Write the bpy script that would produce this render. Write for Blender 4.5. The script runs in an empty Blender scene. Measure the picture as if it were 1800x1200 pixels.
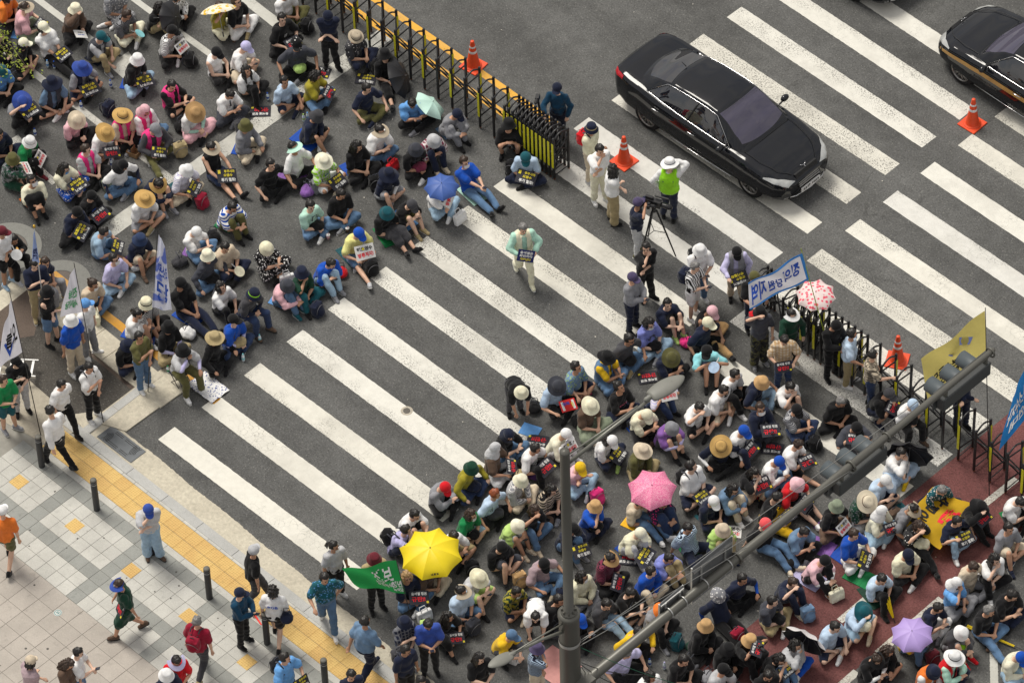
import bpy, bmesh, math, random
import numpy as np
from mathutils import Vector, Matrix, Euler

R = math.radians
random.seed(7)
SC = bpy.context.scene
COL = SC.collection

# ---------------------------------------------------------------- camera, sky, sun, exposure
CAM = Vector((55.66058486, -43.06473378, 79.51739631))
C_D = Vector((-0.48659184, 0.4639097, -0.74028114)).normalized()
C_R = Vector((0.70901759, 0.704769, -0.02438668)).normalized()
C_U = C_R.cross(C_D).normalized()
F_PX = 9190.54                      # focal length in pixels of the 1800 px wide photograph

cd = bpy.data.cameras.new('camera')
cd.sensor_width = 36.0
cd.lens = F_PX / 1800.0 * 36.0
cd.clip_start = 1.0
cd.clip_end = 600.0
cam = bpy.data.objects.new('camera', cd)
cam.matrix_world = Matrix(((C_R.x, C_U.x, -C_D.x, CAM.x), (C_R.y, C_U.y, -C_D.y, CAM.y), (C_R.z, C_U.z, -C_D.z, CAM.z), (0, 0, 0, 1)))
COL.objects.link(cam)
SC.camera = cam

SUN_EL, SUN_AZ = 60.0, 176.0         # azimuth measured from +X towards +Y: the light comes from the upper left of the picture
w = bpy.data.worlds.new('World')
SC.world = w
w.use_nodes = True
nt = w.node_tree
nt.nodes.clear()
wo = nt.nodes.new('ShaderNodeOutputWorld')
bg = nt.nodes.new('ShaderNodeBackground')
sky = nt.nodes.new('ShaderNodeTexSky')
sky.sky_type = 'NISHITA'
sky.sun_disc = False
sky.sun_elevation = R(SUN_EL)
sky.sun_rotation = R(90 - SUN_AZ)
sky.air_density = 1.0
sky.dust_density = 3.0
tc = nt.nodes.new('ShaderNodeTexCoord')
mp = nt.nodes.new('ShaderNodeMapping'); mp.inputs['Scale'].default_value = (1, 1, 1.8)
nz = nt.nodes.new('ShaderNodeTexNoise'); nz.inputs['Scale'].default_value = 5.5; nz.inputs['Detail'].default_value = 7; nz.inputs['Roughness'].default_value = .6
rp = nt.nodes.new('ShaderNodeValToRGB')
rp.color_ramp.elements[0].position = .34; rp.color_ramp.elements[0].color = (.35, .35, .35, 1)
rp.color_ramp.elements[1].position = .60; rp.color_ramp.elements[1].color = (1, 1, 1, 1)
mx = nt.nodes.new('ShaderNodeMix'); mx.data_type = 'RGBA'
cl = nt.nodes.new('ShaderNodeRGB'); cl.outputs[0].default_value = (8.2, 7.9, 7.5, 1)
nt.links.new(tc.outputs['Generated'], mp.inputs['Vector'])
nt.links.new(mp.outputs[0], nz.inputs['Vector'])
nt.links.new(nz.outputs['Fac'], rp.inputs[0])
nt.links.new(rp.outputs[0], mx.inputs[0])
nt.links.new(sky.outputs[0], mx.inputs[6])
nt.links.new(cl.outputs[0], mx.inputs[7])
nt.links.new(mx.outputs[2], bg.inputs['Color'])
bg.inputs['Strength'].default_value = 0.086
nt.links.new(bg.outputs[0], wo.inputs[0])

sl = bpy.data.lights.new('sun', 'SUN')
sl.energy = 3.2
sl.angle = R(24)
sl.color = (1.0, .95, .86)
so = bpy.data.objects.new('sun', sl)
sd = Vector((math.cos(R(SUN_EL)) * math.cos(R(SUN_AZ)), math.cos(R(SUN_EL)) * math.sin(R(SUN_AZ)), math.sin(R(SUN_EL))))
so.rotation_euler = sd.to_track_quat('Z', 'Y').to_euler()
so.location = (0, 0, 60)
COL.objects.link(so)
SC.view_settings.view_transform = 'Standard'
SC.view_settings.look = 'None'
SC.view_settings.exposure = 0.0
SC.view_settings.gamma = 1.0
SC.view_settings.use_curve_mapping = False


# ---------------------------------------------------------------- helpers
def G(px, py, z=0.0):
    """point of the real place at height z that the photograph shows at pixel (px, py)"""
    v = C_D * F_PX + C_R * (px - 900) - C_U * (py - 600)
    return CAM + v * ((z - CAM.z) / v.z)


def PX(p):
    v = Vector(p) - CAM
    z = v.dot(C_D)
    return 900 + F_PX * v.dot(C_R) / z, 600 - F_PX * v.dot(C_U) / z


def lin(h):
    return tuple(((c / 255) / 12.92 if c <= 10 else (((c / 255) + .055) / 1.055) ** 2.4) for c in h)


def tag(o, label=None, cat=None, group=None, kind=None):
    if label: o['label'] = label
    if cat: o['category'] = cat
    if group: o['group'] = group
    if kind: o['kind'] = kind
    return o


def obj(name, me, mat=None, parent=None, loc=None, rot=None):
    """link mesh data me as an object; the material sits on the object so that meshes can be shared"""
    o = bpy.data.objects.new(name, me)
    COL.objects.link(o)
    if mat is not None:
        if len(me.materials) == 0: me.materials.append(None)
        o.material_slots[0].link = 'OBJECT'
        o.material_slots[0].material = mat
    if parent is not None: o.parent = parent
    if loc is not None: o.location = loc
    if rot is not None: o.rotation_euler = rot
    return o


def empty(name, loc=(0, 0, 0), rz=0.0):
    o = bpy.data.objects.new(name, None)
    o.empty_display_size = .1
    COL.objects.link(o)
    o.location = loc
    o.rotation_euler = (0, 0, rz)
    return o


class MB:
    """collects vertices and faces"""
    def __init__(self): self.v = []; self.f = []

    def add(self, vs, fs):
        n = len(self.v)
        self.v += [tuple(p) for p in vs]
        self.f += [tuple(i + n for i in q) for q in fs]
        return self

    def box(self, c, s, m=None):
        x, y, z = s[0] / 2, s[1] / 2, s[2] / 2
        vs = [Vector((a * x, b * y, d * z)) for d in (-1, 1) for b in (-1, 1) for a in (-1, 1)]
        if m is not None: vs = [m @ p for p in vs]
        vs = [p + Vector(c) for p in vs]
        return self.add(vs, [(0, 2, 3, 1), (4, 5, 7, 6), (0, 1, 5, 4), (2, 6, 7, 3), (0, 4, 6, 2), (1, 3, 7, 5)])

    def cap(self, a, b, ra, rb, n=9, hemi=2):
        """tapered capsule from a to b"""
        a = Vector(a); b = Vector(b); d = b - a
        L = d.length
        d = d / L if L > 1e-6 else Vector((0, 0, 1))
        u = d.orthogonal().normalized(); w_ = d.cross(u)
        rings = []
        for i in range(hemi):
            t = -math.pi / 2 + (i + .35) / hemi * (math.pi / 2)
            rings.append((a + d * (ra * math.sin(t)), ra * math.cos(t)))
        rings.append((a, ra)); rings.append((b, rb))
        for i in range(hemi):
            t = (i + .65) / hemi * (math.pi / 2)
            rings.append((b + d * (rb * math.sin(t)), rb * math.cos(t)))
        return self.rings([[c + (u * math.cos(2 * math.pi * k / n) + w_ * math.sin(2 * math.pi * k / n)) * r for k in range(n)] for c, r in rings])

    def rings(self, rs, close=True):
        n = len(rs[0]); vs = []; fs = []
        for r_ in rs: vs += list(r_)
        for i in range(len(rs) - 1):
            for k in range(n):
                k2 = (k + 1) % n
                fs.append((i * n + k, i * n + k2, (i + 1) * n + k2, (i + 1) * n + k))
        if close:
            fs.append(tuple(range(n - 1, -1, -1)))
            fs.append(tuple((len(rs) - 1) * n + k for k in range(n)))
        return self.add(vs, fs)

    def tube(self, pts, r, n=8, close=True):
        pts = [Vector(p) for p in pts]
        rs = []
        rr = r if isinstance(r, (list, tuple)) else [r] * len(pts)
        t0 = (pts[1] - pts[0]).normalized()
        u = t0.orthogonal().normalized()
        for i, p in enumerate(pts):
            t = ((pts[min(i + 1, len(pts) - 1)] - p).normalized() + (p - pts[max(i - 1, 0)]).normalized())
            t = t.normalized() if t.length > 1e-6 else t0
            u = (u - t * u.dot(t)).normalized()
            w_ = t.cross(u)
            rs.append([p + (u * math.cos(2 * math.pi * k / n) + w_ * math.sin(2 * math.pi * k / n)) * rr[i] for k in range(n)])
        return self.rings(rs, close)

    def ell(self, c, r, n=14, m=9, rot=None):
        rs = []
        for i in range(1, m):
            t = math.pi * i / m
            ring = [Vector((r[0] * math.sin(t) * math.cos(2 * math.pi * k / n), r[1] * math.sin(t) * math.sin(2 * math.pi * k / n), -r[2] * math.cos(t))) for k in range(n)]
            if rot is not None: ring = [rot @ p for p in ring]
            rs.append([p + Vector(c) for p in ring])
        return self.rings(rs)

    def lathe(self, prof, n=20, c=(0, 0, 0), close=False, sx=1.0):
        """prof: list of (radius, z)"""
        rs = [[(c[0] + r_ * sx * math.cos(2 * math.pi * k / n), c[1] + r_ * math.sin(2 * math.pi * k / n), c[2] + z_) for k in range(n)] for r_, z_ in prof]
        return self.rings(rs, close)

    def quadpatch(self, fn, nu, nv):
        vs = [fn(i / nu, j / nv) for j in range(nv + 1) for i in range(nu + 1)]
        fs = [(j * (nu + 1) + i, j * (nu + 1) + i + 1, (j + 1) * (nu + 1) + i + 1, (j + 1) * (nu + 1) + i) for j in range(nv) for i in range(nu)]
        return self.add(vs, fs)

    def prism(self, poly, z0, z1):
        n = len(poly)
        vs = [(p[0], p[1], z0) for p in poly] + [(p[0], p[1], z1) for p in poly]
        fs = [tuple(range(n - 1, -1, -1)), tuple(range(n, 2 * n))] + [(i, (i + 1) % n, (i + 1) % n + n, i + n) for i in range(n)]
        return self.add(vs, fs)

    def mesh(self, name='part', smooth=False):
        me = bpy.data.meshes.new(name)
        me.from_pydata(self.v, [], self.f)
        me.update()
        if smooth: me.polygons.foreach_set('use_smooth', [True] * len(me.polygons))
        return me

    def build(self, name, mat=None, parent=None, smooth=False, loc=None, rot=None):
        return obj(name, self.mesh(name, smooth), mat, parent, loc, rot)


def bevel_mesh(me, wd, seg=1):
    bm = bmesh.new(); bm.from_mesh(me)
    bmesh.ops.bevel(bm, geom=[e for e in bm.edges if e.is_manifold and e.calc_face_angle(0) > .5], offset=wd, segments=seg, affect='EDGES')
    bm.to_mesh(me); bm.free()
    return me


BENCH = bpy.data.scenes.new('bench')          # scratch scene: modifiers are evaluated here, it is removed at the end


def eval_mesh(o):
    vl = BENCH.view_layers[0]
    vl.update()
    return bpy.data.meshes.new_from_object(o.evaluated_get(vl.depsgraph))


def evaluated(me, mods):
    o = bpy.data.objects.new('tmp', me)
    BENCH.collection.objects.link(o)
    for ty, kw in mods:
        m = o.modifiers.new('m', ty)
        for k, v in kw.items(): setattr(m, k, v)
    r_ = eval_mesh(o)
    bpy.data.objects.remove(o)
    return r_


def remesh(mb, vox, amp=0.0, freq=14.0, smooth=2, seed=0, name='part', dec=0.0):
    """fuse overlapping closed shells into one continuous surface; amp adds folds"""
    me = mb.mesh('src')
    r_ = evaluated(me, [('REMESH', dict(mode='VOXEL', voxel_size=vox, use_smooth_shade=True)), ('SMOOTH', dict(factor=.5, iterations=smooth))] + ([('DECIMATE', dict(ratio=dec))] if dec else []))
    bpy.data.meshes.remove(me)
    r_.name = name
    if amp > 0:
        n = len(r_.vertices)
        co = np.empty(n * 3, 'f'); no = np.empty(n * 3, 'f')
        r_.vertices.foreach_get('co', co); r_.vertex_normals.foreach_get('vector', no)
        co = co.reshape(-1, 3); no = no.reshape(-1, 3)
        rs = np.random.RandomState(seed + 11)
        d = np.zeros(n, 'f')
        for k in range(7):
            a = rs.normal(size=3); a /= np.linalg.norm(a)
            b = rs.normal(size=3); b /= np.linalg.norm(b)
            f = freq * rs.uniform(.6, 2.2)
            ph = rs.uniform(0, 6.28)
            d += np.abs(np.sin((co @ a) * f * 1.0 + 1.6 * np.sin((co @ b) * f * .45 + ph))) ** 1.5 / (1 + .25 * k)
        d = (d / 3.2 - .6) * amp
        r_.vertices.foreach_set('co', (co + no * d[:, None]).ravel())
        r_.update()
    return r_


# ---------------------------------------------------------------- materials
def newmat(name, rough=.8, spec=.3):
    m = bpy.data.materials.new(name)
    m.use_nodes = True
    nt = m.node_tree
    b = nt.nodes['Principled BSDF']
    b.inputs['Roughness'].default_value = rough
    b.inputs['Specular IOR Level'].default_value = spec
    return m, nt, b


def N(nt, ty, **kw):
    n = nt.nodes.new(ty)
    for k, v in kw.items():
        if k in n.inputs.keys() if hasattr(n.inputs, 'keys') else False: n.inputs[k].default_value = v
        else:
            try: setattr(n, k, v)
            except Exception: n.inputs[k].default_value = v
    return n


def noise(nt, scale, detail=3, rough=.5, vec=None, obj_co=True):
    n = nt.nodes.new('ShaderNodeTexNoise')
    n.inputs['Scale'].default_value = scale; n.inputs['Detail'].default_value = detail; n.inputs['Roughness'].default_value = rough
    if vec is None:
        t = nt.nodes.new('ShaderNodeTexCoord'); vec = t.outputs['Object' if obj_co else 'Generated']
    nt.links.new(vec, n.inputs['Vector'])
    return n


def ramp(nt, src, stops):
    r_ = nt.nodes.new('ShaderNodeValToRGB')
    el = r_.color_ramp.elements
    while len(el) > len(stops): el.remove(el[-1])
    while len(el) < len(stops): el.new(.5)
    for e, (p, c) in zip(el, stops):
        e.position = p; e.color = (c[0], c[1], c[2], 1) if not isinstance(c, (int, float)) else (c, c, c, 1)
    nt.links.new(src, r_.inputs[0])
    return r_


def mixc(nt, fac, a, b, mode='MIX'):
    m = nt.nodes.new('ShaderNodeMix'); m.data_type = 'RGBA'; m.blend_type = mode
    for s, i in ((fac, 0), (a, 6), (b, 7)):
        if hasattr(s, 'is_linked') or isinstance(s, bpy.types.NodeSocket): nt.links.new(s, m.inputs[i])
        elif i == 0: m.inputs[0].default_value = s
        else: m.inputs[i].default_value = (s[0], s[1], s[2], 1)
    return m.outputs[2]


def bump(nt, b, h, strength=.3, dist=.01):
    n = nt.nodes.new('ShaderNodeBump')
    n.inputs['Strength'].default_value = strength; n.inputs['Distance'].default_value = dist
    nt.links.new(h, n.inputs['Height']); nt.links.new(n.outputs[0], b.inputs['Normal'])


_MC = {}


def plain(name, col, rough=.6, spec=.4, metal=0.0, var=.12, sc=6.0):
    k = ('plain', name)
    if k in _MC: return _MC[k]
    m, nt, b = newmat(name, rough, spec)
    b.inputs['Metallic'].default_value = metal
    n = noise(nt, sc, 4, .6)
    c0 = tuple(c * (1 - var) for c in col); c1 = tuple(min(1, c * (1 + var)) for c in col)
    r_ = ramp(nt, n.outputs['Fac'], [(.3, c0), (.7, c1)])
    nt.links.new(r_.outputs[0], b.inputs['Base Color'])
    _MC[k] = m
    return m


HEX = dict(white=(234, 232, 230), black=(21, 21, 23), navy=(26, 32, 52), grey=(128, 129, 134), dark_grey=(62, 62, 66), light_grey=(176, 177, 180), beige=(196, 182, 160),
           cream=(226, 214, 190), khaki=(160, 144, 108), olive=(86, 84, 50), brown=(92, 74, 62), blue=(22, 74, 168), sky_blue=(96, 150, 208), pale_blue=(170, 190, 212), denim=(84, 112, 144),
           pale_denim=(142, 168, 190), dark_denim=(40, 54, 84), pink=(216, 50, 122), pale_pink=(218, 172, 180), lilac=(182, 178, 214), lavender=(122, 130, 196), purple=(128, 88, 158), green=(22, 118, 66), dark_green=(22, 58, 44),
           teal=(24, 80, 90), petrol=(18, 58, 84), dusk=(74, 66, 96), mint=(170, 208, 192), lime=(166, 196, 112), aqua=(134, 200, 208), neon_green=(150, 214, 40), yellow=(232, 178, 34), pale_yellow=(212, 208, 132), mustard=(150, 140, 44), orange=(226, 118, 46),
           red=(192, 24, 34), coral=(226, 82, 86), crimson=(140, 22, 48), maroon=(94, 32, 42), straw=(206, 168, 104), tan=(186, 150, 104), charcoal=(58, 60, 68), sage=(128, 138, 118), mauve=(160, 140, 146), royal_blue=(50, 74, 150), burgundy=(112, 44, 66), slate=(98, 124, 152))


def cloth(colname, pat=None, col2=None):
    k = ('cloth', colname, pat, col2)
    if k in _MC: return _MC[k]
    m, nt, b = newmat('cloth_%s' % colname, .9, .15)
    base = lin(HEX[colname]); base = tuple(min(.80, c * 1.10) + .001 for c in base)
    b.inputs['Sheen Weight'].default_value = .15
    t = nt.nodes.new('ShaderNodeTexCoord')
    oi = nt.nodes.new('ShaderNodeObjectInfo')
    n = noise(nt, 9, 5, .65, t.outputs['Object'])
    lo = tuple(c * .80 for c in base); hi = tuple(min(.86, c * 1.16) for c in base)
    c = ramp(nt, n.outputs['Fac'], [(.3, lo), (.72, hi)]).outputs[0]
    c = mixc(nt, .45, c, ramp(nt, oi.outputs['Random'], [(0, .38), (1, .60)]).outputs[0], 'OVERLAY')
    if pat:
        c2 = tuple(x * .88 for x in lin(HEX[col2]))
        if pat in ('stripe', 'vstripe', 'fine'):
            w_ = nt.nodes.new('ShaderNodeTexWave'); w_.wave_type = 'BANDS'; w_.bands_direction = 'Z' if pat != 'vstripe' else 'Y'
            w_.inputs['Scale'].default_value = 5.5 if pat == 'stripe' else (6 if pat == 'vstripe' else 13)
            w_.inputs['Distortion'].default_value = .5
            nt.links.new(t.outputs['Object'], w_.inputs['Vector'])
            f = ramp(nt, w_.outputs['Fac'], [(.55, 0), (.62, 1)]).outputs[0]
            c = mixc(nt, f, c, c2)
        elif pat == 'plaid':
            fs = []
            for d_ in 'YZ':
                w_ = nt.nodes.new('ShaderNodeTexWave'); w_.bands_direction = d_; w_.inputs['Scale'].default_value = 4.5
                nt.links.new(t.outputs['Object'], w_.inputs['Vector'])
                fs.append(ramp(nt, w_.outputs['Fac'], [(.7, 0), (.8, .7)]).outputs[0])
            c = mixc(nt, fs[0], c, c2); c = mixc(nt, fs[1], c, c2)
        elif pat in ('floral', 'dots'):
            v = nt.nodes.new('ShaderNodeTexVoronoi'); v.inputs['Scale'].default_value = 22 if pat == 'floral' else 16
            nt.links.new(t.outputs['Object'], v.inputs['Vector'])
            f = ramp(nt, v.outputs['Distance'], [(.30 if pat == 'floral' else .18, 1), (.36 if pat == 'floral' else .22, 0)]).outputs[0]
            c = mixc(nt, f, c, c2)
        elif pat == 'camo':
            n2 = noise(nt, 13, 2, .5, t.outputs['Object'])
            f = ramp(nt, n2.outputs['Fac'], [(.5, 0), (.53, 1)]).outputs[0]
            c = mixc(nt, f, c, c2)
            n3 = noise(nt, 19, 2, .5, t.outputs['Object'])
            f = ramp(nt, n3.outputs['Fac'], [(.60, 0), (.62, 1)]).outputs[0]
            c = mixc(nt, f, c, (.03, .03, .03))
    nt.links.new(c, b.inputs['Base Color'])
    bump(nt, b, noise(nt, 60, 2, .5, t.outputs['Object']).outputs['Fac'], .25, .004)
    _MC[k] = m
    return m


def skin(i):
    k = ('skin', i)
    if k in _MC: return _MC[k]
    tones = [(.62, .37, .25), (.54, .30, .195), (.66, .41, .29), (.45, .245, .155), (.70, .46, .34)]
    m, nt, b = newmat('skin', .55, .35)
    c = tones[i % 5]
    n = noise(nt, 12, 3)
    nt.links.new(ramp(nt, n.outputs['Fac'], [(.3, tuple(x * .86 for x in c)), (.7, tuple(x * 1.08 for x in c))]).outputs[0], b.inputs['Base Color'])
    b.inputs['Subsurface Weight'].default_value = 0.0
    _MC[k] = m
    return m


def hairmat(c):
    cc = dict(black=(.012, .010, .009), brown=(.035, .02, .013), grey=(.16, .155, .15), red=(.24, .06, .02), blond=(.32, .2, .09))[c]
    k = ('hair', c)
    if k in _MC: return _MC[k]
    m, nt, b = newmat('hair_' + c, .42, .5)
    n = noise(nt, 40, 4, .7)
    nt.links.new(ramp(nt, n.outputs['Fac'], [(.3, tuple(x * .6 for x in cc)), (.7, tuple(x * 1.6 for x in cc))]).outputs[0], b.inputs['Base Color'])
    bump(nt, b, n.outputs['Fac'], .5, .01)
    _MC[k] = m
    return m


# ---------------------------------------------------------------- people: poses
V = Vector
LEGS = {
    # pelvis, lean low, lean high, (knee L, ankle L, toe dir L), (knee R, ankle R, toe dir R)
    'cross': (V((0, 0, .12)), 4, 22, (V((.27, .34, .13)), V((.37, -.05, .075)), V((.35, -.9, -.1))), (V((.26, -.35, .13)), V((.22, .09, .065)), V((.3, .9, -.1)))),
    'lotus': (V((0, 0, .12)), -4, 10, (V((.30, .32, .17)), V((.40, -.08, .075)), V((.3, -.9, 0))), (V((.30, -.33, .16)), V((.24, .06, .065)), V((.3, .9, 0)))),
    'hug': (V((0, 0, .11)), 12, 30, (V((.34, .12, .43)), V((.50, .10, .075)), V((1, .15, -.1))), (V((.34, -.11, .44)), V((.52, -.09, .075)), V((1, -.1, -.1)))),
    'out': (V((0, 0, .11)), -2, 22, (V((.40, .12, .24)), V((.77, .10, .075)), V((.6, .3, .6))), (V((.40, -.12, .22)), V((.78, -.08, .075)), V((.6, -.3, .6)))),
    'far': (V((0, 0, .11)), -22, -4, (V((.43, .12, .16)), V((.84, .03, .08)), V((.4, .3, .8))), (V((.42, -.12, .15)), V((.83, -.14, .075)), V((.4, -.4, .8)))),
    'one': (V((0, 0, .12)), 4, 24, (V((.27, .34, .13)), V((.34, -.05, .075)), V((.4, -.9, 0))), (V((.36, -.16, .40)), V((.50, -.20, .075)), V((1, -.2, -.1)))),
    'ext': (V((0, 0, .12)), 0, 20, (V((.28, .32, .13)), V((.34, -.08, .07)), V((.4, -.9, 0))), (V((.42, -.14, .14)), V((.83, -.20, .075)), V((.6, -.3, .6)))),
    'side': (V((0, 0, .12)), 0, 16, (V((.38, .18, .13)), V((.34, -.20, .07)), V((.0, -1, 0))), (V((.38, -.04, .12)), V((.16, -.38, .06)), V((-.4, -.9, 0)))),
    'stool': (V((0, 0, .42)), 14, 30, (V((.42, .15, .46)), V((.46, .15, .08)), V((1, .15, 0))), (V((.41, -.16, .46)), V((.42, -.18, .08)), V((1, -.2, 0)))),
    'squat': (V((0, 0, .26)), 22, 34, (V((.38, .17, .46)), V((.20, .15, .08)), V((1, .2, 0))), (V((.38, -.17, .46)), V((.20, -.15, .08)), V((1, -.2, 0)))),
    'stand': (V((0, 0, .93)), 0, 4, (V((.03, .10, .50)), V((.0, .12, .085)), V((1, .2, 0))), (V((.03, -.10, .50)), V((.02, -.12, .085)), V((1, -.2, 0)))),
    'relax': (V((0, .02, .92)), 0, 6, (V((.07, .11, .50)), V((.06, .16, .085)), V((1, .5, 0))), (V((.0, -.08, .49)), V((-.03, -.08, .085)), V((1, -.15, 0)))),
    'walk': (V((0, 0, .90)), 3, 8, (V((.20, .09, .50)), V((.30, .09, .095)), V((1, .05, .15))), (V((.03, -.09, .47)), V((-.30, -.09, .15)), V((1, 0, -.55)))),
    'bend': (V((-.05, 0, .86)), 62, 78, (V((.02, .10, .48)), V((.0, .12, .085)), V((1, .2, 0))), (V((.02, -.10, .48)), V((.02, -.14, .085)), V((1, -.2, 0)))),
}
HEADS = {'f': (0, 0), 'l': (32, 2), 'r': (-32, 2), 'd': (0, 15), 'D': (4, 34), 'u': (4, -14), 'L': (55, 0), 'R': (-55, 0), 'e': (24, 13), 'w': (-24, 13)}


def dirx(a): return V((math.sin(R(a)), 0, math.cos(R(a))))


def ik(s, h, l1, l2, pole):
    d = h - s
    L = d.length
    if L > (l1 + l2) * .995:
        h = s + d * ((l1 + l2) * .995 / L); d = h - s; L = d.length
    n = d / L
    a = (l1 * l1 - l2 * l2 + L * L) / (2 * L)
    hh = math.sqrt(max(l1 * l1 - a * a, 0))
    p = pole - n * pole.dot(n)
    p = p.normalized() if p.length > 1e-5 else V((0, 0, -1))
    return s + n * a + p * hh, h


def skeleton(key):
    legs, arms, head, var = key
    P, a1, a2, Lg, Rg = LEGS[legs]
    vy = (0, .030, -.034)[var]; a1 += (0, 6, -5)[var]; a2 += (0, -3, 5)[var]
    if legs in ('cross', 'lotus', 'out', 'hug', 'one', 'ext'):
        Lg = (Lg[0] + V(((0, .02, -.03)[var], (0, -.03, .02)[var], (0, .035, .01)[var])), Lg[1] + V(((0, -.03, .03)[var], 0, 0)), Lg[2]); Rg = (Rg[0] + V(((0, -.03, .02)[var], (0, -.02, .04)[var], (0, .0, .05)[var])), Rg[1] + V(((0, .03, -.02)[var], 0, 0)), Rg[2])
    sit = legs not in ('stand', 'relax', 'walk', 'bend')
    if arms == 'back': a1 -= 16; a2 -= 14
    if sit: a2 -= 7
    if head in 'dDew' and sit: a1 += 3; a2 += 7
    mid = P + dirx(a1) * .21 + V((0, vy * .5, 0))
    top = mid + dirx(a2) * .27 + V((0, vy, 0))
    hy, hp = HEADS[head]; hy += (0, 13, -15)[var]; hp += (0, -7, 5)[var]
    neckdir = dirx(a2 * .5 + hp * .45)
    hc = top + neckdir * .10 + dirx(hp * .8 + a2 * .25) * .085 + V((.012, 0, 0))
    hr = Euler((0, R(hp + a2 * .06), R(hy))).to_matrix()
    side = V((0, 1, 0))
    S = {}
    for s, nm in ((1, 'l'), (-1, 'r')):
        S['sh' + nm] = top - dirx(a2) * .055 + side * (s * .165)
        S['hip' + nm] = P + side * (s * .085) + V((0, 0, -.01))
    kn = {'l': Lg, 'r': Rg}
    ph = legs in ('hug',)
    H = {}
    b = P
    def both(x, y, z): return {'l': V((x, y, z)), 'r': V((x, -y, z))}
    if sit:
        if arms == 'lap': H = both(.50, .03, .36) if ph or legs == 'squat' else both(.30, .05, b.z + .12)
        elif arms == 'knees': H = {'l': Lg[0] + V((.02, 0, .09)), 'r': Rg[0] + V((.02, 0, .09))}
        elif arms == 'feet': H = {'l': V((Lg[1].x, .12, .20)), 'r': V((Rg[1].x + .02, -.10, .20))}
        elif arms == 'phone': H = {'l': V((.36, .05, b.z + .27)), 'r': V((.38, -.02, b.z + .29))}
        elif arms == 'sign': H = {'l': V((.36, .17, b.z + .17)), 'r': V((.36, -.15, b.z + .17))}
        elif arms == 'chin': H = {'l': V((.33, -.04, b.z + .18)), 'r': hc + V((.10, -.03, -.13))}
        elif arms == 'back': H = {'l': V((-.30, .26, .035)), 'r': V((-.27, -.25, .035))}
        elif arms == 'cam': H = {'l': hc + V((.15, .06, -.03)), 'r': hc + V((.15, -.06, -.03))}
        elif arms == 'mic': H = {'l': V((.42, .18, b.z + .16)), 'r': hc + V((.14, -.02, -.11))}
        elif arms == 'up': H = {'l': V((.30, .06, b.z + .14)), 'r': hc + V((.12, -.12, .0))}
        elif arms == 'fold': H = {'l': V((.22, -.12, b.z + .30)), 'r': V((.24, .12, b.z + .27))}
    else:
        z = b.z
        if legs == 'bend': H = both(top.x + .12, .12, .42)
        elif arms == 'side': H = both(.05, .26, z - .10)
        elif arms == 'swing': H = {'l': V((-.16, .25, z - .08)), 'r': V((.22, -.24, z - .02))}
        elif arms == 'fold': H = {'l': V((.20, -.11, z + .14)), 'r': V((.23, .12, z + .10))}
        elif arms == 'up': H = {'l': V((.03, .22, z + .02)), 'r': hc + V((.13, -.08, -.02))}
        elif arms == 'phone': H = {'l': V((.29, .05, z + .17)), 'r': V((.31, -.02, z + .20))}
        elif arms == 'pole': H = {'l': V((.27, .02, z + .12)), 'r': V((.27, -.01, z + .36))}
        elif arms == 'hip': H = {'l': V((.02, .20, z + .03)), 'r': V((.34, -.26, z + .12))}
        elif arms == 'cam': H = {'l': hc + V((.16, .06, -.04)), 'r': hc + V((.16, -.07, -.04))}
        elif arms == 'chin': H = {'l': V((.20, -.12, z + .19)), 'r': hc + V((.10, -.02, -.13))}
        elif arms == 'sign': H = {'l': V((.30, .18, z + .16)), 'r': V((.30, -.17, z + .16))}
        elif arms == 'shade': H = {'l': V((.12, .24, z - .05)), 'r': hc + V((.12, -.09, .03))}
        elif arms == 'reach': H = {'l': V((.16, .24, z - .02)), 'r': V((.42, -.20, z + .22))}
    for nm, s in (('l', 1), ('r', -1)):
        pole = V((-.35, s * .9, -.6)) if arms not in ('back', 'fold') else V((-.6, s * .6, -.3))
        el, hd = ik(S['sh' + nm], H[nm], .275, .245, pole)
        S['el' + nm] = el; S['ha' + nm] = hd
        k, a, t = kn[nm]
        S['kn' + nm] = k; S['an' + nm] = a; S['toe' + nm] = t.normalized()
    S.update(P=P, mid=mid, top=top, hc=hc, hr=hr, a1=a1, a2=a2, sit=sit, nd=neckdir)
    return S


def torso(mb, S, g=0.0, fat=1.0, z0=-.07, open_top=False):
    """torso loft through pelvis, waist, chest and shoulders; g inflates it"""
    P, mid, top = S['P'], S['mid'], S['top']
    d1, d2 = dirx(S['a1']), dirx(S['a2'])
    sec = [(P + d1 * z0, .150, .112), (P + d1 * .03, .166 * fat, .118 * fat), (P + d1 * .12, .146 * fat, .112 * fat), (mid, .148 * fat, .112 * fat),
           (mid + d2 * .10, .160 * fat, .115), (mid + d2 * .19, .166, .106), (mid + d2 * .245, .135, .082), (top + d2 * .005, .07, .06)]
    rs = []
    n = 18
    for i, (c, rx, ry) in enumerate(sec):
        ax = (d1 if i < 3 else d2); fw = V((ax.z, 0, -ax.x))
        c = c - fw * (.015 if i > 3 else 0)
        rs.append([c + V((0, 1, 0)) * ((rx + g) * math.cos(2 * math.pi * k / n)) + fw * ((ry + g) * math.sin(2 * math.pi * k / n)) for k in range(n)])
    mb.rings(rs)


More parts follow.
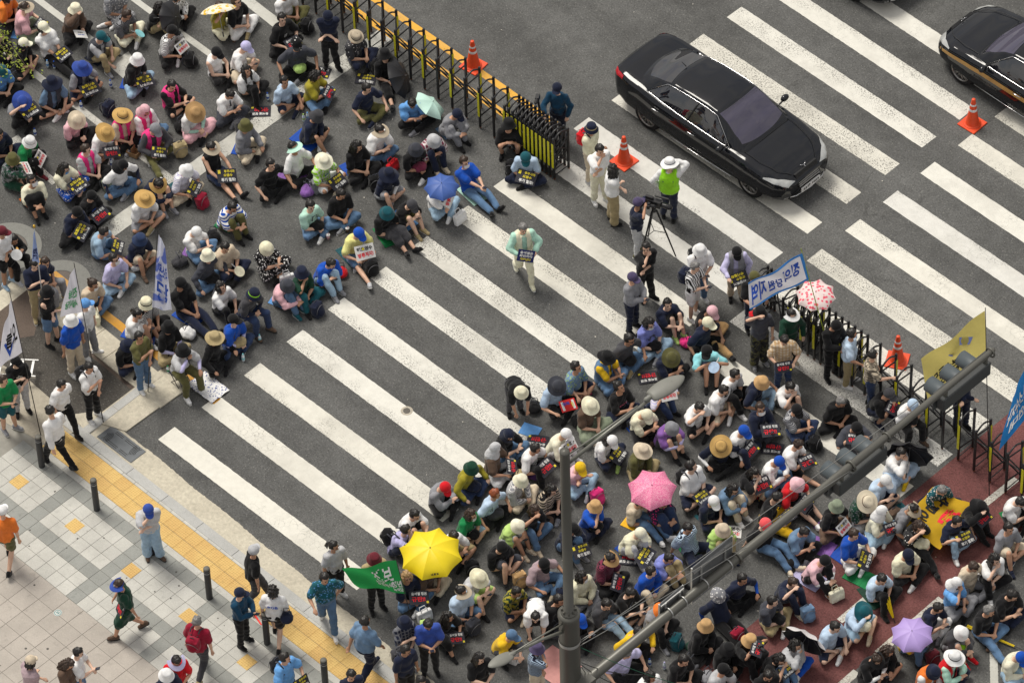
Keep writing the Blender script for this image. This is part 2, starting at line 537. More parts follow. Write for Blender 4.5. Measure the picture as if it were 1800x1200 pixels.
def hand(mb, wrist, d, up, s):
    """palm, four unequal bent fingers and a thumb off the side of the palm"""
    d = d.normalized(); up = (up - d * up.dot(d)).normalized(); lat = d.cross(up) * s
    mb.cap(wrist, wrist + d * .035, .025, .027, 7, 1)
    for j, (o, l) in enumerate(((-.026, .058), (-.009, .068), (.009, .064), (.026, .050))):
        k = wrist + d * .075 + lat * o
        mb.cap(wrist + d * .02 + lat * o * .7, k, .0145, .0115, 6, 1)
        m = k + d * (l * .55) - up * (l * .22)
        mb.cap(k, m, .0105, .0095, 6, 1)
        mb.cap(m, m + d * (l * .22) - up * (l * .42), .0095, .008, 6, 1)
    t0 = wrist + d * .02 - lat * .022
    t1 = t0 + d * .035 - lat * .028 - up * .008
    mb.cap(t0, t1, .0145, .012, 6, 1)
    mb.cap(t1, t1 + d * .03 - up * .012 + lat * .004, .0115, .009, 6, 1)


_PM = {}


def seedof(k): return sum(ord(c) * (i + 1) for i, c in enumerate(str(k))) % 97


def skinmesh(key):
    if ('skin', key) in _PM: return _PM[('skin', key)]
    S = skeleton(key)
    mb = MB()
    torso(mb, S)
    hr, hc = S['hr'], S['hc']
    def hp(x, y, z): return hc + hr @ V((x, y, z))
    mb.cap(S['top'] - dirx(S['a2']) * .03, hp(-.02, 0, -.06), .058, .050, 10)
    mb.ell(hp(-.008, 0, .018), (.096, .077, .098), 16, 10, hr)
    mb.ell(hp(.022, 0, -.045), (.064, .057, .066), 12, 8, hr)
    mb.cap(hp(.078, 0, .02), hp(.098, 0, -.018), .010, .015, 6, 1)
    mb.cap(hp(.070, .03, .035), hp(.070, -.03, .035), .016, .016, 6, 1)
    mb.cap(hp(.074, .014, -.052), hp(.074, -.014, -.052), .011, .011, 6, 1)
    mb.ell(hp(.062, 0, -.088), (.024, .026, .020), 8, 6, hr)
    for s in (1, -1): mb.ell(hp(-.005, s * .079, -.005), (.022, .010, .032), 8, 6, hr)
    for nm, s in (('l', 1), ('r', -1)):
        sh, el, ha = S['sh' + nm], S['el' + nm], S['ha' + nm]
        mb.ell(sh, (.062, .062, .062), 10, 7)
        mb.cap(sh, el, .050, .038, 10)
        d = (ha - el); fl = d.length; dn = d / fl
        m1 = el + d * .3
        mb.cap(el, m1, .038, .040, 10); mb.cap(m1, ha, .040, .024, 10)
        up = V((0, 0, 1)) if abs(dn.z) < .8 else V((1, 0, 0))
        hd = dn
        if key[1] in ('lap', 'fold', 'knees', 'feet') : hd = (dn + V((.15, -s * .55, -.15))).normalized()
        hand(mb, ha, hd, up, s)
        hip, kn, an, toe = S['hip' + nm], S['kn' + nm], S['an' + nm], S['toe' + nm]
        mb.cap(hip, hip + (kn - hip) * .5, .088, .076, 11); mb.cap(hip + (kn - hip) * .5, kn, .076, .055, 11)
        c1 = kn + (an - kn) * .35
        mb.cap(kn, c1, .053, .055, 10); mb.cap(c1, an, .055, .036, 10)
        mb.cap(an - V((0, 0, .03)) - toe * .02, an - V((0, 0, .042)) + toe * .10, .030, .024, 8)
    me = remesh(mb, .0128, smooth=1, name='body', dec=.19)
    _PM[('skin', key)] = me
    return me


def shirtmesh(key, sleeve, fat, loose=0.0):
    k = ('shirt', key[0], key[1], key[2] in 'dDew', key[3], sleeve, fat, loose)
    if k in _PM: return _PM[k]
    S = skeleton(key); mb = MB(); g = .020 + loose
    torso(mb, S, g, fat, z0=-.06)
    fw_ = V((dirx(S['a2']).z, 0, -dirx(S['a2']).x))
    mb.ell(S['mid'] + fw_ * .035 - V((0, 0, .03)), (.125 * fat, .165 * fat, .10), 14, 9)
    d2 = dirx(S['a2'])
    for nm, s in (('l', 1), ('r', -1)):
        sh, el, ha = S['sh' + nm], S['el' + nm], S['ha' + nm]
        if sleeve == 'none':
            mb.ell(sh - V((0, s * .03, 0)), (.066, .05, .066), 10, 7); continue
        mb.ell(sh, (.066 + g, .062 + g, .064 + g), 10, 7)
        mb.ell(sh - V((0, s * .05, 0)) + d2 * .02, (.07, .08, .05), 10, 7)
        if sleeve == 'short': mb.cap(sh, sh + (el - sh) * .76, .054 + g, .060 + g, 12, 1)
        else:
            mb.cap(sh, el, .056 + g, .046 + g, 12); mb.cap(el, el + (ha - el) * .92, .046 + g, .034 + g * .6, 12, 1)
    me = remesh(mb, .0175, .032, 13, 1, seedof(k), 'shirt')
    _PM[k] = me
    return me


def vestmesh(key):
    k = ('vest', key[0], key[1], key[2] in 'dDew', key[3])
    if k in _PM: return _PM[k]
    S = skeleton(key); mb = MB()
    torso(mb, S, .050, 1.05, z0=-.03)
    for s, nm in ((1, 'l'), (-1, 'r')): mb.ell(S['sh' + nm] - V((0, s * .045, 0)), (.112, .062, .112), 10, 7)
    fw_ = V((dirx(S['a2']).z, 0, -dirx(S['a2']).x)); mb.ell(S['mid'] + fw_ * .035 - V((0, 0, .03)), (.155, .19, .13), 14, 9)
    src = mb.mesh('v')
    # open front: cut a wedge out of the front of the vest
    me = remesh(mb, .020, .014, 12, 2, 5, 'vest')
    bm = bmesh.new(); bm.from_mesh(me)
    fw = V((dirx(S['a2']).z, 0, -dirx(S['a2']).x))
    kill = [f for f in bm.faces if abs(f.calc_center_median().y) < .05 and f.normal.dot(fw) > .35]
    bmesh.ops.delete(bm, geom=kill, context='FACES')
    kill = [f for f in bm.faces if (f.calc_center_median() - S['top']).length < .075 or (f.calc_center_median() - S['P']).length < .10]
    bmesh.ops.delete(bm, geom=kill, context='FACES')
    bm.to_mesh(me); bm.free()
    bpy.data.meshes.remove(src)
    _PM[k] = me
    return me


def sleevemesh(key, side_):
    k = ('sleeve', key[0], key[1], key[2] in 'dDew', key[3], side_)
    if k in _PM: return _PM[k]
    S = skeleton(key); mb = MB()
    for nm in side_:
        el, ha, sh = S['el' + nm], S['ha' + nm], S['sh' + nm]
        mb.cap(el + (sh - el) * .35, el, .049, .045, 10, 1); mb.cap(el, el + (ha - el) * .95, .046, .031, 10, 1)
    me = remesh(mb, .014, .006, 16, 1, 3, 'arm_sleeve')
    _PM[k] = me
    return me


def pantsmesh(key, kind, fat):
    k = ('pants', key[0], kind, fat, key[3])
    if k in _PM: return _PM[k]
    S = skeleton(key); mb = MB(); g = .012
    P = S['P']; d1 = dirx(S['a1'])
    mb.ell(P + V((0, 0, .0)), (.128 * fat + g, .172 * fat, .125), 16, 9)
    mb.ell(P + d1 * .08, (.118 * fat, .158 * fat, .07), 16, 8)
    if kind == 'skirt':
        kl, kr = S['knl'], S['knr']
        sit = S['sit']
        for nm in 'lr':
            hip, kn, an = S['hip' + nm], S['kn' + nm], S['an' + nm]
            mb.cap(hip, kn, .12, .10, 12); mb.cap(kn, kn + (an - kn) * (.45 if sit else .25), .10, .085, 12, 1)
        mb.cap((S['hipl'] + S['hipr']) / 2, (kl + kr) / 2 - V((0, 0, .03)), .13, .12, 12)
        if not sit: mb.cap(kl, kr, .12, .12, 12)
    else:
        for nm in 'lr':
            hip, kn, an = S['hip' + nm], S['kn' + nm], S['an' + nm]
            if kind == 'shorts':
                mb.cap(hip, hip + (kn - hip) * .84, .102 + g, .080 + g, 12, 1)
            elif kind == 'wide':
                mb.cap(hip, kn, .105 + g, .085 + g, 12); mb.cap(kn, kn + (an - kn) * .95, .085 + g, .082 + g, 12, 1)
            else:
                m = kn + (an - kn)* .9
                mb.cap(hip, kn, .096 + g, .064 + g, 12); mb.cap(kn, m, .064 + g, .050 + g, 12, 1)
    me = remesh(mb, .0185, .030, 14, 1, seedof(k), 'trousers')
    if P.z < .3:
        n = len(me.vertices); co = np.empty(n * 3, 'f'); me.vertices.foreach_get('co', co); co = co.reshape(-1, 3)
        co[:, 2] = np.maximum(co[:, 2], .006); me.vertices.foreach_set('co', co.ravel()); me.update()
    _PM[k] = me
    return me


def headgear(kind):
    """hair and hats, origin at the head centre, face towards +X"""
    k = ('head', kind)
    if k in _PM: return _PM[k]
    mb = MB(); rs = random.Random(kind)
    if kind in ('short', 'bob', 'long', 'ponytail', 'bun', 'curly'):
        n, m = 22, 14
        rings = []
        for i in range(1, m):
            t = math.pi * i / m; ring = []
            for q in range(n):
                a = 2 * math.pi * q / n
                d = V((math.sin(t) * math.cos(a), math.sin(t) * math.sin(a), -math.cos(t)))
                face = d.x > .18 and d.z < .50
                low = d.z < -.35 and kind in ('short', 'bun', 'ponytail')
                r_ = V((.114, .097, .120)) if kind != 'curly' else V((.128, .112, .130))
                f = 1 + rs.uniform(-.035, .035) * (2.2 if kind == 'curly' else 1)
                if face or low: f = .76
                ring.append(V((-.010 + d.x * r_.x * f, d.y * r_.y * f, .022 + d.z * r_.z * f)))
            rings.append(ring)
        mb.rings(rings)
        if kind in ('bob', 'long'):
            L = .13 if kind == 'bob' else .34
            for a in range(-3, 4):
                aa = a / 3 * 1.75
                p = V((-.012 - .080 * math.cos(aa), .082 * math.sin(aa), .0))
                L2 = L * (1 if abs(a) < 3 else .8)
                q = p + V((-.02 if abs(a) < 2 else .01, 0, -L2 * .5))
                e_ = p * .9 + V((-.03 if abs(a) < 3 else .02, 0, -L2))
                mb.tube([p + V((0, 0, .04)), q, e_], [.034, .036, .020], 7)
        if kind == 'ponytail':
            mb.tube([(-.10, 0, .05), (-.15, 0, .03), (-.165, 0, -.06), (-.15, 0, -.16)], [.02, .034, .032, .010], 8)
        if kind == 'bun': mb.ell((-.09, 0, .095), (.042, .045, .04), 9, 7)
        me = remesh(mb, .010, .004, 60, 1, 1, 'hair') if kind in ('bob', 'long', 'curly') else mb.mesh('hair', True)
        n_ = len(me.vertices); co = np.empty(n_ * 3, 'f'); me.vertices.foreach_get('co', co); co = co.reshape(-1, 3)
        d_ = .0075 * np.sin(co[:, 1] * 95 + 2.5 * np.sin(co[:, 0] * 40)) + .006 * np.sin(co[:, 0] * 70 + co[:, 2] * 55)
        co *= (1 + d_[:, None] / .11); me.vertices.foreach_set('co', co.ravel()); me.update()
    elif kind == 'cap':
        mb.lathe([(.1095, .02), (.112, .045), (.106, .085), (.080, .122), (.04, .142), (.012, .147), (.0, .147)], 20, (-.008, 0, 0), sx=1.02)
        mb.ell((-.008, 0, .149), (.008, .008, .006), 6, 4)
        f = lambda u, v: (.07 + .125 * v * math.cos((u - .5) * 2.5), (.095 - .012 * v) * math.sin((u - .5) * 3.0), .032 - .018 * v - .022 * abs(u - .5) * 2 * v)
        mb.quadpatch(f, 12, 4)
        f2 = lambda u, v: (.07 + .125 * v * math.cos((u - .5) * 2.5), -(.095 - .012 * v) * math.sin((u - .5) * 3.0), .026 - .018 * v - .022 * abs(u - .5) * 2 * v)
        mb.quadpatch(f2, 12, 4)
        me = mb.mesh('cap', True)
    elif kind in ('bucket', 'wide', 'straw', 'fedora', 'floppy'):
        R0 = dict(bucket=.155, wide=.195, straw=.215, fedora=.165, floppy=.21)[kind]
        dz = dict(bucket=-.045, wide=-.018, straw=-.006, fedora=0.0, floppy=-.05)[kind]
        n = 26
        prof = [(R0, .028 + dz), (R0 * .85, .033 + dz * .6), (.118, .040), (.111, .050), (.106, .095), (.094, .128), (.065, .142), (.03, .139 if kind in ('straw', 'fedora') else .147), (.002, .136 if kind in ('straw', 'fedora') else .148)]
        rings = []
        wv = dict(bucket=.006, wide=.016, straw=.010, fedora=.004, floppy=.022)[kind]
        for r_, z_ in prof:
            ring = []
            for q in range(n):
                a = 2 * math.pi * q / n
                ww = wv * math.sin(2 * a + .6) * (1 if r_ > .12 else 0) * (r_ / R0) + wv * .5 * math.sin(5 * a) * (1 if r_ > .14 else 0)
                ring.append((-.008 + r_ * math.cos(a) * 1.03, r_ * math.sin(a), z_ + ww))
            rings.append(ring)
        mb.rings(rings, False)
        mb.rings([[(x, y, z - .004) for x, y, z in rings[2]], [(x, y, z - .005) for x, y, z in rings[0]]][::1], False)
        me = mb.mesh('hat', True)
    elif kind == 'hatband':
        mb.lathe([(.1155, .044), (.1135, .056), (.1115, .068)], 26, (-.008, 0, 0), sx=1.03)
        me = mb.mesh('hat_band', True)
    elif kind == 'visor':
        mb.lathe([(.110, .020), (.113, .035), (.110, .060)], 24, (-.008, 0, 0), sx=1.03)
        for zz in (0, -.004):
            mb.quadpatch(lambda u, v, zz=zz: (-.008 + (.112 + .095 * v * math.cos((u - .5) * 1.7)) * math.cos((u - .5) * 4.0), (.112 + .07 * v) * math.sin((u - .5) * 4.0), .040 - .035 * v + zz), 16, 4)
        me = mb.mesh('visor', True)
    elif kind == 'hood':
        mb.ell((-.012, 0, .018), (.120, .104, .126), 18, 11)
        mb.cap((-.02, 0, -.02), (-.055, 0, -.17), .108, .150, 16, 1); mb.cap((-.04, 0, -.05), (-.10, 0, -.20), .09, .12, 14, 1)
        me = remesh(mb, .012, .008, 30, 1, 4, 'headscarf')
        bm = bmesh.new(); bm.from_mesh(me)
        bmesh.ops.delete(bm, geom=[f for f in bm.faces if f.calc_center_median().x > .055 and -.09 < f.calc_center_median().z < .065 and abs(f.calc_center_median().y) < .075], context='FACES')
        bm.to_mesh(me); bm.free()
    elif kind == 'mask':
        mb.quadpatch(lambda u, v: (.060 + .052 * math.cos((u - .5) * 2.6) - .004 * abs(v - .5), .078 * math.sin((u - .5) * 2.3), -.005 - .085 * v), 10, 6)
        me = mb.mesh('face_mask', True)
    elif kind == 'sunglasses':
        for s in (1, -1):
            mb.ell((.092, s * .032, .022), (.008, .028, .020), 10, 6)
            mb.cap((.085, s * .060, .026), (-.01, s * .084, .022), .004, .004, 5, 1)
        mb.cap((.097, .01, .026), (.097, -.01, .026), .004, .004, 5, 1)
        me = mb.mesh('sunglasses', True)
    elif kind == 'eyes':
        mb.ell((.083, 0, .018), (.007, .015, .007), 8, 5)
        mb.cap((.085, -.014, .033), (.085, .014, .034), .006, .005, 5, 1)
        me = mb.mesh('eye', True)
    elif kind == 'mouth':
        mb.ell((.084, 0, -.052), (.006, .022, .007), 8, 5)
        me = mb.mesh('mouth', True)
    elif kind == 'shoe':
        mb.cap((-.045, 0, -.030), (.130, 0, -.040), .046, .040, 10)
        mb.cap((-.035, 0, -.004), (.05, 0, -.014), .046, .042, 10)
        me = remesh(mb, .010, .004, 40, 1, 2, 'shoe')
        n = len(me.vertices); co = np.empty(n * 3, 'f'); me.vertices.foreach_get('co', co); co = co.reshape(-1, 3)
        co[:, 2] = np.maximum(co[:, 2], -.076); me.vertices.foreach_set('co', co.ravel()); me.update()
    elif kind == 'sole':
        mb.prism([(-.088, .03), (-.088, -.03), (-.04, -.043), (.10, -.042), (.172, -.02), (.172, .02), (.10, .042), (-.04, .043)], -.082, -.064)
        me = mb.mesh('sole')
    elif kind == 'backpack':
        mb.ell((0, 0, 0), (.10, .15, .22), 14, 9); mb.ell((-.08, 0, -.06), (.06, .12, .12), 12, 8); mb.box((0, 0, -.03), (.17, .26, .30))
        me = remesh(mb, .014, .010, 18, 2, 6, 'backpack')
    elif kind == 'straps':
        for s in (1, -1): mb.tube([(.06, s * .09, .20), (.14, s * .09, .24), (.25, s * .10, .17), (.275, s * .11, .02), (.20, s * .12, -.12), (.08, s * .11, -.16)], .016, 6)
        me = mb.mesh('straps', True)
    _PM[k] = me
    return me


def names(c): return c.replace('_', ' ')


PEOPLE = []
POSEW = dict(cross='sitting cross-legged', lotus='sitting cross-legged', hug='hugging raised knees', out='sitting with legs forward', far='leaning back, legs stretched', one='sitting one knee up', ext='sitting one leg stretched',
             side='sitting legs folded sideways', stool='on low stool', squat='squatting', stand='standing', relax='standing', walk='walking', bend='bending over')
ARMW = dict(phone='using phone', sign='holding placard', chin='hand to mouth', back='', cam='holding up camera', mic='speaking into microphone', fold='arms folded', pole='holding flagpole', hip='hand on hip', up='hand raised', shade='hand shading eyes', reach='arm on barricade')
HATW = dict(cap='cap', bucket='bucket hat', wide='wide-brimmed hat', straw='straw hat', fedora='fedora', floppy='floppy hat', visor='visor', hood='headscarf')
HAIRW = dict(s='short hair', b='bobbed hair', l='long hair', p='ponytail', u='hair bun', c='curly hair')
HAIRK = dict(s='short', b='bob', l='long', p='ponytail', u='bun', c='curly')


def person(x, y, pose, yaw, head, top, bottom, shoes='white', extra='', scale=1.0):
    """x, y: pixel of the head centre; the figure is stood or sat on the ground below it"""
    i = len(PEOPLE)
    legs, arms, hd = pose.split('.')
    key = (legs, arms, hd, i % 3 if legs in ('cross', 'lotus', 'hug', 'one', 'out', 'ext') else 0)
    S = skeleton(key)
    rnd = random.Random(i * 13 + 5)
    sc = scale * rnd.uniform(.97, 1.03) * (1.05 if S['sit'] else 1.0)
    hc = S['hc'] * sc
    g0 = SIDEZ(x, y, hc.z)
    p = G(x, y, hc.z + g0)
    yr = R(yaw + rnd.uniform(-7, 7))
    off = Matrix.Rotation(yr, 3, 'Z') @ V((hc.x, hc.y, 0))
    root = empty('person', (p.x - off.x, p.y - off.y, g0), yr)
    root.scale = (sc, sc, sc)
    ex = dict((e.split('=') + ['1'])[:2] for e in extra.split(',') if e)
    tone = rnd.randrange(5)
    body = obj('body', skinmesh(key), skin(tone), root)
    fat = 1.0 if 'fat' not in ex else 1.14
    def cm(tok):
        q = tok.split('/')
        return cloth(*q), q
    kind, tok = top.split(' ')
    m, q = cm(tok)
    sl = dict(T='short', L='long', K='none', D='short')[kind]
    obj('shirt', shirtmesh(key, sl, fat, .008 if rnd.random() < .3 else 0), m, root)
    pk, ptok = bottom.split(' ')
    pm, pq = cm(ptok)
    nm_ = dict(p='trousers', s='shorts', k='skirt', w='trousers')[pk]
    obj(nm_, pantsmesh(key, dict(p='long', s='shorts', k='skirt', w='wide')[pk], fat), pm, root)
    hm = S['hr'].to_4x4(); hm.translation = S['hc']
    def onhead(nm, me, mat):
        o = obj(nm, me, mat, root); o.matrix_local = hm; return o
    hq = head.split('+')                                    # hair[+hat:colour[/pattern]]
    hk = hq[0][0]; hcol = dict(k='black', w='brown', g='grey', r='red', y='blond').get(hq[0][1:], 'black')
    hat = hq[1].split(':') if len(hq) > 1 else None
    hairk = HAIRK.get(hk, 'short')
    if hat and hairk in ('bun', 'curly') and hat[0] not in ('visor',): hairk = 'short'
    if hk != '0' and not (hat and hat[0] == 'hood'):
        o = onhead('hair', headgear(hairk), hairmat(hcol))
        if hat and hat[0] != 'visor': o.matrix_local = hm @ Matrix.Diagonal((.94, .95, .90, 1))
    if hat:
        onhead('hat', headgear(hat[0]), strawmat(hat[1]) if hat[0] in ('straw', 'visor', 'fedora') and hat[1] in ('straw', 'beige', 'cream', 'tan') else cloth(*hat[1].split('/')))
        if len(hat) > 2: onhead('hat_band', headgear('hatband'), cloth(hat[2]))
    if 'mask' in ex: onhead('face_mask', headgear('mask'), cloth(ex['mask'] if ex['mask'] != '1' else 'white'))
    else: onhead('mouth', headgear('mouth'), plain('lips', (.30, .10, .08)))
    if 'glasses' in ex: onhead('sunglasses', headgear('sunglasses'), plain('dark_lens', (.01, .01, .012), .15, .6))
    else:
        for s_ in (1, -1): onhead('eye', headgear('eyes'), plain('eye_dark', (.02, .015, .012), .4)).matrix_local = hm @ Matrix.Translation((0, s_ * .030, 0))
    if 'vest' in ex: obj('vest', vestmesh(key), cloth(ex['vest']), root)
    if 'sleeve' in ex:
        for nm in 'lr': obj('arm_sleeve', sleevemesh(key, nm), cloth(ex['sleeve']), root)
    for nm in 'lr':
        t = S['toe' + nm]; an = S['an' + nm]
        mm = t.to_track_quat('X', 'Z').to_matrix().to_4x4(); mm.translation = an
        so_ = obj('shoe', headgear('shoe'), cloth(shoes), root); so_.matrix_local = mm
        s2 = obj('sole', headgear('sole'), plain('rubber_white', (.6, .6, .58)) if shoes not in ('black', 'brown') else plain('rubber_dark', (.03, .03, .03)), so_)
    desc = '%s %s' % (names(q[0]) + (' ' + dict(stripe='striped', vstripe='striped', fine='finely striped', plaid='plaid', floral='floral', dots='dotted', camo='camouflage')[q[1]] if len(q) > 1 else ''), dict(T='T-shirt', L='long-sleeved top', K='sleeveless top', D='dress')[kind])
    if 'vest' in ex: desc = names(ex['vest']) + ' vest over ' + desc
    hd_ = ('%s %s' % (names(hat[1].split('/')[0]) if hat[1] != 'straw' else '', HATW[hat[0]])).strip() if hat else ('' if hcol == 'black' else hcol + ' ') + HAIRW.get(hk, 'short hair')
    PEOPLE.append(dict(o=root, x=x, y=y, q=desc, hd=hd_, b=('denim' if 'denim' in pq[0] else names(pq[0])) + ' ' + nm_, po=POSEW[legs], ar=ARMW.get(arms, ''), S=S, sc=sc, yr=yr, ex=ex, body=body, sit=S['sit'], mat=ex.get('pack')))
    return root


def strawmat(c):
    k = ('straw', c)
    if k in _MC: return _MC[k]
    m, nt, b = newmat('woven_straw', .85, .2)
    base = lin(HEX['straw' if c == 'straw' else c])
    w_ = nt.nodes.new('ShaderNodeTexWave'); w_.wave_type = 'RINGS'; w_.rings_direction = 'Z'; w_.inputs['Scale'].default_value = 22; w_.inputs['Distortion'].default_value = 2
    t = nt.nodes.new('ShaderNodeTexCoord'); nt.links.new(t.outputs['Object'], w_.inputs['Vector'])
    nt.links.new(ramp(nt, w_.outputs['Fac'], [(0, tuple(x * .7 for x in base)), (1, base)]).outputs[0], b.inputs['Base Color'])
    bump(nt, b, w_.outputs['Fac'], .4, .004)
    _MC[k] = m
    return m


def SIDEZ(x, y, hz):
    """ground height: the pavement is a kerb higher than the road"""
    p = G(x, y, hz)
    return .0 if p.y > -1.05 else .03


# ---------------------------------------------------------------- materials of the setting
def asphalt(name, c, warm=0.0, speck=1.0):
    m, nt, b = newmat(name, .93, .18)
    t = nt.nodes.new('ShaderNodeTexCoord'); v = t.outputs['Object']
    big = noise(nt, .35, 5, .6, v); mid = noise(nt, 3.2, 5, .65, v); fine = noise(nt, 24, 5, .85, v)
    base = ramp(nt, big.outputs['Fac'], [(.3, tuple(x * .80 for x in c)), (.7, tuple(x * 1.22 for x in c))]).outputs[0]
    base = mixc(nt, .55, base, ramp(nt, mid.outputs['Fac'], [(.3, .38), (.7, .66)]).outputs[0], 'OVERLAY')
    base = mixc(nt, .55, base, ramp(nt, fine.outputs['Fac'], [(.30, .06), (.5, .5), (.70, .93)]).outputs[0], 'OVERLAY')
    vo = nt.nodes.new('ShaderNodeTexVoronoi'); vo.inputs['Scale'].default_value = 16; nt.links.new(v, vo.inputs['Vector'])
    base = mixc(nt, ramp(nt, vo.outputs['Distance'], [(.11, .40 * speck), (.20, 0)]).outputs[0], base, (.34, .33, .30))
    vo2 = nt.nodes.new('ShaderNodeTexVoronoi'); vo2.inputs['Scale'].default_value = 23; nt.links.new(v, vo2.inputs['Vector'])
    base = mixc(nt, ramp(nt, vo2.outputs['Distance'], [(.13, .6), (.24, 0)]).outputs[0], base, (.02, .02, .02))
    # tyre tracks and stains
    st = noise(nt, 1.1, 3, .5, v)
    base = mixc(nt, ramp(nt, st.outputs['Fac'], [(.58, 0), (.75, .35)]).outputs[0], base, tuple(x * .55 for x in c))
    ck = nt.nodes.new('ShaderNodeTexVoronoi'); ck.feature = 'DISTANCE_TO_EDGE'; ck.inputs['Scale'].default_value = .55
    wv = nt.nodes.new('ShaderNodeVectorMath'); wv.operation = 'MULTIPLY_ADD'; nt.links.new(mid.outputs['Color'], wv.inputs[0]); wv.inputs[1].default_value = (.5, .5, .5); nt.links.new(v, wv.inputs[2]); nt.links.new(wv.outputs[0], ck.inputs['Vector'])
    cm_ = mixc(nt, 1.0, ramp(nt, ck.outputs['Distance'], [(.003, .35), (.010, 0)]).outputs[0], ramp(nt, big.outputs['Fac'], [(.50, 0), (.56, 1)]).outputs[0], 'MULTIPLY')
    base = mixc(nt, cm_, base, (.03, .03, .028))
    tr = nt.nodes.new('ShaderNodeTexWave'); tr.bands_direction = 'Y'; tr.inputs['Scale'].default_value = .17; tr.inputs['Distortion'].default_value = 1.2; nt.links.new(v, tr.inputs['Vector'])
    base = mixc(nt, .30, base, ramp(nt, tr.outputs['Fac'], [(.2, .40), (.8, .60)]).outputs[0], 'OVERLAY')
    nt.links.new(base, b.inputs['Base Color'])
    bump(nt, b, fine.outputs['Fac'], .7, .014)
    return m


def paint(name, c, wear=.5, seed=0.0, under=(.085, .082, .076)):
    """thermoplastic road paint with cracks and worn patches that show the asphalt"""
    m, nt, b = newmat(name, .75, .25)
    t = nt.nodes.new('ShaderNodeTexCoord')
    mp = nt.nodes.new('ShaderNodeMapping'); mp.inputs['Location'].default_value = (seed * 7.3, seed * 3.1, 0)
    nt.links.new(t.outputs['Object'], mp.inputs[0]); v = mp.outputs[0]
    dist = noise(nt, 9, 3, .6, v)
    add = nt.nodes.new('ShaderNodeVectorMath'); add.operation = 'MULTIPLY_ADD'
    nt.links.new(dist.outputs['Color'], add.inputs[0]); add.inputs[1].default_value = (.12, .12, .12); nt.links.new(v, add.inputs[2])
    vo = nt.nodes.new('ShaderNodeTexVoronoi'); vo.feature = 'DISTANCE_TO_EDGE'; vo.inputs['Scale'].default_value = 7.5; nt.links.new(add.outputs[0], vo.inputs['Vector'])
    cr = ramp(nt, vo.outputs['Distance'], [(.004, .75), (.026, 0)]).outputs[0]
    msk = noise(nt, .9, 3, .5, v)
    cr = mixc(nt, ramp(nt, msk.outputs['Fac'], [(.50, 0), (.64, .9)]).outputs[0], (0, 0, 0), cr)
    flake = noise(nt, 30, 4, .8, v)
    wt = nt.nodes.new('ShaderNodeTexWave'); wt.bands_direction = 'Y'; wt.inputs['Scale'].default_value = .23; wt.inputs['Distortion'].default_value = 2.0; wt.inputs['Detail'].default_value = 3; nt.links.new(t.outputs['Object'], wt.inputs['Vector'])
    rg0 = noise(nt, 1.5, 4, .6, v)
    rgm = nt.nodes.new('ShaderNodeMix'); rgm.data_type = 'FLOAT'; rgm.inputs[0].default_value = .28; nt.links.new(rg0.outputs['Fac'], rgm.inputs[2]); nt.links.new(wt.outputs['Fac'], rgm.inputs[3])
    fl = mixc(nt, 1.0, ramp(nt, flake.outputs['Fac'], [(.53, 0), (.57, 1)]).outputs[0], ramp(nt, rgm.outputs[0], [(.55 - .10 * wear, 0), (.74 - .14 * wear, .9)]).outputs[0], 'MULTIPLY')
    dirt = noise(nt, 5, 5, .7, v)
    base = ramp(nt, dirt.outputs['Fac'], [(.3, tuple(x * .86 for x in c)), (.68, c)]).outputs[0]
    base = mixc(nt, .35, base, ramp(nt, flake.outputs['Fac'], [(.25, .36), (.5, .5), (.8, .6)]).outputs[0], 'OVERLAY')
    sm = noise(nt, .55, 4, .6, v); base = mixc(nt, ramp(nt, sm.outputs['Fac'], [(.48, 0), (.70, .42)]).outputs[0], base, (.30, .285, .25))
    base = mixc(nt, cr, base, under); base = mixc(nt, fl, base, under)
    nt.links.new(base, b.inputs['Base Color'])
    return m


def stone(name, c, var=.16, sc=26, warm=None):
    """granite / concrete: every piece differs a little"""
    m, nt, b = newmat(name, .85, .25)
    t = nt.nodes.new('ShaderNodeTexCoord'); oi = nt.nodes.new('ShaderNodeObjectInfo')
    g = nt.nodes.new('ShaderNodeNewGeometry')
    fine = noise(nt, sc, 4, .75, g.outputs['Position']); big = noise(nt, 1.6, 4, .6, g.outputs['Position'])
    base = ramp(nt, fine.outputs['Fac'], [(.28, tuple(x * (1 - var) for x in c)), (.72, tuple(x * (1 + var) for x in c))]).outputs[0]
    base = mixc(nt, .5, base, ramp(nt, big.outputs['Fac'], [(.3, .40), (.7, .60)]).outputs[0], 'OVERLAY')
    base = mixc(nt, .40, base, ramp(nt, oi.outputs['Random'], [(0, .43), (1, .57)]).outputs[0], 'OVERLAY')
    sp = noise(nt, 7, 3, .6, g.outputs['Position'])
    base = mixc(nt, ramp(nt, sp.outputs['Fac'], [(.60, 0), (.80, .5)]).outputs[0], base, tuple(x * .5 for x in c))
    nt.links.new(base, b.inputs['Base Color'])
    bump(nt, b, fine.outputs['Fac'], .25, .006)
    return m


M_ASPH = asphalt('asphalt', (.104, .104, .101))
M_ASPH2 = asphalt('asphalt_side_street', (.078, .072, .064))
M_RED = asphalt('red_lane_surface', (.145, .058, .055), speck=.15)
M_YEL = paint('yellow_paint', (.78, .42, .06), .2, 5)
M_GRAN = stone('granite_kerb', (.42, .42, .405), .2, 60)
M_LIGHT = stone('light_granite', (.475, .467, .43), .12, 45)
M_DARK = stone('dark_granite', (.275, .28, .262), .14, 50)
M_PEACH = stone('beige_paver', (.40, .365, .325), .12, 45)
M_CONC = stone('gutter_concrete', (.50, .46, .37), .22, 14)
M_BROWN = stone('exposed_aggregate', (.115, .088, .072), .4, 70)
M_TACT = stone('tactile_yellow', (.62, .42, .16), .12, 30)
M_JOINT = plain('joint_sand', (.24, .23, .20))


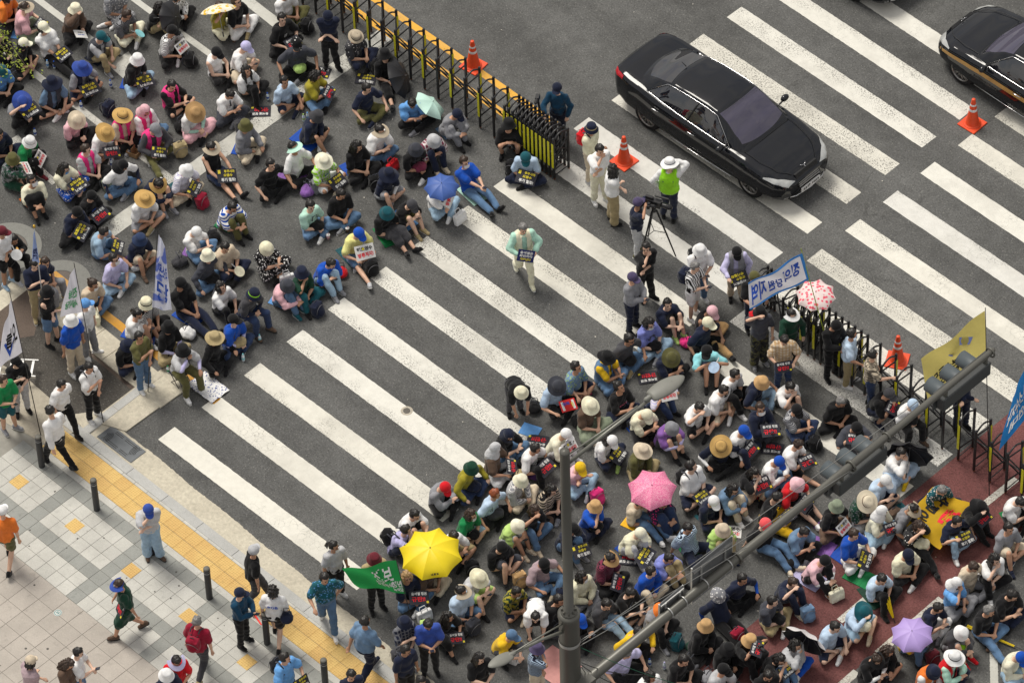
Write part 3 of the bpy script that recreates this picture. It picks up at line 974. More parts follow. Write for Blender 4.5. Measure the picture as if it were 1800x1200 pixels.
# ---------------------------------------------------------------- ground
def sheet(name, poly, z, mat, parent=None, kind=None):
    """flat sheet from world points (x, y)"""
    mb = MB(); mb.add([(p[0], p[1], z) for p in poly], [tuple(range(len(poly)))])
    me = mb.mesh(name)
    bm = bmesh.new(); bm.from_mesh(me); bmesh.ops.triangulate(bm, faces=bm.faces[:]); 
    for f in bm.faces:
        if f.normal.z < 0: f.normal_flip()
    bm.to_mesh(me); bm.free()
    o = obj(name, me, mat, parent)
    if kind: o['kind'] = kind
    return o


def PP(pts): return [G(a, b)[:2] for a, b in pts]


road = sheet('road', [(-260, -260), (260, -260), (260, 260), (-260, 260)], 0.0, M_ASPH, kind='structure')

# left edge line of the zebra crossing, one entry per stripe (pixels of the photograph), k = -1 .. 16
LA = {0: (277.7, 772), 1: (354.1, 716), 2: (428.7, 659.6), 3: (503.7, 600.9), 4: (576.5, 543.9), 8: (867.1, 328.4), 10: (1008.3, 226.3), 11: (1074.7, 176.8), 14: (1277.6, 31.1)}
LC = {0: (626.9, 1036.7), 10: (1350, 464.3), 11: (1419.1, 411.3), 12: (1488, 358.7), 13: (1555.7, 308.4), 14: (1620.4, 260), 15: (1686.4, 210.9)}


def interp(tab, k):
    ks = sorted(tab)
    if k <= ks[0]: a, b_ = ks[0], ks[1]
    elif k >= ks[-1]: a, b_ = ks[-2], ks[-1]
    else:
        a = max(q for q in ks if q <= k); b_ = min(q for q in ks if q > k) if k not in tab else a
    if a == b_: return G(*tab[a])
    pa, pb = G(*tab[a]), G(*tab[b_])
    return pa + (pb - pa) * ((k - a) / (b_ - a))


zebra = empty('zebra_crossing', (0, 0, 0)); zebra['kind'] = 'structure'
WST = .462


def rough_strip(a, b, c, d, z, seed):
    """painted bar a-b-c-d (a to b is the long side) with slightly ragged long edges"""
    rs = random.Random(seed)
    n = 90
    low = [a.lerp(b, i / n) for i in range(n + 1)]; up = [d.lerp(c, i / n) for i in range(n + 1)]
    j = lambda p: (p.x + rs.uniform(-.004, .004), p.y + rs.uniform(-.005, .005), z)
    mb = MB(); mb.add([j(p) for p in low] + [j(p) for p in up], [(i, i + 1, n + 2 + i, n + 1 + i) for i in range(n)])
    return mb


Wp = [paint('zebra_paint', (.70, .685, .625), .55, 1), paint('zebra_paint', (.68, .66, .59), 1.0, 2), paint('zebra_paint', (.71, .69, .62), .3, 3), paint('zebra_paint', (.66, .65, .61), 1.25, 4)]
for k in range(-1, 17):
    a, c = interp(LA, k), interp(LC, k)
    d_ = (c - a).normalized(); n_ = V((-d_.y, d_.x, 0))
    if k == -1: continue
    wl = WST
    mb = rough_strip(a, c, c + n_ * wl, a + n_ * wl, .004, k)
    wi = {0: 2, 1: 2, 2: 1, 3: 0, 4: 0, 7: 1, 8: 2, 9: 3, 10: 3, 11: 2, 12: 1, 13: 1}.get(k, 0)
    mb.build('stripe', Wp[wi], zebra)
zebra2 = empty('zebra_crossing', (0, 0, 0)); zebra2['kind'] = 'structure'
LA2 = {0: (1418.3, 458.3), 1: (1485.3, 405.8), 2: (1551.7, 355.3), 3: (1617.4, 304.9), 4: (1683.7, 255.6), 5: (1748, 206)}
for k in range(-3, 14):
    a = interp(LA2, k)
    L2 = 9.0 if k > -1 else (5.15 if k == -1 else 5.15)
    c = a + V((L2, -.02 * L2 / 5, 0))
    if k < 0:
        e_ = interp({0: (1798.0, 727.0), 1: (1868, 676)}, k)
        c = V((G(1744, 746).x - .05, a.y, 0))
    mb = rough_strip(a, c, c + V((0, WST, 0)), a + V((0, WST, 0)), .004, 50 + k)
    mb.build('stripe', Wp[(k + 5) % 4], zebra2)

# yellow and white lane lines
lines = empty('lane_markings', (0, 0, 0)); lines['kind'] = 'structure'


def strip(p0, p1, wd, mat, seed, z=.004, name='painted_line'):
    p0 = V((p0[0], p0[1], 0)); p1 = V((p1[0], p1[1], 0)); d_ = (p1 - p0).normalized(); n_ = V((-d_.y, d_.x, 0)) * wd / 2
    return rough_strip(p0 - n_, p1 - n_, p1 + n_, p0 + n_, z, seed).build(name, mat, lines)


M_WL = paint('line_paint', (.56, .555, .51), .8, 9)
strip((-40, 11.96), (-.35, 11.84), .17, M_YEL, 201)
strip((-40, 11.42), (-1.0, 11.30), .17, M_YEL, 202, z=.0085)
p = G(449, 222); strip((p.x, G(180, 420).y - .2), (p.x + .02, G(674, 60).y + .1), .42, M_WL, 203, z=.0065)
for (a, b_, wd) in (((237, 0), (420, 132), .15), ((405, -22), (487, 42), .26), ((7, 88), (305, 318), .16), ((40, -20), (240, 130), .16), ((-40, 203), (97, 322), .16)):
    a, b_ = G(*a), G(*b_); d_ = (b_ - a).normalized()
    a2 = a - d_ * (20 if wd > .0 else 0)
    strip((a2.x, a2.y), (b_.x, b_.y), wd, M_WL, 210 + int(wd * 100) + int(a.y * 3))
for q in ([(190, 115), (226, 91), (250, 128), (222, 143)], [(13, 248), (32, 237), (57, 268), (56, 290), (44, 300)]):
    sheet('painted_patch', PP(q), .0052, M_WL, lines)
# yellow line along the concrete median strip
a, b_ = G(140, 508), G(382, 706)
strip((a.x - 8, a.y), (b_.x, b_.y), .19, paint('yellow_paint_worn', (.60, .30, .04), .4, 8), 230, z=.006)

# red bus lane with its white lines
xa = G(1744, 746).x; xb = G(1581, 882).x; xc = G(1220, 1182).x
red = sheet('red_bus_lane', [(xa + .05, 30), (xb + .02, G(1581, 882).y), (G(1411, 1021).x, G(1411, 1021).y), (xc, G(1220, 1182).y), (xc + .15, -8), (G(1480, 1200).x + .2, -8), (G(1490, 1188).x, G(1490, 1188).y), (G(1651, 1056).x, G(1651, 1056).y), (G(1799, 937).x, G(1799, 937).y), (G(1799, 937).x + .2, 30)], .002, M_RED, kind='structure')
M_WR = paint('lane_paint_on_red', (.60, .59, .53), .7, 12, (.12, .05, .04))
for (u, v) in (((1476, 1091), (1531, 1045)), ((1727, 889), (1787, 841)), ((1600, 990), (1640, 957))):
    strip(G(*u)[:2], G(*v)[:2], .15, M_WR, 240 + u[0], z=.007)
strip(G(1475, 1207)[:2], G(1506, 1180)[:2], .17, M_WR, 250, z=.007)
strip(G(1543, 1148)[:2], G(1655, 1052)[:2], .17, M_WR, 251, z=.007)
strip(G(1785, 950)[:2], G(1840, 905)[:2], .17, M_WR, 252, z=.007)
a, b_ = G(1746, 1118), G(1748, 1215)
strip(a[:2], b_[:2], .155, M_WL, 253, z=.0045)

# side street, median strip, concrete collars
side = sheet('side_street', PP([(-130, 560), (-60, 590), (0, 549), (52, 507), (130, 505), (168, 606), (245, 676), (142, 750), (60, 682), (-130, 640)]), .003, M_ASPH2, kind='structure')
for q in ([(-60, 545), (0, 547), (52, 506), (86, 480), (62, 462), (0, 512)],):
    sheet('concrete_apron', PP(q), .005, M_CONC, kind='structure')
sheet('aggregate_strip', PP([(150, 560), (168, 607), (245, 676), (232, 686), (150, 618), (128, 560)]), .0045, M_BROWN, kind='structure')
sheet('aggregate_strip', PP([(-20, 560), (52, 507), (75, 530), (60, 590), (0, 600)]), .0045, M_BROWN, kind='structure')


def slab_row(parent, name, p0, p1, wdt, n, z0, z1, mat, gap=.008, side_=1):
    """a row of n blocks from p0 to p1 with width wdt to the right-hand side"""
    p0 = V((p0[0], p0[1], 0)); p1 = V((p1[0], p1[1], 0)); d_ = p1 - p0; L = d_.length / n; ang = math.atan2(d_.y, d_.x)
    key = (round(L, 3), round(wdt, 3), round(z1 - z0, 3))
    mb = MB(); mb.box((0, 0, 0), (L - gap, wdt - gap, z1 - z0)); me = bevel_mesh(mb.mesh(name), .006)
    d_.normalize(); nn = V((d_.y, -d_.x, 0)) * side_
    for i in range(n):
        c = p0 + d_ * (L * (i + .5)) + nn * (wdt / 2)
        obj(name, me, mat, parent, (c.x, c.y, (z0 + z1) / 2 + random.uniform(-.0012, .0012)), (random.uniform(-.002, .002), random.uniform(-.002, .002), ang))


median = empty('median_strip', (0, 0, 0)); median['kind'] = 'structure'
a, b_ = G(118, 525), G(322, 690); c, d_ = G(100, 540), G(245, 676)
slab_row(median, 'concrete_slab', (a.x, a.y), (b_.x, b_.y), .62, 6, -.05, .035, M_CONC)
mb = MB(); q = PP([(222, 759), (321, 687), (300, 640), (245, 676), (160, 740)]); mb.prism(q[::-1], -.05, .030); mb.build('concrete_slab', M_CONC, median)
a, b_ = G(142, 757), G(252, 673)
slab_row(median, 'kerb_stone', (a.x, a.y), (b_.x, b_.y), .20, 2, -.05, .040, M_GRAN)


def ring(name, px, py, ro, ri, label):
    p = G(px, py)
    t = empty(name, (p.x, p.y, 0)); t['kind'] = 'structure'
    mb = MB(); mb.lathe([(ro, -.01), (ro, .006), (ri + .02, .010), (ri, .006), (ri, -.01)], 48); mb.build('collar', stone('collar_concrete', (.20, .20, .185), .15, 40), t)
    mb = MB(); mb.lathe([(ri - .012, .0), (ri - .012, .004), (.0, .004)], 40); mb.build('fill', stone('ring_fill', (.14, .12, .105), .25, 60), t)
ring('manhole_collar', 15, 434, .70, .40, '')
ring('manhole_collar', 107, 496, .63, .335, '')

# pavement of granite tiles, each one a piece
SZ = .030
pave = empty('pavement', (0, 0, 0)); pave['kind'] = 'structure'
mb = MB(); mb.prism([(-2.0, -1.17), (12.5, -1.17), (12.5, -14), (-2.6, -14), (-2.6, -2.0)], -.05, SZ - .009); mb.build('bedding', M_JOINT, pave)
sheet('gutter', [(-1.35, -.36), (-.60, -.40), (.9, -.47), (2.95, -.50), (5.0, -.56), (7.1, -.62), (12.5, -.74), (12.5, -1.0), (-.9, -.93), (-1.75, -.93)], .006, M_CONC, kind='structure')
# ragged seam of the gutter
mb = MB(); rs = random.Random(4); pts = []
for i in range(300):
    x = -.55 + i * .045; y = -.405 - .024 * x + rs.uniform(-.010, .010) + .012 * math.sin(x * 3.1); pts.append((x, y))
mb.add([(x, y, .0075) for x, y in pts] + [(x, y - .09, .0075) for x, y in pts], [(i, 300 + i, 301 + i, i + 1) for i in range(299)])
mb.build('gutter_edge', M_CONC, None)['kind'] = 'structure'
slab_row(pave, 'kerb_stone', (-1.75, -.93), (12.75, -.97), .225, 14, -.05, SZ + .008, M_GRAN, .006)
def tile_mesh(sx, sy, nm): 
    mb = MB(); mb.box((0, 0, 0), (sx - .006, sy - .006, .05)); return bevel_mesh(mb.mesh(nm), .003)
TM = {}
def tile(x, y, sx, sy, mat, nm='tile'):
    k = (round(sx, 3), round(sy, 3), nm)
    if k not in TM: TM[k] = tile_mesh(sx, sy, nm)
    return obj(nm, TM[k], mat, pave, (x, y, SZ - .025 + random.uniform(-.0012, .0010)), (random.uniform(-.0025, .0025), random.uniform(-.0025, .0025), 0))
STUFF = {}
def stuff_tile(x, y, sx, sy, mat):
    mb = STUFF.setdefault(mat.name, (MB(), mat))[0]
    mb.box((x, y, SZ - .025 + random.uniform(-.0012, .001)), (sx - .006, sy - .006, .05))
for i in range(38):                                       # narrow light border between kerb and tactile paving
    tile(-1.0 + .36 * i, -1.192, .36, .072, M_LIGHT, 'border_stone')
for i in range(27): tile(-1.2 + .5 * i + .25, -1.910, .5, .15, M_LIGHT, 'border_stone')
DOME = MB(); DOME.box((0, 0, 0), (.294, .294, .05))
for i in range(6):
    for j in range(6):
        DOME.lathe([(.0175, .025), (.013, .0305), (.0, .031)], 6, (-.123 + .0492 * i, -.123 + .0492 * j, 0))
DOMEM = DOME.mesh('tactile_tile')
for i in range(44):
    for j in range(2):
        if j == 1 and i < 3 and False: continue
        x0 = -1.47 + .30 * i
        if j == 0 and x0 < -1.3: pass
        obj('tactile_tile', DOMEM, M_TACT, pave, (x0 + .15, -1.383 - .304 * j, SZ - .025 + .002), (0, 0, 0))
obj('tactile_tile', DOMEM, M_TACT, pave, (-1.07 - .55, -1.383, SZ - .025), (0, 0, 0))
YEL = [-1.09 + 1.675 * i for i in range(8)]
for x in YEL: obj('tactile_tile', DOMEM, M_TACT, pave, (x, -2.79, SZ - .021), (0, 0, 0))
cnt = 0
BL = []
y = -2.0
nt_ = 0
for r_ in range(34):
    yc = -1.985 - .305 * r_ - .1525
    if yc < -4.2: break
    dark_row = r_ in (0, 4)
    for c_ in range(-6, 40):
        x = -.03 + .305 * c_ + .1525
        if x < -1.9: continue
        dcol = (c_ % 7) == 6
        mat = M_DARK if dark_row or dcol else M_LIGHT
        if r_ >= 5 and not dcol: mat = M_LIGHT
        px_, py_ = PX((x, yc, 0))
        vis = -20 < px_ < 1820 and -20 < py_ < 1220
        if not vis and (px_ < -80 or py_ > 1300): 
            stuff_tile(x, yc, .305, .305, mat); continue
        if cnt < 290: tile(x, yc, .305, .305, mat); cnt += 1
        else: stuff_tile(x, yc, .305, .305, mat)
for r_ in range(22):
    yc = -4.337 - .43 * r_
    for c_ in range(-7, 26):
        x = -.03 + .43 * c_ + (.0 if r_ % 2 else .0)
        if x < -2.3: continue
        px_, py_ = PX((x, yc, 0))
        if -40 < px_ < 1840 and -40 < py_ < 1240: tile(x, yc, .43, .43, M_PEACH, 'paver')
        else: stuff_tile(x, yc, .43, .43, M_PEACH)
for k, (mb, mat) in STUFF.items():
    o = mb.build('tile', mat, pave); o['kind'] = 'stuff'
# beige concrete ramp beside the side street
mb = MB(); q = PP([(50, 668), (142, 748), (95, 790), (-70, 700), (-130, 640), (0, 640)]); mb.prism(q[::-1], -.05, .026); o = mb.build('concrete_ramp', stone('ramp_concrete', (.36, .325, .26), .2, 20)); o['kind'] = 'structure'
# drain cover in the gutter
dr = empty('drain_cover', (-.355, -.675, .010))
tag(dr, 'dark grey rectangular drain cover with curved slots set in the gutter', 'drain cover')
mb = MB(); mb.box((0, 0, 0), (1.02, .42, .016)); obj('plate', bevel_mesh(mb.mesh('plate'), .004), plain('cast_iron', (.105, .115, .125), .5, .5, .3), dr)
mb = MB()
for s in (1, -1):
    for y_ in (-.155, -.115):
        mb.box((s * -.15, s * y_, .0095), (.34, .012, .004)); mb.box((s * .20, s * y_, .0095), (.22, .012, .004))
    for r_ in (.14, .17, .20, .23, .26):
        for a_ in range(8):
            t0 = R((180 if s > 0 else 0) + -42 + a_ * 10.5); t1 = t0 + R(8.5)
            cx_, cy_ = s * .52, s * .08
            pts = [(cx_ + r_ * math.cos(t), cy_ + r_ * math.sin(t)) for t in (t0, (t0 + t1) / 2, t1)]
            if all(abs(p_[0]) < .49 and abs(p_[1]) < .19 for p_ in pts): mb.tube([(p_[0], p_[1], .010) for p_ in pts], .0055, 5)
mb.build('slot', plain('slot_black', (.01, .01, .01)), dr)
t = empty('valve_cover', G(715, 722)); tag(t, 'small round dark cover on the fourth zebra stripe', 'cover')
MB().lathe([(.075, 0), (.075, .008), (.055, .010), (0, .009)], 24).build('lid', plain('valve_iron', (.10, .09, .075), .7), t)
MB().lathe([(.13, .0), (.12, .0065), (.080, .0065)], 24).build('surround', plain('valve_mortar', (.42, .38, .31), .9, var=.3, sc=20), t)
# small round plate in the pavement
p = G(102, 1078); t = empty('survey_marker', (p.x, p.y, SZ)); tag(t, 'small round white and teal marker disc set in the beige pavers', 'marker')
MB().lathe([(.085, 0), (.085, .004), (0, .004)], 24).build('disc', plain('marker_white', (.5, .52, .5)), t)
MB().lathe([(.072, .0045), (.060, .0055), (.060, .0045)], 24).build('ring', plain('marker_teal', (.06, .2, .2)), t)
for s in (1, -1): MB().box((s * .018, 0, .006), (.018, .05, .003)).build('footprint_mark', plain('marker_teal', (.06, .2, .2)), t)

mb = MB(); rs = random.Random(77)
for i in range(60):
    x, y = rs.uniform(-1.5, 11), -2.0 - abs(rs.gauss(0, 2.2)); r_ = rs.uniform(.010, .024)
    mb.lathe([(r_ * rs.uniform(.8, 1.2), SZ + .001), (r_ * .6, SZ + .003), (0, SZ + .003)], 9, (x, y, 0))
o = mb.build('chewing_gum_spot', plain('gum_dark', (.09, .085, .075), .8)); tag(o, 'small dark gum spots scattered over the granite pavement', 'gum spots', kind='stuff')
mb = MB()
for i in range(90):
    x, y = rs.uniform(-9, 16), rs.uniform(0, 17); a_ = rs.uniform(0, 6.28); l_ = rs.uniform(.008, .022)
    mb.add([(x + l_ * math.cos(a_ + q), y + l_ * math.sin(a_ + q), .0088 + rs.uniform(0, .003)) for q in (0, 1.3, 3.2, 4.6)], [(0, 1, 2, 3)])
o = mb.build('litter', plain('litter_pale', (.45, .43, .38), .8, var=.4, sc=3)); tag(o, 'tiny pale scraps and chips scattered over the road', 'litter', kind='stuff')


# ---------------------------------------------------------------- the crowd
def ZR(ox, oy, s):
    """reading frame of one enlarged view of the photograph"""
    def f(x, y, *a, **k): return person(ox + x / s, oy + y / s, *a, **k)
    return f


P = ZR(0, 0, 4.445)                                       # upper left
P(195, 60, 'cross.sign.l', 40, 'uw+visor:beige', 'T pale_pink', 'p sage', 'black', 'pack=red,mat=sky_blue')
P(590, 75, 'cross.up.e', 10, 'bw+bucket:cream', 'L brown', 'p black', 'black', 'paper')
P(900, -60, 'side.lap.d', 0, 'b', 'D grey/floral/white', 'k grey/floral/white', 'white')
P(340, 218, 'far.lap.f', 0, 'b+cap:cream', 'T white', 'p black', 'white', 'pack=flip')
P(185, 345, 'cross.lap.e', 20, 'b+cap:cream', 'T black', 's black', 'black', 'bag=black')
P(990, 120, 'cross.lap.e', 15, 'sw', 'T grey/fine/black', 'p cream', 'white', 'glasses,fan=aqua')
P(1250, 60, 'hug.fold.l', 5, 'b', 'T black', 'p khaki', 'black', 'glasses,mask')
P(1345, 245, 'cross.sign.d', 10, 's+cap:black', 'T white/fine/black', 'p black', 'white', 'pack=white,bagf=black')
P(1690, 415, 'lotus.lap.e', 5, 's+cap:black', 'K white', 'p black', 'black')
P(790, 292, 'one.feet.e', 5, 's+cap:teal', 'T light_grey', 'p khaki', 'grey', 'mask=black,vest=charcoal,bag=black,mat=navy')
P(1075, 470, 'cross.lap.d', 15, 'b+bucket:white', 'T black', 'p pale_denim', 'black', 'pack=flip,bagl=olive,mat=blue')
P(1345, 668, 'lotus.phone.d', 0, 's', 'T black', 's black', 'black', 'vest=pink')
P(645, 530, 'cross.sign.e', -5, 's+floppy:royal_blue', 'T grey', 's navy', 'black', 'vest=navy,pack=flip')
P(410, 645, 'cross.feet.l', -10, 's+floppy:navy', 'T slate', 's black', 'white', 'vest=charcoal,glasses')
P(175, 792, 'cross.up.D', -10, 's+floppy:royal_blue', 'T grey', 'p black', 'black', 'vest=black,pack=flip')
P(1135, 862, 'lotus.lap.d', 5, 's+hood:pale_pink', 'L white', 'p denim', 'black', 'vest=pink')
P(960, 908, 'lotus.lap.d', 0, 'lw+straw:straw:charcoal', 'T beige', 'p black', 'grey', 'vest=pink')
P(600, 942, 'cross.lap.D', -5, 's+wide:beige', 'T pale_pink', 'p black', 'black', 'sleeve=black')
P(820, 1040, 'cross.sign.D', 0, 's+straw:straw', 'T white', 's grey', 'white', 'pack=red')
P(1210, 1012, 'ext.sign.D', -10, 's+cap:grey', 'L dark_grey', 'p olive', 'white', 'vest=pink,pack=b')
P(1525, 882, 'cross.lap.D', 0, 's+straw:tan', 'T white', 'k pale_pink', 'black', 'sleeve=mint')
P(10, 555, 'cross.lap.d', -5, 's+cap:teal', 'T sky_blue', 'p black', 'black', 'bag=black')
P(0, 285, 'hug.lap.d', 0, 's', 'L black', 'p black', 'black')
P(-5, 1050, 'cross.lap.f', 5, 's', 'T navy', 'p navy', 'black', 'bag=black')
P(1390, -30, 'cross.lap.d', 10, 'b', 'L white/floral/black', 'p black', 'black')
P(70, -25, 'cross.lap.d', 20, 'b', 'T orange', 'p black', 'black')

P = ZR(350, 0, 4.445)
P(165, 60, 'cross.up.u', 15, 'sw', 'T mustard', 'p cream', 'brown', 'glasses,umb=1')
P(292, 15, 'cross.lap.u', 10, 'sw', 'T black', 'p white', 'khaki', 'glasses')
P(362, 372, 'cross.phone.D', 5, 's+cap:lilac', 'T white', 's beige', 'khaki')
P(372, 552, 'one.lap.u', 10, 'l', 'T white', 'p black', 'black', 'bottle')
P(242, 742, 'cross.phone.D', 0, 's', 'T white', 'p charcoal', 'grey', 'bagf=dark_grey,tie')
P(650, 150, 'cross.sign.r', 0, 's', 'T black', 'p black', 'grey', 'pack=red')
P(680, -40, 'lotus.lap.d', 0, 's', 'T white', 'p olive', 'black', 'bagf=black')
P(760, 348, 'cross.knees.f', -30, 's+cap:black/dots/white', 'T charcoal', 'p black', 'grey', 'bagl=lime,fat', scale=1.08)
P(1005, 128, 'relax.fold.D', -40, 's+cap:navy', 'T navy', 'p black', 'black', 'mask=teal', scale=1.05)
P(1225, 292, 'lotus.lap.d', 0, 's+fedora:beige:black', 'T dark_grey/dots/white', 'p navy', 'black', 'bagf=black')
P(1455, 432, 'ext.lap.u', -15, 's+bucket:black', 'T black', 'k black', 'black', 'glasses')
P(915, 592, 'lotus.phone.D', 20, 'b', 'T mustard', 'p denim', 'black', 'pack=red')
P(668, 640, 'cross.feet.u', -5, 's', 'T pale_blue', 's navy', 'navy')
P(1310, 692, 'lotus.knees.e', -10, 's', 'T navy', 'p olive', 'navy')
P(920, 912, 'one.lap.D', 10, 's+bucket:dark_grey', 'L navy', 's black', 'white', 'mask=black,mat=blue,bag=black')
P(1665, 812, 'cross.phone.D', -25, 's', 'T sky_blue', 'p black', 'grey', 'mask=black')
P(365, 985, 'cross.feet.f', 15, 's+bucket:olive', 'L grey', 'p beige', 'black', 'mat=blue')
P(1412, 1022, 'cross.phone.d', -5, 'u+visor:beige', 'T white', 'p denim', 'black', 'bagf=red')

P = ZR(0, 230, 4.445)                                     # left
P(100, 225, 'cross.chin.R', 45, 's+bucket:olive', 'L dark_green/camo/grey', 's dark_green', 'white', 'pack=yellow')
P(233, 90, 'one.sign.d', 30, 's+bucket:white:light_grey', 'T green', 'p black', 'maroon', 'pack=white,sleeve=black')
P(252, 392, 'hug.lap.u', -20, 'u', 'T cream', 'k black', 'black', 'glasses,mask,mat=orange')
P(505, 292, 'lotus.phone.e', 10, 'l', 'T cream', 'k blue/floral/white', 'black', 'mask=sky_blue,pack=flip')
P(672, 147, 'lotus.lap.l', 0, 'sw', 'T light_grey', 'p black', 'black', 'vest=pink,bagf=sage')
P(962, 272, 'cross.knees.D', -5, 's+hood:black', 'T white', 'p denim', 'grey', 'sleeve=navy,bag=black,mat=sky_blue')
P(1235, 415, 'hug.lap.D', -5, 's+visor:straw', 'L navy', 's navy', 'grey')
P(1132, 537, 'cross.lap.d', 0, 's+straw:straw', 'T white', 's grey', 'khaki')
P(1460, 312, 'cross.sign.D', 5, 's+bucket:white', 'T white/fine/lilac', 'p beige', 'black', 'pack=b,bagf=crimson,mat=teal')
P(1650, 132, 'far.sign.d', -10, 's+visor:beige', 'K black', 's dark_denim', 'black', 'pack=b')
P(715, 515, 'cross.lap.e', 0, 's+cap:black', 'T black', 'p black', 'black', 'pack=red')
P(600, 642, 'cross.phone.D', 0, 's+cap:black', 'T navy', 'p black', 'black', 'pack=flip')
P(812, 792, 'ext.sign.e', 25, 's', 'T pale_denim', 's denim', 'white', 'pack=b')
P(1095, 852, 'one.lap.e', 0, 's+bucket:dark_denim', 'T navy', 's beige', 'brown', 'mat=purple')
P(892, 1002, 'cross.feet.f', 0, 's', 'T lilac', 'p pale_denim', 'white', 'glasses,mask')
P(1530, 792, 'lotus.phone.D', 5, 's+cap:white', 'T white', 'p denim', 'white', 'bag=dark_grey,mat=purple')
P(18, 792, 'stand.fold.l', 0, 's+cap:maroon', 'T white', 's black', 'pale_denim', 'fan=white')
P(105, 850, 'stool.phone.d', 10, 's', 'L black', 'p black', 'light_grey')

P = ZR(0, 460, 4.445)
P(270, 25, 'stand.pole.d', -30, 's', 'T navy', 'p khaki', 'khaki', 'fat', scale=1.07)
P(355, 12, 'stool.lap.R', 20, 'sw', 'T navy', 'p grey', 'khaki')
P(370, 238, 'relax.fold.f', 20, 's+bucket:black', 'K black', 's denim', 'black')
P(557, 462, 'relax.side.l', 0, 's+bucket:white', 'T blue', 'p beige', 'white', '')
P(668, 335, 'relax.side.L', 10, 's+cap:sky_blue', 'T white', 'p grey', 'white', '')
P(728, 178, 'cross.lap.d', 0, 'uw', 'T beige', 'p denim', 'brown', 'mask')
P(1078, 415, 'hug.phone.f', 10, 'p', 'T white', 's white', 'white', 'mat=blue,mask')
P(1147, 330, 'cross.lap.f', 10, 's+bucket:cream:black', 'T black/fine/white', 'p black', 'grey', 'bagf=white')
P(1412, 175, 'far.lap.e', -5, 's+cap:black', 'T black', 'p navy', 'black', 'mat=blue', scale=1.08)
P(1000, 655, 'cross.lap.e', 0, 's+bucket:navy', 'T black', 'p navy', 'black', 'mat=blue')
P(1090, 590, 'stand.pole.f', 0, 's', 'T olive', 'p denim', 'white', '')
P(1318, 512, 'lotus.lap.e', 5, 's+bucket:black', 'T black', 'p khaki', 'khaki', 'sleeve=lilac')
P(1432, 697, 'stool.mic.f', 0, 's+bucket:black', 'T light_grey', 'p olive', 'white', 'sleeve=lilac,stool')
P(1682, 597, 'cross.knees.f', 5, 's+wide:khaki', 'L black', 'p black', 'black', 'glasses')
P(125, 782, 'stand.pole.l', -20, 's+cap:black', 'T black', 'p light_grey', 'black', '')
P(25, 925, 'relax.phone.l', 0, 'sw', 'T green', 's teal', 'grey', '')
P(482, 962, 'walk.swing.e', 0, 's', 'T white', 'p black', 'black', '')
P(697, 828, 'stand.pole.d', 0, 's', 'T white', 'p black', 'white', 'back=black')

P = ZR(0, 600, 4.445)
P(388, 545, 'walk.swing.d', 180, 's', 'L white', 'p black', 'black', '')

P = ZR(350, 430, 4.445)
P(430, 390, 'stool.lap.e', 10, 's+bucket:navy:neon_green', 'T dark_grey', 'p dark_denim', 'brown', 'sleeve=navy,stool,glasses')
P(272, 592, 'cross.lap.f', 5, 's+cap:black', 'T blue', 'p dark_denim', 'navy', 'sleeve=lilac,bagl=khaki')
P(692, 322, 'hug.lap.d', 0, 's+bucket:charcoal', 'L pale_pink', 'p denim', 'teal', 'mat=sky_blue')
P(805, 222, 'one.chin.f', 0, 's+bucket:navy', 'T dark_green', 'p teal', 'black', 'bagf=navy')
P(1030, 150, 'hug.phone.D', -10, 's', 'T blue', 'p pale_denim', 'grey', 'bag=red')
P(530, 32, 'lotus.phone.D', 0, 's+bucket:cream', 'D black/floral/white', 'k black/floral/white', 'black', 'bagf=white')
P(175, 332, 'one.feet.u', 5, 'b', 'T white', 'p black', 'white')
P(70, 88, 'cross.knees.f', 0, 's+bucket:cream', 'L charcoal', 'p denim', 'grey', 'bagl=black')
P(205, 22, 'lotus.lap.d', 0, 's', 'T beige', 'p navy', 'black', 'fan=cream')

P = ZR(350, 230, 4.445)
P(562, 265, 'cross.knees.f', -10, 's', 'T black', 'p black', 'black', 'mat=blue')
P(740, 132, 'lotus.knees.u', -5, 's+visor:mint', 'T white', 'p black', 'grey', 'bagf=grey,mat=purple')
P(975, 240, 'lotus.sign.d', 5, 's+wide:cream', 'T neon_green/plaid/white', 's white', 'beige', 'pack=b,bag=purple')
P(1235, 120, 'lotus.lap.e', -5, 'l', 'T black', 'p black', 'black', 'bagf=black,mat=blue')
P(1108, 495, 'lotus.lap.D', -10, 's', 'T black', 'p denim', 'grey')
P(872, 590, 'cross.lap.f', 0, 'u', 'T mint', 'p denim', 'white', 'bagl=black')
P(262, 602, 'hug.lap.d', -5, 's', 'T white/stripe/blue', 'p olive', 'black', 'mask,bag=black,mat=green')
P(1245, 805, 'ext.sign.D', -5, 's+cap:blue', 'T pale_yellow', 's denim', 'light_grey', 'pack=white,bagf=black,mat=teal')
P(1470, 645, 'out.lap.d', -5, 's+bucket:teal', 'T black', 'k dark_grey', 'black', 'mat=green')
P(1658, 582, 'hug.phone.D', 0, 's+cap:dark_grey', 'T black', 's olive', 'khaki', 'mat=sky_blue')
P(1485, 340, 'one.lap.d', 0, 's+floppy:navy', 'T navy', 's grey', 'grey', 'sleeve=white')
P(1695, 150, 'cross.lap.d', -5, 's+bucket:charcoal', 'T black', 'p black', 'white', 'bagl=burgundy')

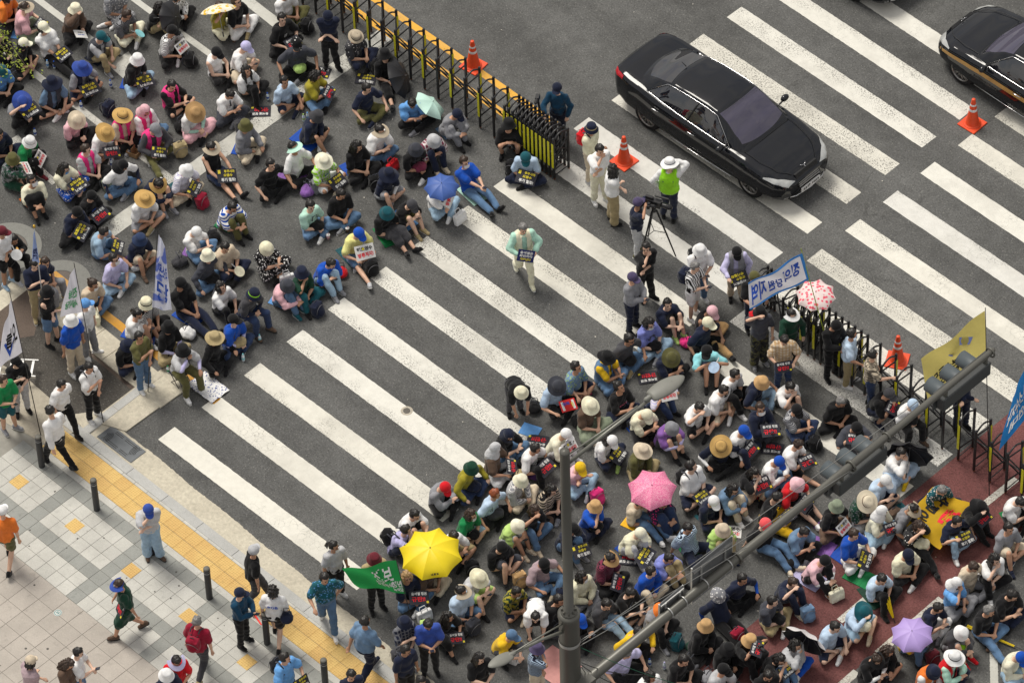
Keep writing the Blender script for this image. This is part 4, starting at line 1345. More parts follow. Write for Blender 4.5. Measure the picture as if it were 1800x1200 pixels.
P = ZR(650, 150, 4.445)
P(505, 437, 'hug.phone.D', -15, 's+bucket:light_grey', 'T burgundy/plaid/white', 'p navy', 'beige')
P(680, 230, 'hug.lap.D', -5, 's+cap:navy', 'L grey', 'p grey', 'black', 'mat=slate')
P(1085, 312, 'squat.phone.u', -45, 's+bucket:black', 'T black', 's black', 'black', 'bagf=black')
P(1218, 565, 'cross.lap.D', -45, 's+cap:teal', 'T pale_blue', 'p navy', 'black', 'pack=b')
P(740, 600, 'far.phone.f', 0, 'sw', 'T blue', 'p denim', 'black', 'mask,mat=mint')
P(538, 800, 'cross.chin.f', 0, 's', 'L white', 'p pale_denim', 'white', 'glasses,pack=white,bagf=white')

P = ZR(950, 180, 4.445)                                   # people standing at the far edge
P(130, -105, 'stand.reach.f', -60, 's+cap:navy', 'L petrol', 'p navy', 'black', 'mono')
P(400, 205, 'stand.fold.l', 10, 's+bucket:navy:khaki', 'L cream', 'p beige', 'light_grey', 'back=red')
P(465, 372, 'relax.chin.d', -20, 's', 'T white', 'p cream', 'white')
P(570, 520, 'stand.fold.L', 60, 'l', 'T white', 'w khaki', 'black')
P(1010, 480, 'relax.up.e', 130, 's+wide:white:grey', 'L white', 'p navy', 'black', 'vest=neon_green', scale=1.04)
P(762, 788, 'stand.cam.L', 30, 's+cap:dusk', 'T navy', 'p light_grey', 'olive', '')

P = ZR(850, 420, 4.445)
P(310, -78, 'walk.sign.d', -30, 'sg', 'L mint', 'p cream', 'cream', 'pack=navy,vest=cream')
P(1270, 72, 'relax.chin.r', -20, 's', 'T black', 'p black', 'black', '')
P(1165, 308, 'stand.phone.f', 10, 's+cap:dusk', 'L grey', 'p navy', 'black', 'glasses', scale=.97)
P(1692, 90, 'stand.phone.d', -20, 's+bucket:white', 'T white', 'p denim', 'white', 'back=black')
P(1655, 222, 'stand.phone.d', 15, 'sg', 'T white/vstripe/black', 's white', 'white', 'back=navy')
P(1440, 512, 'hug.lap.u', -5, 's', 'T navy', 's black', 'lime', '')
P(1297, 658, 'lotus.lap.d', -5, 'b', 'T lavender', 'p pale_denim', 'grey', 'mask,bagl=black')
P(1140, 785, 'cross.knees.d', -10, 's', 'T dark_grey', 'p denim', 'khaki', 'glasses,bagl=black', scale=1.05)
P(1465, 930, 'cross.phone.D', 0, 's+wide:olive', 'T navy', 'p black', 'black')
P(965, 925, 'lotus.phone.e', 10, 's+wide:black', 'T yellow', 'p denim', 'grey', 'mask,vest=denim')
P(725, 1002, 'cross.lap.f', 5, 's', 'T slate/floral/lime', 's navy', 'pink', 'mat=sky_blue')

P = ZR(1200, 420, 4.445)
P(422, 102, 'relax.reach.D', -35, 's+cap:black', 'L lilac', 'p beige', 'black', 'vest=grey,pack=flip')
P(225, 570, 'ext.lap.D', 0, 's+cap:pale_pink', 'K black', 'p tan', 'black', 'bag=pink')
P(197, 662, 'cross.knees.d', -5, 's+cap:cream', 'T navy', 'p black', 'black', '')
P(188, 882, 'hug.knees.f', -45, 's+cap:black', 'T aqua', 's navy', 'black', 'glasses,fan=pale_blue')
P(607, 575, 'stand.shade.f', -30, 's+bucket:black', 'T charcoal', 'w black/camo/olive', 'grey', 'mask,back=red')
P(848, 590, 'stand.reach.e', -20, 's+visor:white', 'L dark_green', 'p black', 'beige', '')
P(795, 792, 'stand.sign.D', -40, 's', 'T beige/plaid/tan', 'p dark_denim', 'black', 'pack=red')
P(1195, 680, 'stand.phone.D', -10, 's+cap:black', 'L black', 'p black', 'black', '')
P(1325, 745, 'relax.hip.l', 30, 's', 'T pale_blue', 'p khaki', 'white', 'fat')
P(1490, 905, 'stand.reach.l', 40, 's', 'T beige/plaid/black', 'p dark_denim', 'black', '')
P(560, 300, 'stand.reach.d', -20, 's+cap:olive', 'T black', 'p navy', 'black', '')
P(2205, 1075, 'stand.fold.d', -20, 's+cap:navy', 'L navy', 'p navy', 'black', '', scale=1.03)

P = ZR(940, 620, 5.94)                                    # right-hand crowd
P(232, 350, 'lotus.knees.D', 0, 's+wide:charcoal', 'T pale_blue', 'p black', 'black', 'pack=redyel')
P(580, 555, 'lotus.lap.D', 5, 's+wide:cream', 'T brown', 'w sage', 'beige')
P(885, 358, 'cross.phone.u', 0, 'u', 'T black', 'p navy', 'black', 'bagf=grey')
P(1165, 650, 'cross.phone.D', 0, 's+cap:cream', 'T cream', 'p black', 'brown', 'bagl=black,mat=blue')
P(1438, 792, 'hug.lap.D', 0, 's+bucket:grey', 'T purple', 's dark_grey', 'black', 'sleeve=lilac')
P(320, 855, 'hug.phone.D', 10, 'cy+cap:white', 'L cream', 'p white', 'white', 'mask=blue,pack=white')
P(800, 920, 'cross.lap.D', 15, 'l+cap:white', 'T white', 'p navy', 'lime', 'pack=b')
P(1130, 1025, 'cross.lap.d', 5, 's+wide:beige', 'L olive', 'p khaki', 'black')
P(1345, 345, 'hug.knees.d', 0, 's', 'T lilac/fine/white', 'p dark_denim', 'black', 'pack=white')

P = ZR(1200, 620, 5.94)
P(178, 575, 'cross.up.d', 0, 's', 'T white', 's black', 'black', 'mask')
P(430, 395, 'cross.lap.d', 5, 's', 'T white', 's beige', 'white', 'mask=black')
P(550, 230, 'one.lap.d', 5, 's', 'T white', 'p black', 'white', 'bagl=black')
P(830, 312, 'cross.knees.d', 5, 's+bucket:tan', 'T navy', 'p pale_denim', 'grey')
P(1128, 365, 'hug.chin.d', -10, 's', 'T white', 's black', 'white')
P(812, 582, 'cross.phone.r', 0, 'sw', 'L navy', 'p charcoal', 'black', 'mask,pack=red')
P(1188, 600, 'lotus.phone.d', 0, 's+cap:black', 'T charcoal/fine/light_grey', 'p dark_denim', 'black', 'bagf=black')
P(638, 822, 'one.lap.d', 0, 's+cap:blue', 'L white', 'p navy', 'black', 'pack=red')
P(1205, 962, 'ext.phone.D', 15, 'uw', 'T white', 's black', 'black', 'pack=red')
P(400, 978, 'cross.knees.D', -30, 's+straw:straw:brown', 'T navy', 'p black', 'black', 'sleeve=white')
P(1000, 1140, 'cross.phone.D', 0, 's+cap:blue', 'L white', 'p denim', 'black', 'bagf=navy')
P(1655, 515, 'cross.lap.D', -20, 'sg', 'T black', 'p black', 'black', 'fat')

P = ZR(740, 720, 5.94)
P(245, 812, 'cross.phone.D', 10, 's+cap:red', 'L grey', 'p black', 'black', 'sleeve=blue')
P(528, 612, 'cross.knees.d', 5, 's+bucket:dark_green', 'L mustard', 'p dark_denim', 'black', 'mask,bagl=navy')
P(780, 400, 'lotus.sign.e', 20, 's+hood:light_grey', 'T brown', 'p light_grey', 'black', 'pack=red,bagf=khaki')
P(922, 262, 'cross.phone.d', -5, 's+hood:navy', 'T black', 'p denim', 'black', 'bagf=black')
P(1195, 408, 'one.sign.e', 10, 's', 'T white', 'p black', 'black', 'pack=red,mat=purple')
P(775, 882, 'cross.knees.e', 0, 'sr', 'T pale_blue', 'p black', 'black', 'bagl=dark_grey,mat=pink')
P(1045, 742, 'cross.lap.e', 5, 's+bucket:cream', 'L grey/fine/white', 'p beige', 'white')
P(1365, 838, 'cross.lap.d', 5, 'b', 'T beige/stripe/black', 'p black', 'grey', '')
P(1190, 1052, 'one.up.d', 0, 'bw', 'T black', 'p denim', 'beige')
P(1660, 610, 'cross.fold.d', 0, 's+cap:yellow', 'T pale_pink', 'p pale_denim', 'white', 'mask,bagf=pink')
P(1050, -180, 'bend.side.d', -30, 's+bucket:cream', 'T black', 'p dark_grey', 'black', 'bag=black')

P = ZR(1000, 780, 5.94)
P(275, 655, 'cross.chin.e', -5, 's+bucket:tan', 'T blue', 'p navy', 'black', 'bagl=black,mat=grey')
P(745, 622, 'out.lap.d', 0, 's', 'T beige', 'p denim', 'white', 'mat=yellow')
P(985, 612, 'hug.lap.d', 0, 's', 'D navy/floral/pink', 'w dark_denim', 'brown')
P(1282, 235, 'lotus.lap.l', 0, 's', 'T white', 's navy', 'black', 'back=black,pack=flip,fat', scale=1.05)
P(1510, 605, 'cross.lap.d', -5, 's+cap:white', 'T navy', 'p navy', 'black', 'mat=teal')
P(1720, 475, 'hug.lap.d', -5, 'l', 'L slate', 'p beige', 'white', 'glasses')
P(740, 940, 'hug.lap.D', 0, 's+cap:cream', 'T cream', 'p light_grey', 'white', 'pack=flip,mat=blue')
P(1245, 882, 'lotus.back.d', 0, 's', 'T pale_blue/fine/navy', 'p navy', 'black', 'mat=green')
P(1610, 902, 'hug.phone.d', -10, 's+bucket:beige', 'T lime', 'p khaki', 'navy')
P(48, 892, 'hug.lap.d', 0, 's+cap:black', 'T navy', 'p denim', 'grey', 'mask,pack=b')

P = ZR(1250, 780, 5.94)
P(452, 305, 'cross.chin.d', 0, 'l', 'T black', 'p beige', 'black', 'mask,pack=red')
P(905, 425, 'out.sign.D', -5, 's+bucket:pale_pink', 'T red', 's black', 'white', 'pack=red,bagf=black')
P(690, 562, 'ext.sign.D', 20, 's', 'T black', 'k yellow', 'black', 'pack=b')
P(565, 842, 'out.back.d', -5, 's+cap:coral', 'T black', 'p denim', 'beige', '')
P(970, 922, 'cross.phone.D', 0, 's', 'T slate', 'p black', 'grey', 'mat=sky_blue')
P(1312, 655, 'cross.sign.d', 0, 's+bucket:sage', 'T black', 'p brown', 'black', 'mask=purple,pack=white,mat=purple')
P(1625, 607, 'cross.lap.D', 0, 's+straw:cream:brown', 'T dark_green/floral/grey', 'p grey', 'white')
P(1490, 945, 'lotus.sign.d', 5, 'sw', 'T blue', 'p white', 'white', 'pack=b,mat=blue,bag=cream')

P = ZR(1500, 800, 5.94)
P(330, 268, 'cross.phone.D', -5, 's+cap:white', 'T pale_blue', 's navy', 'black', 'bagf=brown')
P(925, 370, 'cross.lap.D', -20, 'sg', 'T teal/floral/white', 'p navy', 'black', 'mat=navy')
P(622, 562, 'cross.knees.D', 20, 's+visor:beige', 'T grey', 'p dark_grey', 'black', 'mat=green')
P(302, 585, 'cross.phone.e', 10, 'l+hood:white', 'T cream', 'w pale_denim', 'white', 'pack=red,mat=navy')
P(690, 742, 'ext.up.d', -10, 'bw', 'T black/dots/white', 'p black', 'black', 'glasses,bagl=cream')
P(1085, 692, 'one.knees.e', -10, 's', 'T navy', 'p pale_denim', 'white', 'pack=b')
P(1322, 545, 'hug.up.D', 0, 's+floppy:black', 'L black', 'p black', 'black', 'pack=red')
P(1742, 492, 'cross.phone.D', 0, 's', 'T white', 'p black', 'black', 'mat=green')
P(1625, 765, 'one.lap.f', -10, 's', 'T grey', 's beige', 'navy', '')

P = ZR(1500, 680, 5.94)
P(372, 78, 'squat.phone.d', 10, 's+cap:dark_grey', 'T black', 's navy', 'navy', 'pack=red')
P(620, 192, 'stool.lap.d', -10, 's+cap:pale_blue', 'T white', 'p black', 'brown', 'bagl=black,stool')
P(500, 692, 'cross.chin.d', 0, 's', 'L white', 'k pale_blue', 'yellow', '')
P(30, 432, 'hug.knees.D', -15, 's+cap:black', 'T charcoal', 'p dark_grey', 'navy', 'pack=red')

P = ZR(1500, 950, 5.94)
P(572, 155, 'cross.lap.d', -5, 's+cap:navy', 'T cream', 'p black', 'white', '')
P(1255, 275, 'lotus.knees.D', -15, 'sw', 'T beige', 'p grey', 'black', '')
P(1480, 195, 'one.chin.d', -20, 'l', 'T white', 'p black', 'white', '')
P(300, 405, 'one.lap.d', -10, 's', 'T pale_blue', 'p black', 'black', 'mat=dark_green')
P(1082, 445, 'lotus.chin.d', 5, '0+hood:white', 'T sky_blue', 'p grey', 'black', '')
P(885, 705, 'cross.phone.D', 0, 's', 'T navy', 'p white', 'grey', '')
P(105, 742, 'cross.up.D', 5, 's+wide:teal', 'L pale_blue', 's pale_denim', 'beige', 'bagl=cream')
P(1418, 735, 'ext.lap.e', -10, 'sg', 'T black', 'p denim', 'brown', '')
P(1660, 572, 'cross.phone.D', -10, 's', 'T black', 'p navy', 'black', 'fat', scale=1.05)
P(640, 945, 'one.phone.d', 0, 's', 'T yellow', 'p denim', 'black', 'bagf=maroon')
P(1130, 965, 'hug.lap.D', 0, 's+bucket:white', 'L dark_grey', 's grey', 'red', 'mask=pale_pink,bagl=neon_green')

P = ZR(1500, 1020, 6)
P(1068, 815, 'cross.phone.d', 10, 's+wide:white:dark_grey', 'L mint', 'p navy', 'black', 'vest=red')
P(850, 965, 'cross.lap.D', 0, 's+bucket:navy', 'L white', 'p navy', 'black', 'vest=orange')
P(240, 835, 'cross.phone.D', 0, 'uw+visor:black', 'T black', 'p black', 'black', 'sleeve=white')
P(370, 745, 'cross.lap.D', -5, 'bw', 'L black', 's black', 'black', '')
P(1762, 812, 'cross.lap.D', 0, 'sy+cap:blue', 'L cream', 'k pale_denim', 'white', 'mask')

P = ZR(1200, 1000, 6)
P(380, 275, 'far.back.D', -10, 's+bucket:grey/floral/white', 'T navy', 'p black', 'olive', 'sleeve=blue,bagf=crimson')
P(632, 105, 'cross.knees.d', -10, 's', 'T navy', 'p black', 'black', 'sleeve=blue')
P(950, 340, 'cross.lap.l', 5, 's', 'T charcoal', 'p khaki', 'white', 'bagl=black')
P(1165, 145, 'hug.up.d', -5, 'sw', 'T navy', 'p navy', 'beige', 'bagf=slate')
P(245, 600, 'cross.lap.e', 0, 's+bucket:tan', 'L black', 'p black', 'black', 'mat=dark_green')
P(480, 845, 'cross.lap.e', 0, 's+bucket:black', 'L black', 'p black', 'grey', '')
P(710, 755, 'one.cam.e', 5, 'lw+bucket:tan', 'T black', 'p black', 'grey', 'pack=red')
P(1195, 800, 'cross.chin.d', 0, 'b', 'L light_grey', 'p blue', 'white', 'mask')
P(1028, 952, 'hug.chin.d', 0, 'b', 'T black', 'p denim', 'white', 'mask,pack=flip')
P(1610, 612, 'cross.feet.d', -5, 's', 'T pale_blue', 's navy', 'white', '')
P(430, 1065, 'cross.phone.d', 0, 's+cap:black', 'T light_grey', 'p black', 'grey', '')
P(905, 1125, 'cross.lap.d', -20, 's', 'T black', 'p black', 'black', 'glasses')
P(12, 960, 'cross.lap.d', -5, 's', 'T black', 'p black', 'black', 'bag=grey')

P = ZR(1200, 940, 5.94)
P(1480, 275, 'hug.lap.D', 5, 's+cap:black', 'T pale_pink', 'p black', 'tan', 'sleeve=white,bagf=cream,mat=lilac')

P = ZR(900, 940, 5.94)
P(330, 300, 'lotus.knees.D', 0, 's+cap:black', 'T mauve', 'p denim', 'beige', 'mask,bagf=navy')
P(735, 435, 'cross.lap.l', 0, 'b', 'L cream', 'p grey', 'grey', 'glasses,mask,bag=black')
P(1020, 245, 'lotus.lap.D', 0, 's+visor:tan', 'T burgundy/fine/black', 'p black', 'black', 'pack=red')
P(990, 725, 'out.lap.d', -5, 's', 'T dark_grey', 'p pale_denim', 'white', '')
P(1238, 605, 'lotus.phone.D', -5, 'sk', 'T black', 's black', 'grey', 'fat,bagl=black')
P(1455, 385, 'one.lap.e', -5, 's', 'L blue', 'p beige', 'black', '')
P(1640, 245, 'hug.lap.e', -5, 's', 'T lavender', 'p khaki', 'black', '')
P(1560, 790, 'one.lap.D', 5, 's+bucket:orange', 'T grey', 'p black', 'grey', 'bagf=teal')
P(1320, 1015, 'cross.knees.D', -15, 's', 'L yellow', 'p black', 'black', 'bottle')
P(48, 595, 'cross.lap.e', 0, 's', 'T mustard/camo/dark_green', 's navy', 'beige', 'mask')
P(245, 862, 'bend.side.d', -45, 'u', 'T white', 'k black', 'black', '')
P(492, 680, 'cross.lap.d', 0, 's', 'L black', 'p black', 'black', '')

P = ZR(900, 1000, 6)
P(270, 835, 'relax.chin.l', 20, 's+bucket:dusk', 'T navy/fine/pale_blue', 'p beige', 'white', '')
P(1210, 880, 'cross.knees.d', -10, 'cg', 'T lilac', 'p black', 'black', '')
P(1465, 1135, 'cross.lap.d', -5, 'b', 'T white', 'p black', 'black', '')
P(720, 535, 'cross.phone.d', 0, 's+cap:blue', 'L black', 'p black', 'black', '')

P = ZR(660, 880, 5.94)
P(1080, 810, 'one.phone.D', 5, 's+wide:cream', 'T light_grey', 's lime', 'black', 'mat=sky_blue')
P(895, 950, 'lotus.lap.e', 0, 'u+visor:beige', 'T pale_blue', 's denim', 'black', '')
P(1320, 495, 'one.lap.e', -5, 's+cap:black', 'T black', 's charcoal', 'black', 'bagf=tan,mask=black')
P(1490, 265, 'hug.phone.D', 0, 's+bucket:cream', 'T lime', 's light_grey', 'beige', '')
P(1000, 145, 'cross.lap.d', 0, 'bw', 'T green', 's pale_denim', 'black', 'mask,bagl=black')
P(820, 375, 'cross.phone.d', -5, 's', 'T white', 's khaki', 'black', 'bagf=black')
P(412, 150, 'hug.lap.d', 0, 's', 'T white', 's black', 'grey', 'mask')
P(320, 305, 'hug.chin.e', 10, 's', 'T lilac', 's navy', 'black', 'back=black')
P(330, 800, 'cross.lap.u', -10, 'by', 'T navy', 'p denim', 'white', 'pack=red,bagf=white')
P(585, 700, 'cross.lap.d', 5, 's', 'T brown', 'p beige', 'black', '')

P = ZR(660, 1000, 6)
P(765, 505, 'one.sign.e', 0, 'l', 'T black', 'k black', 'black', 'pack=red')
P(310, 560, 'stand.pole.d', -10, 's+bucket:navy', 'T navy/plaid/grey', 'p dark_denim', 'grey', '')
P(555, 585, 'stand.phone.D', -40, 's', 'T royal_blue', 'p black', 'black', 'fat,backs=lime')
P(320, 855, 'stand.side.e', 0, 's', 'T navy', 'p black', 'white', 'back=dark_grey')
P(480, 1180, 'stand.side.d', 0, 's', 'T black', 'p black', 'black', '')
P(1100, 935, 'stand.phone.e', -20, 'l', 'T black', 'p black', 'black', '')
P(1435, 705, 'squat.lap.e', 10, 's+cap:denim', 'T yellow', 'p charcoal', 'black', '')
P(-10, -105, 'stand.phone.d', -20, 's+bucket:maroon', 'T khaki', 'p black', 'black', '')

P = ZR(300, 900, 4)                                       # pavement
P(1370, 765, 'walk.swing.f', 100, 's', 'T slate', 'p navy', 'navy', 'fat', scale=1.06)
P(1082, 465, 'walk.hip.e', -30, 's', 'T teal/floral/sky_blue', 'p denim', 'white', 'fat', scale=1.06)
P(1148, 240, 'stand.side.l', -10, 'p', 'T light_grey', 'p black', 'white', 'mask')
P(585, 272, 'walk.side.L', 60, 's+cap:light_grey', 'T black', 'p dark_grey', 'black', '')
P(487, 572, 'stand.phone.l', 10, 's+cap:navy', 'L petrol', 'p black', 'black', 'baton')
P(720, 545, 'walk.side.f', 130, 'b', 'T white', 's black', 'black', 'bags=navy')
P(188, 765, 'walk.side.f', 110, 'sg', 'T crimson', 'p dark_grey', 'khaki', 'back=crimson')
P(40, 1045, 'stand.phone.D', -20, 's+visor:lilac', 'T red', 'p black', 'black', '')
P(-28, 1145, 'stand.phone.d', -10, 's+bucket:white', 'T navy', 'p black', 'black', '')
P(805, 1025, 'stand.sign.l', 10, 's', 'T sky_blue', 'p black', 'black', 'back=black,pack=b')
P(1272, 1145, 'stand.fold.d', -30, 's', 'T navy', 'p black', 'black', '')

P = ZR(0, 830, 3.244)
P(845, 212, 'relax.chin.D', -35, 's+cap:royal_blue', 'T light_grey', 'w pale_denim', 'brown', '')
P(678, 640, 'walk.swing.d', -125, 'sw+visor:royal_blue', 'D dark_green', 'k dark_green', 'brown', 'pack=red')
P(15, 222, 'walk.side.f', 120, 's+cap:white', 'T orange', 's olive', 'black', '')
P(175, 1078, 'stand.fold.e', 80, 'b+cap:beige', 'T mauve', 'p black', 'black', '')
P(395, 1092, 'stand.phone.D', 10, 'lw', 'T brown', 'p black', 'black', '')
P(447, 1028, 'stand.phone.d', 30, 's', 'T white', 'p denim', 'white', '')


# ---------------------------------------------------------------- printed text
_TX = {}


def textmesh(s, bold=.03):
    """flat text, centred, height about 1; shared by everything that carries the same words"""
    if (s, bold) in _TX: return _TX[(s, bold)]
    c = bpy.data.curves.new('t', 'FONT'); c.body = s; c.size = 1.0; c.align_x = 'CENTER'; c.align_y = 'CENTER'; c.offset = bold; c.resolution_u = 2
    o = bpy.data.objects.new('t', c); BENCH.collection.objects.link(o)
    me = eval_mesh(o)
    bpy.data.objects.remove(o); bpy.data.curves.remove(c)
    n = len(me.vertices); co = np.empty(n * 3, 'f'); me.vertices.foreach_get('co', co); co = co.reshape(-1, 3)
    ext = (co[:, 0].min(), co[:, 0].max(), co[:, 1].min(), co[:, 1].max())
    me.materials.clear()
    _TX[(s, bold)] = (me, ext)
    return _TX[(s, bold)]


def fittext(s, wdt, hgt, cx=0, cy=0, z=0, bold=.03, name=None):
    """new mesh: the words scaled to a box wdt x hgt around (cx, cy)"""
    k = ('fit', s, round(wdt, 3), round(hgt, 3), round(cx, 3), round(cy, 3), round(z, 4), bold)
    if k in _TX: return _TX[k]
    me, e = textmesh(s, bold)
    m = me.copy()
    n = len(m.vertices); co = np.empty(n * 3, 'f'); m.vertices.foreach_get('co', co); co = co.reshape(-1, 3)
    co[:, 0] = (co[:, 0] - (e[0] + e[1]) / 2) * wdt / (e[1] - e[0]) + cx
    co[:, 1] = (co[:, 1] - (e[2] + e[3]) / 2) * hgt / (e[3] - e[2]) + cy
    co[:, 2] = z
    m.vertices.foreach_set('co', co.ravel()); m.update()
    _TX[k] = m
    return m


INK = {k: plain('ink_' + k, v, .7, .2, var=.05) for k, v in dict(white=(.74, .74, .72), black=(.018, .018, .02), red=(.72, .03, .045), yellow=(.75, .62, .05), board_black=(.035, .035, .045), board_white=(.72, .71, .69), blue=(.03, .09, .45), red_board=(.62, .03, .03), pink=(.6, .15, .25), green=(.05, .35, .12), orange=(.7, .22, .03), navy=(.025, .03, .12)).items()}
CARD = {}


def cardmesh(w_, h_):
    if (w_, h_) not in CARD:
        mb = MB()
        for z_ in (0, -.004): mb.quadpatch(lambda u, v, z_=z_: ((u - .5) * w_, (v - .5) * h_, .018 * math.cos((u - .5) * 2.6) - .018 + z_), 6, 1)
        CARD[(w_, h_)] = mb.mesh('board', True)
    return CARD[(w_, h_)]


def curved(me, w_=.44):
    me = me.copy() if not me.name.startswith('crv') else me
    n = len(me.vertices); co = np.empty(n * 3, 'f'); me.vertices.foreach_get('co', co); co = co.reshape(-1, 3)
    co[:, 2] += .018 * np.cos(co[:, 0] / w_ * 2.6) - .018 + .004
    me.vertices.foreach_set('co', co.ravel()); me.update(); me.name = 'crv'
    return me


_CT = {}
PRINTS = {
    'red': ('board_black', [('윤석열 정권', .34, .070, 0, .085, 'white'), ('규탄!!', .30, .115, -.02, -.035, 'red'), ('■', .05, .05, .175, -.105, 'yellow')]),
    'b': ('board_black', [('후쿠시마', .24, .065, .06, .095, 'yellow'), ('오염수', .20, .065, .02, .010, 'yellow'), ('투기 철회!', .32, .080, .02, -.09, 'white'), ('■', .055, .08, -.165, .09, 'yellow')]),
    'flip': ('board_black', [('해양투기', .30, .070, 0, .09, 'white'), ('오염수', .22, .065, -.05, .0, 'yellow'), ('투기철회', .30, .07, 0, -.09, 'yellow'), ('■', .05, .06, .18, .01, 'yellow')]),
    'white': ('board_white', [('핵오염수', .36, .085, 0, .07, 'black'), ('●', .06, .06, -.035, .07, 'yellow'), ('방류저지!', .36, .095, 0, -.055, 'red')]),
    'yellow': ('board_white', [('규탄한다', .38, .08, 0, .085, 'yellow'), ('오염수투기', .36, .07, 0, -.01, 'red'), ('저지하자', .34, .05, 0, -.09, 'black')]),
    'redyel': ('red_board', [('■', .36, .24, 0, 0, 'white'), ('멈춰', .18, .09, -.05, .05, 'blue'), ('!!', .06, .12, .12, .0, 'yellow')]),
    'navy': ('navy', [('윤석열은', .34, .075, 0, .08, 'white'), ('퇴진하라', .34, .07, 0, -.005, 'white'), ('지켜낸다', .28, .07, 0, -.09, 'yellow')]),
    'paper': ('board_white', [('오염수', .2, .05, 0, .06, 'black'), ('방류 중단', .24, .04, 0, -.03, 'blue')]),
}
KIND_W = dict(red='black placard with white and red lettering', b='black placard with yellow lettering over white', flip='black placard with white lettering over yellow', white='white placard with black and red lettering', yellow='white placard with yellow and red lettering',
              redyel='red-bordered white poster', navy='navy placard with white and yellow lettering', paper='white leaflet')


def placard(loc, rot, kind, label, scale=1.0, flipped=False):
    w_, h_ = .44, .31
    base, lines_ = PRINTS[kind]
    root = empty('placard', loc); root.rotation_euler = rot
    root.scale = (scale,) * 3
    tag(root, label, 'placard', 'protest placards')
    obj('board', cardmesh(w_, h_), INK[base], root)
    for (s, a, b_, cx, cy, col) in lines_:
        k = (kind, s, col)
        if k not in _CT: _CT[k] = curved(fittext(s, a, b_, cx, cy, .001 + .0006 * (col in ('blue', 'yellow')), .035 if s not in '■●' else 0))
        o = obj('printed_text', _CT[k], INK[col], root)
        if flipped: o.rotation_euler = (0, 0, math.pi)
    return root


# ---------------------------------------------------------------- things carried, worn on the back or laid beside people
def pshort(p): return 'person in %s' % p['q']


def words(s, n=16):
    w_ = s.split()
    return ' '.join(w_[:n])


def world(p, v):
    """point in the frame of a person"""
    return p['o'].matrix_basis @ (V(v))


def local_rot(p, x, y, z):
    """rotation given in the person's frame"""
    return (Matrix.Rotation(p['yr'], 3, 'Z') @ Euler((x, y, z)).to_matrix()).to_euler()


_BAG = {}


def bagmesh(kind):
    if kind in _BAG: return _BAG[kind]
    mb = MB()
    if kind == 'pack':
        mb.box((0, 0, .17), (.17, .27, .32)); mb.ell((0, 0, .18), (.125, .165, .215), 14, 9); mb.ell((.09, 0, .12), (.06, .12, .11), 12, 8)
        me = remesh(mb, .014, .014, 18, 2, 6, 'bag_body')
    elif kind == 'slump':
        mb.ell((0, 0, .085), (.19, .15, .10), 14, 9); mb.ell((.06, .06, .10), (.10, .08, .09), 10, 7); mb.ell((-.08, -.05, .08), (.09, .09, .08), 10, 7)
        me = remesh(mb, .013, .030, 14, 1, 9, 'bag_body')
    elif kind == 'tote':
        mb.box((0, 0, .14), (.10, .32, .26)); mb.ell((0, 0, .10), (.09, .17, .11), 12, 8)
        me = remesh(mb, .013, .022, 13, 1, 3, 'bag_body')
    elif kind == 'pocket': 
        mb.ell((.115, 0, .10), (.05, .10, .085), 10, 7); me = mb.mesh('front_pocket', True)
    elif kind == 'handle':
        mb.tube([(0, -.05, .36), (0, -.04, .40), (0, .04, .40), (0, .05, .36)], .009, 6); me = mb.mesh('handle', True)
    elif kind == 'strap':
        for s in (1, -1): mb.tube([(-.10, s * .07, .33), (-.17, s * .09, .26), (-.17, s * .10, .14), (-.11, s * .10, .05)], .015, 6)
        me = mb.mesh('strap', True)
    elif kind == 'zip':
        mb.tube([(.10 + .025 * math.sin(t), .145 * math.cos(t), .16 + .15 * math.sin(t)) for t in [i * math.pi / 10 for i in range(11)]], .006, 5); me = mb.mesh('zip', True)
    elif kind == 'loop':
        for s in (1, -1): mb.tube([(s * .02, -.08, .26), (s * .05, -.06, .36), (s * .05, .06, .36), (s * .02, .08, .26)], .010, 6)
        me = mb.mesh('handle', True)
    _BAG[kind] = me
    return me


def bag(loc, rot, kind, color, label, scale=1.0):
    nm = 'backpack' if kind == 'pack' else ('tote_bag' if kind == 'tote' else 'bag')
    root = empty(nm, loc); root.rotation_euler = rot; root.scale = (scale,) * 3
    tag(root, label, nm.replace('_', ' '), 'bags of the crowd')
    m = cloth(color)
    obj('bag_body', bagmesh(kind), m, root)
    if kind == 'pack':
        obj('front_pocket', bagmesh('pocket'), m, root); obj('handle', bagmesh('handle'), cloth('charcoal'), root); obj('strap', bagmesh('strap'), cloth('charcoal'), root); obj('zip', bagmesh('zip'), plain('zip_grey', (.12, .12, .13), .4), root)
    else: obj('handle', bagmesh('loop'), m if kind == 'tote' else cloth('charcoal'), root)
    return root


MATM = {}
for nm_, sz_ in (('s', (.40, .31)), ('l', (.62, .42))):
    mb = MB(); mb.box((0, 0, .008), (sz_[0], sz_[1], .014))
    for i in range(7): mb.box((-sz_[0] / 2 + sz_[0] * (i + .5) / 7, 0, .016), (.008, sz_[1] * .96, .004))
    MATM[nm_] = bevel_mesh(mb.mesh('seat_mat'), .002)
rs = random.Random(99)
FAN = MB(); FAN.lathe([(.12, 0), (.12, .003), (0, .003)], 22); FANM = FAN.mesh('blade')
FH = MB(); FH.box((-.17, 0, .0015), (.12, .022, .006)); FHM = FH.mesh('handle')
PH = MB(); PH.box((0, 0, 0), (.15, .075, .009)); PHM = bevel_mesh(PH.mesh('phone'), .002)
PS = MB(); PS.box((0, 0, .0055), (.138, .066, .001)); PSM = PS.mesh('screen')


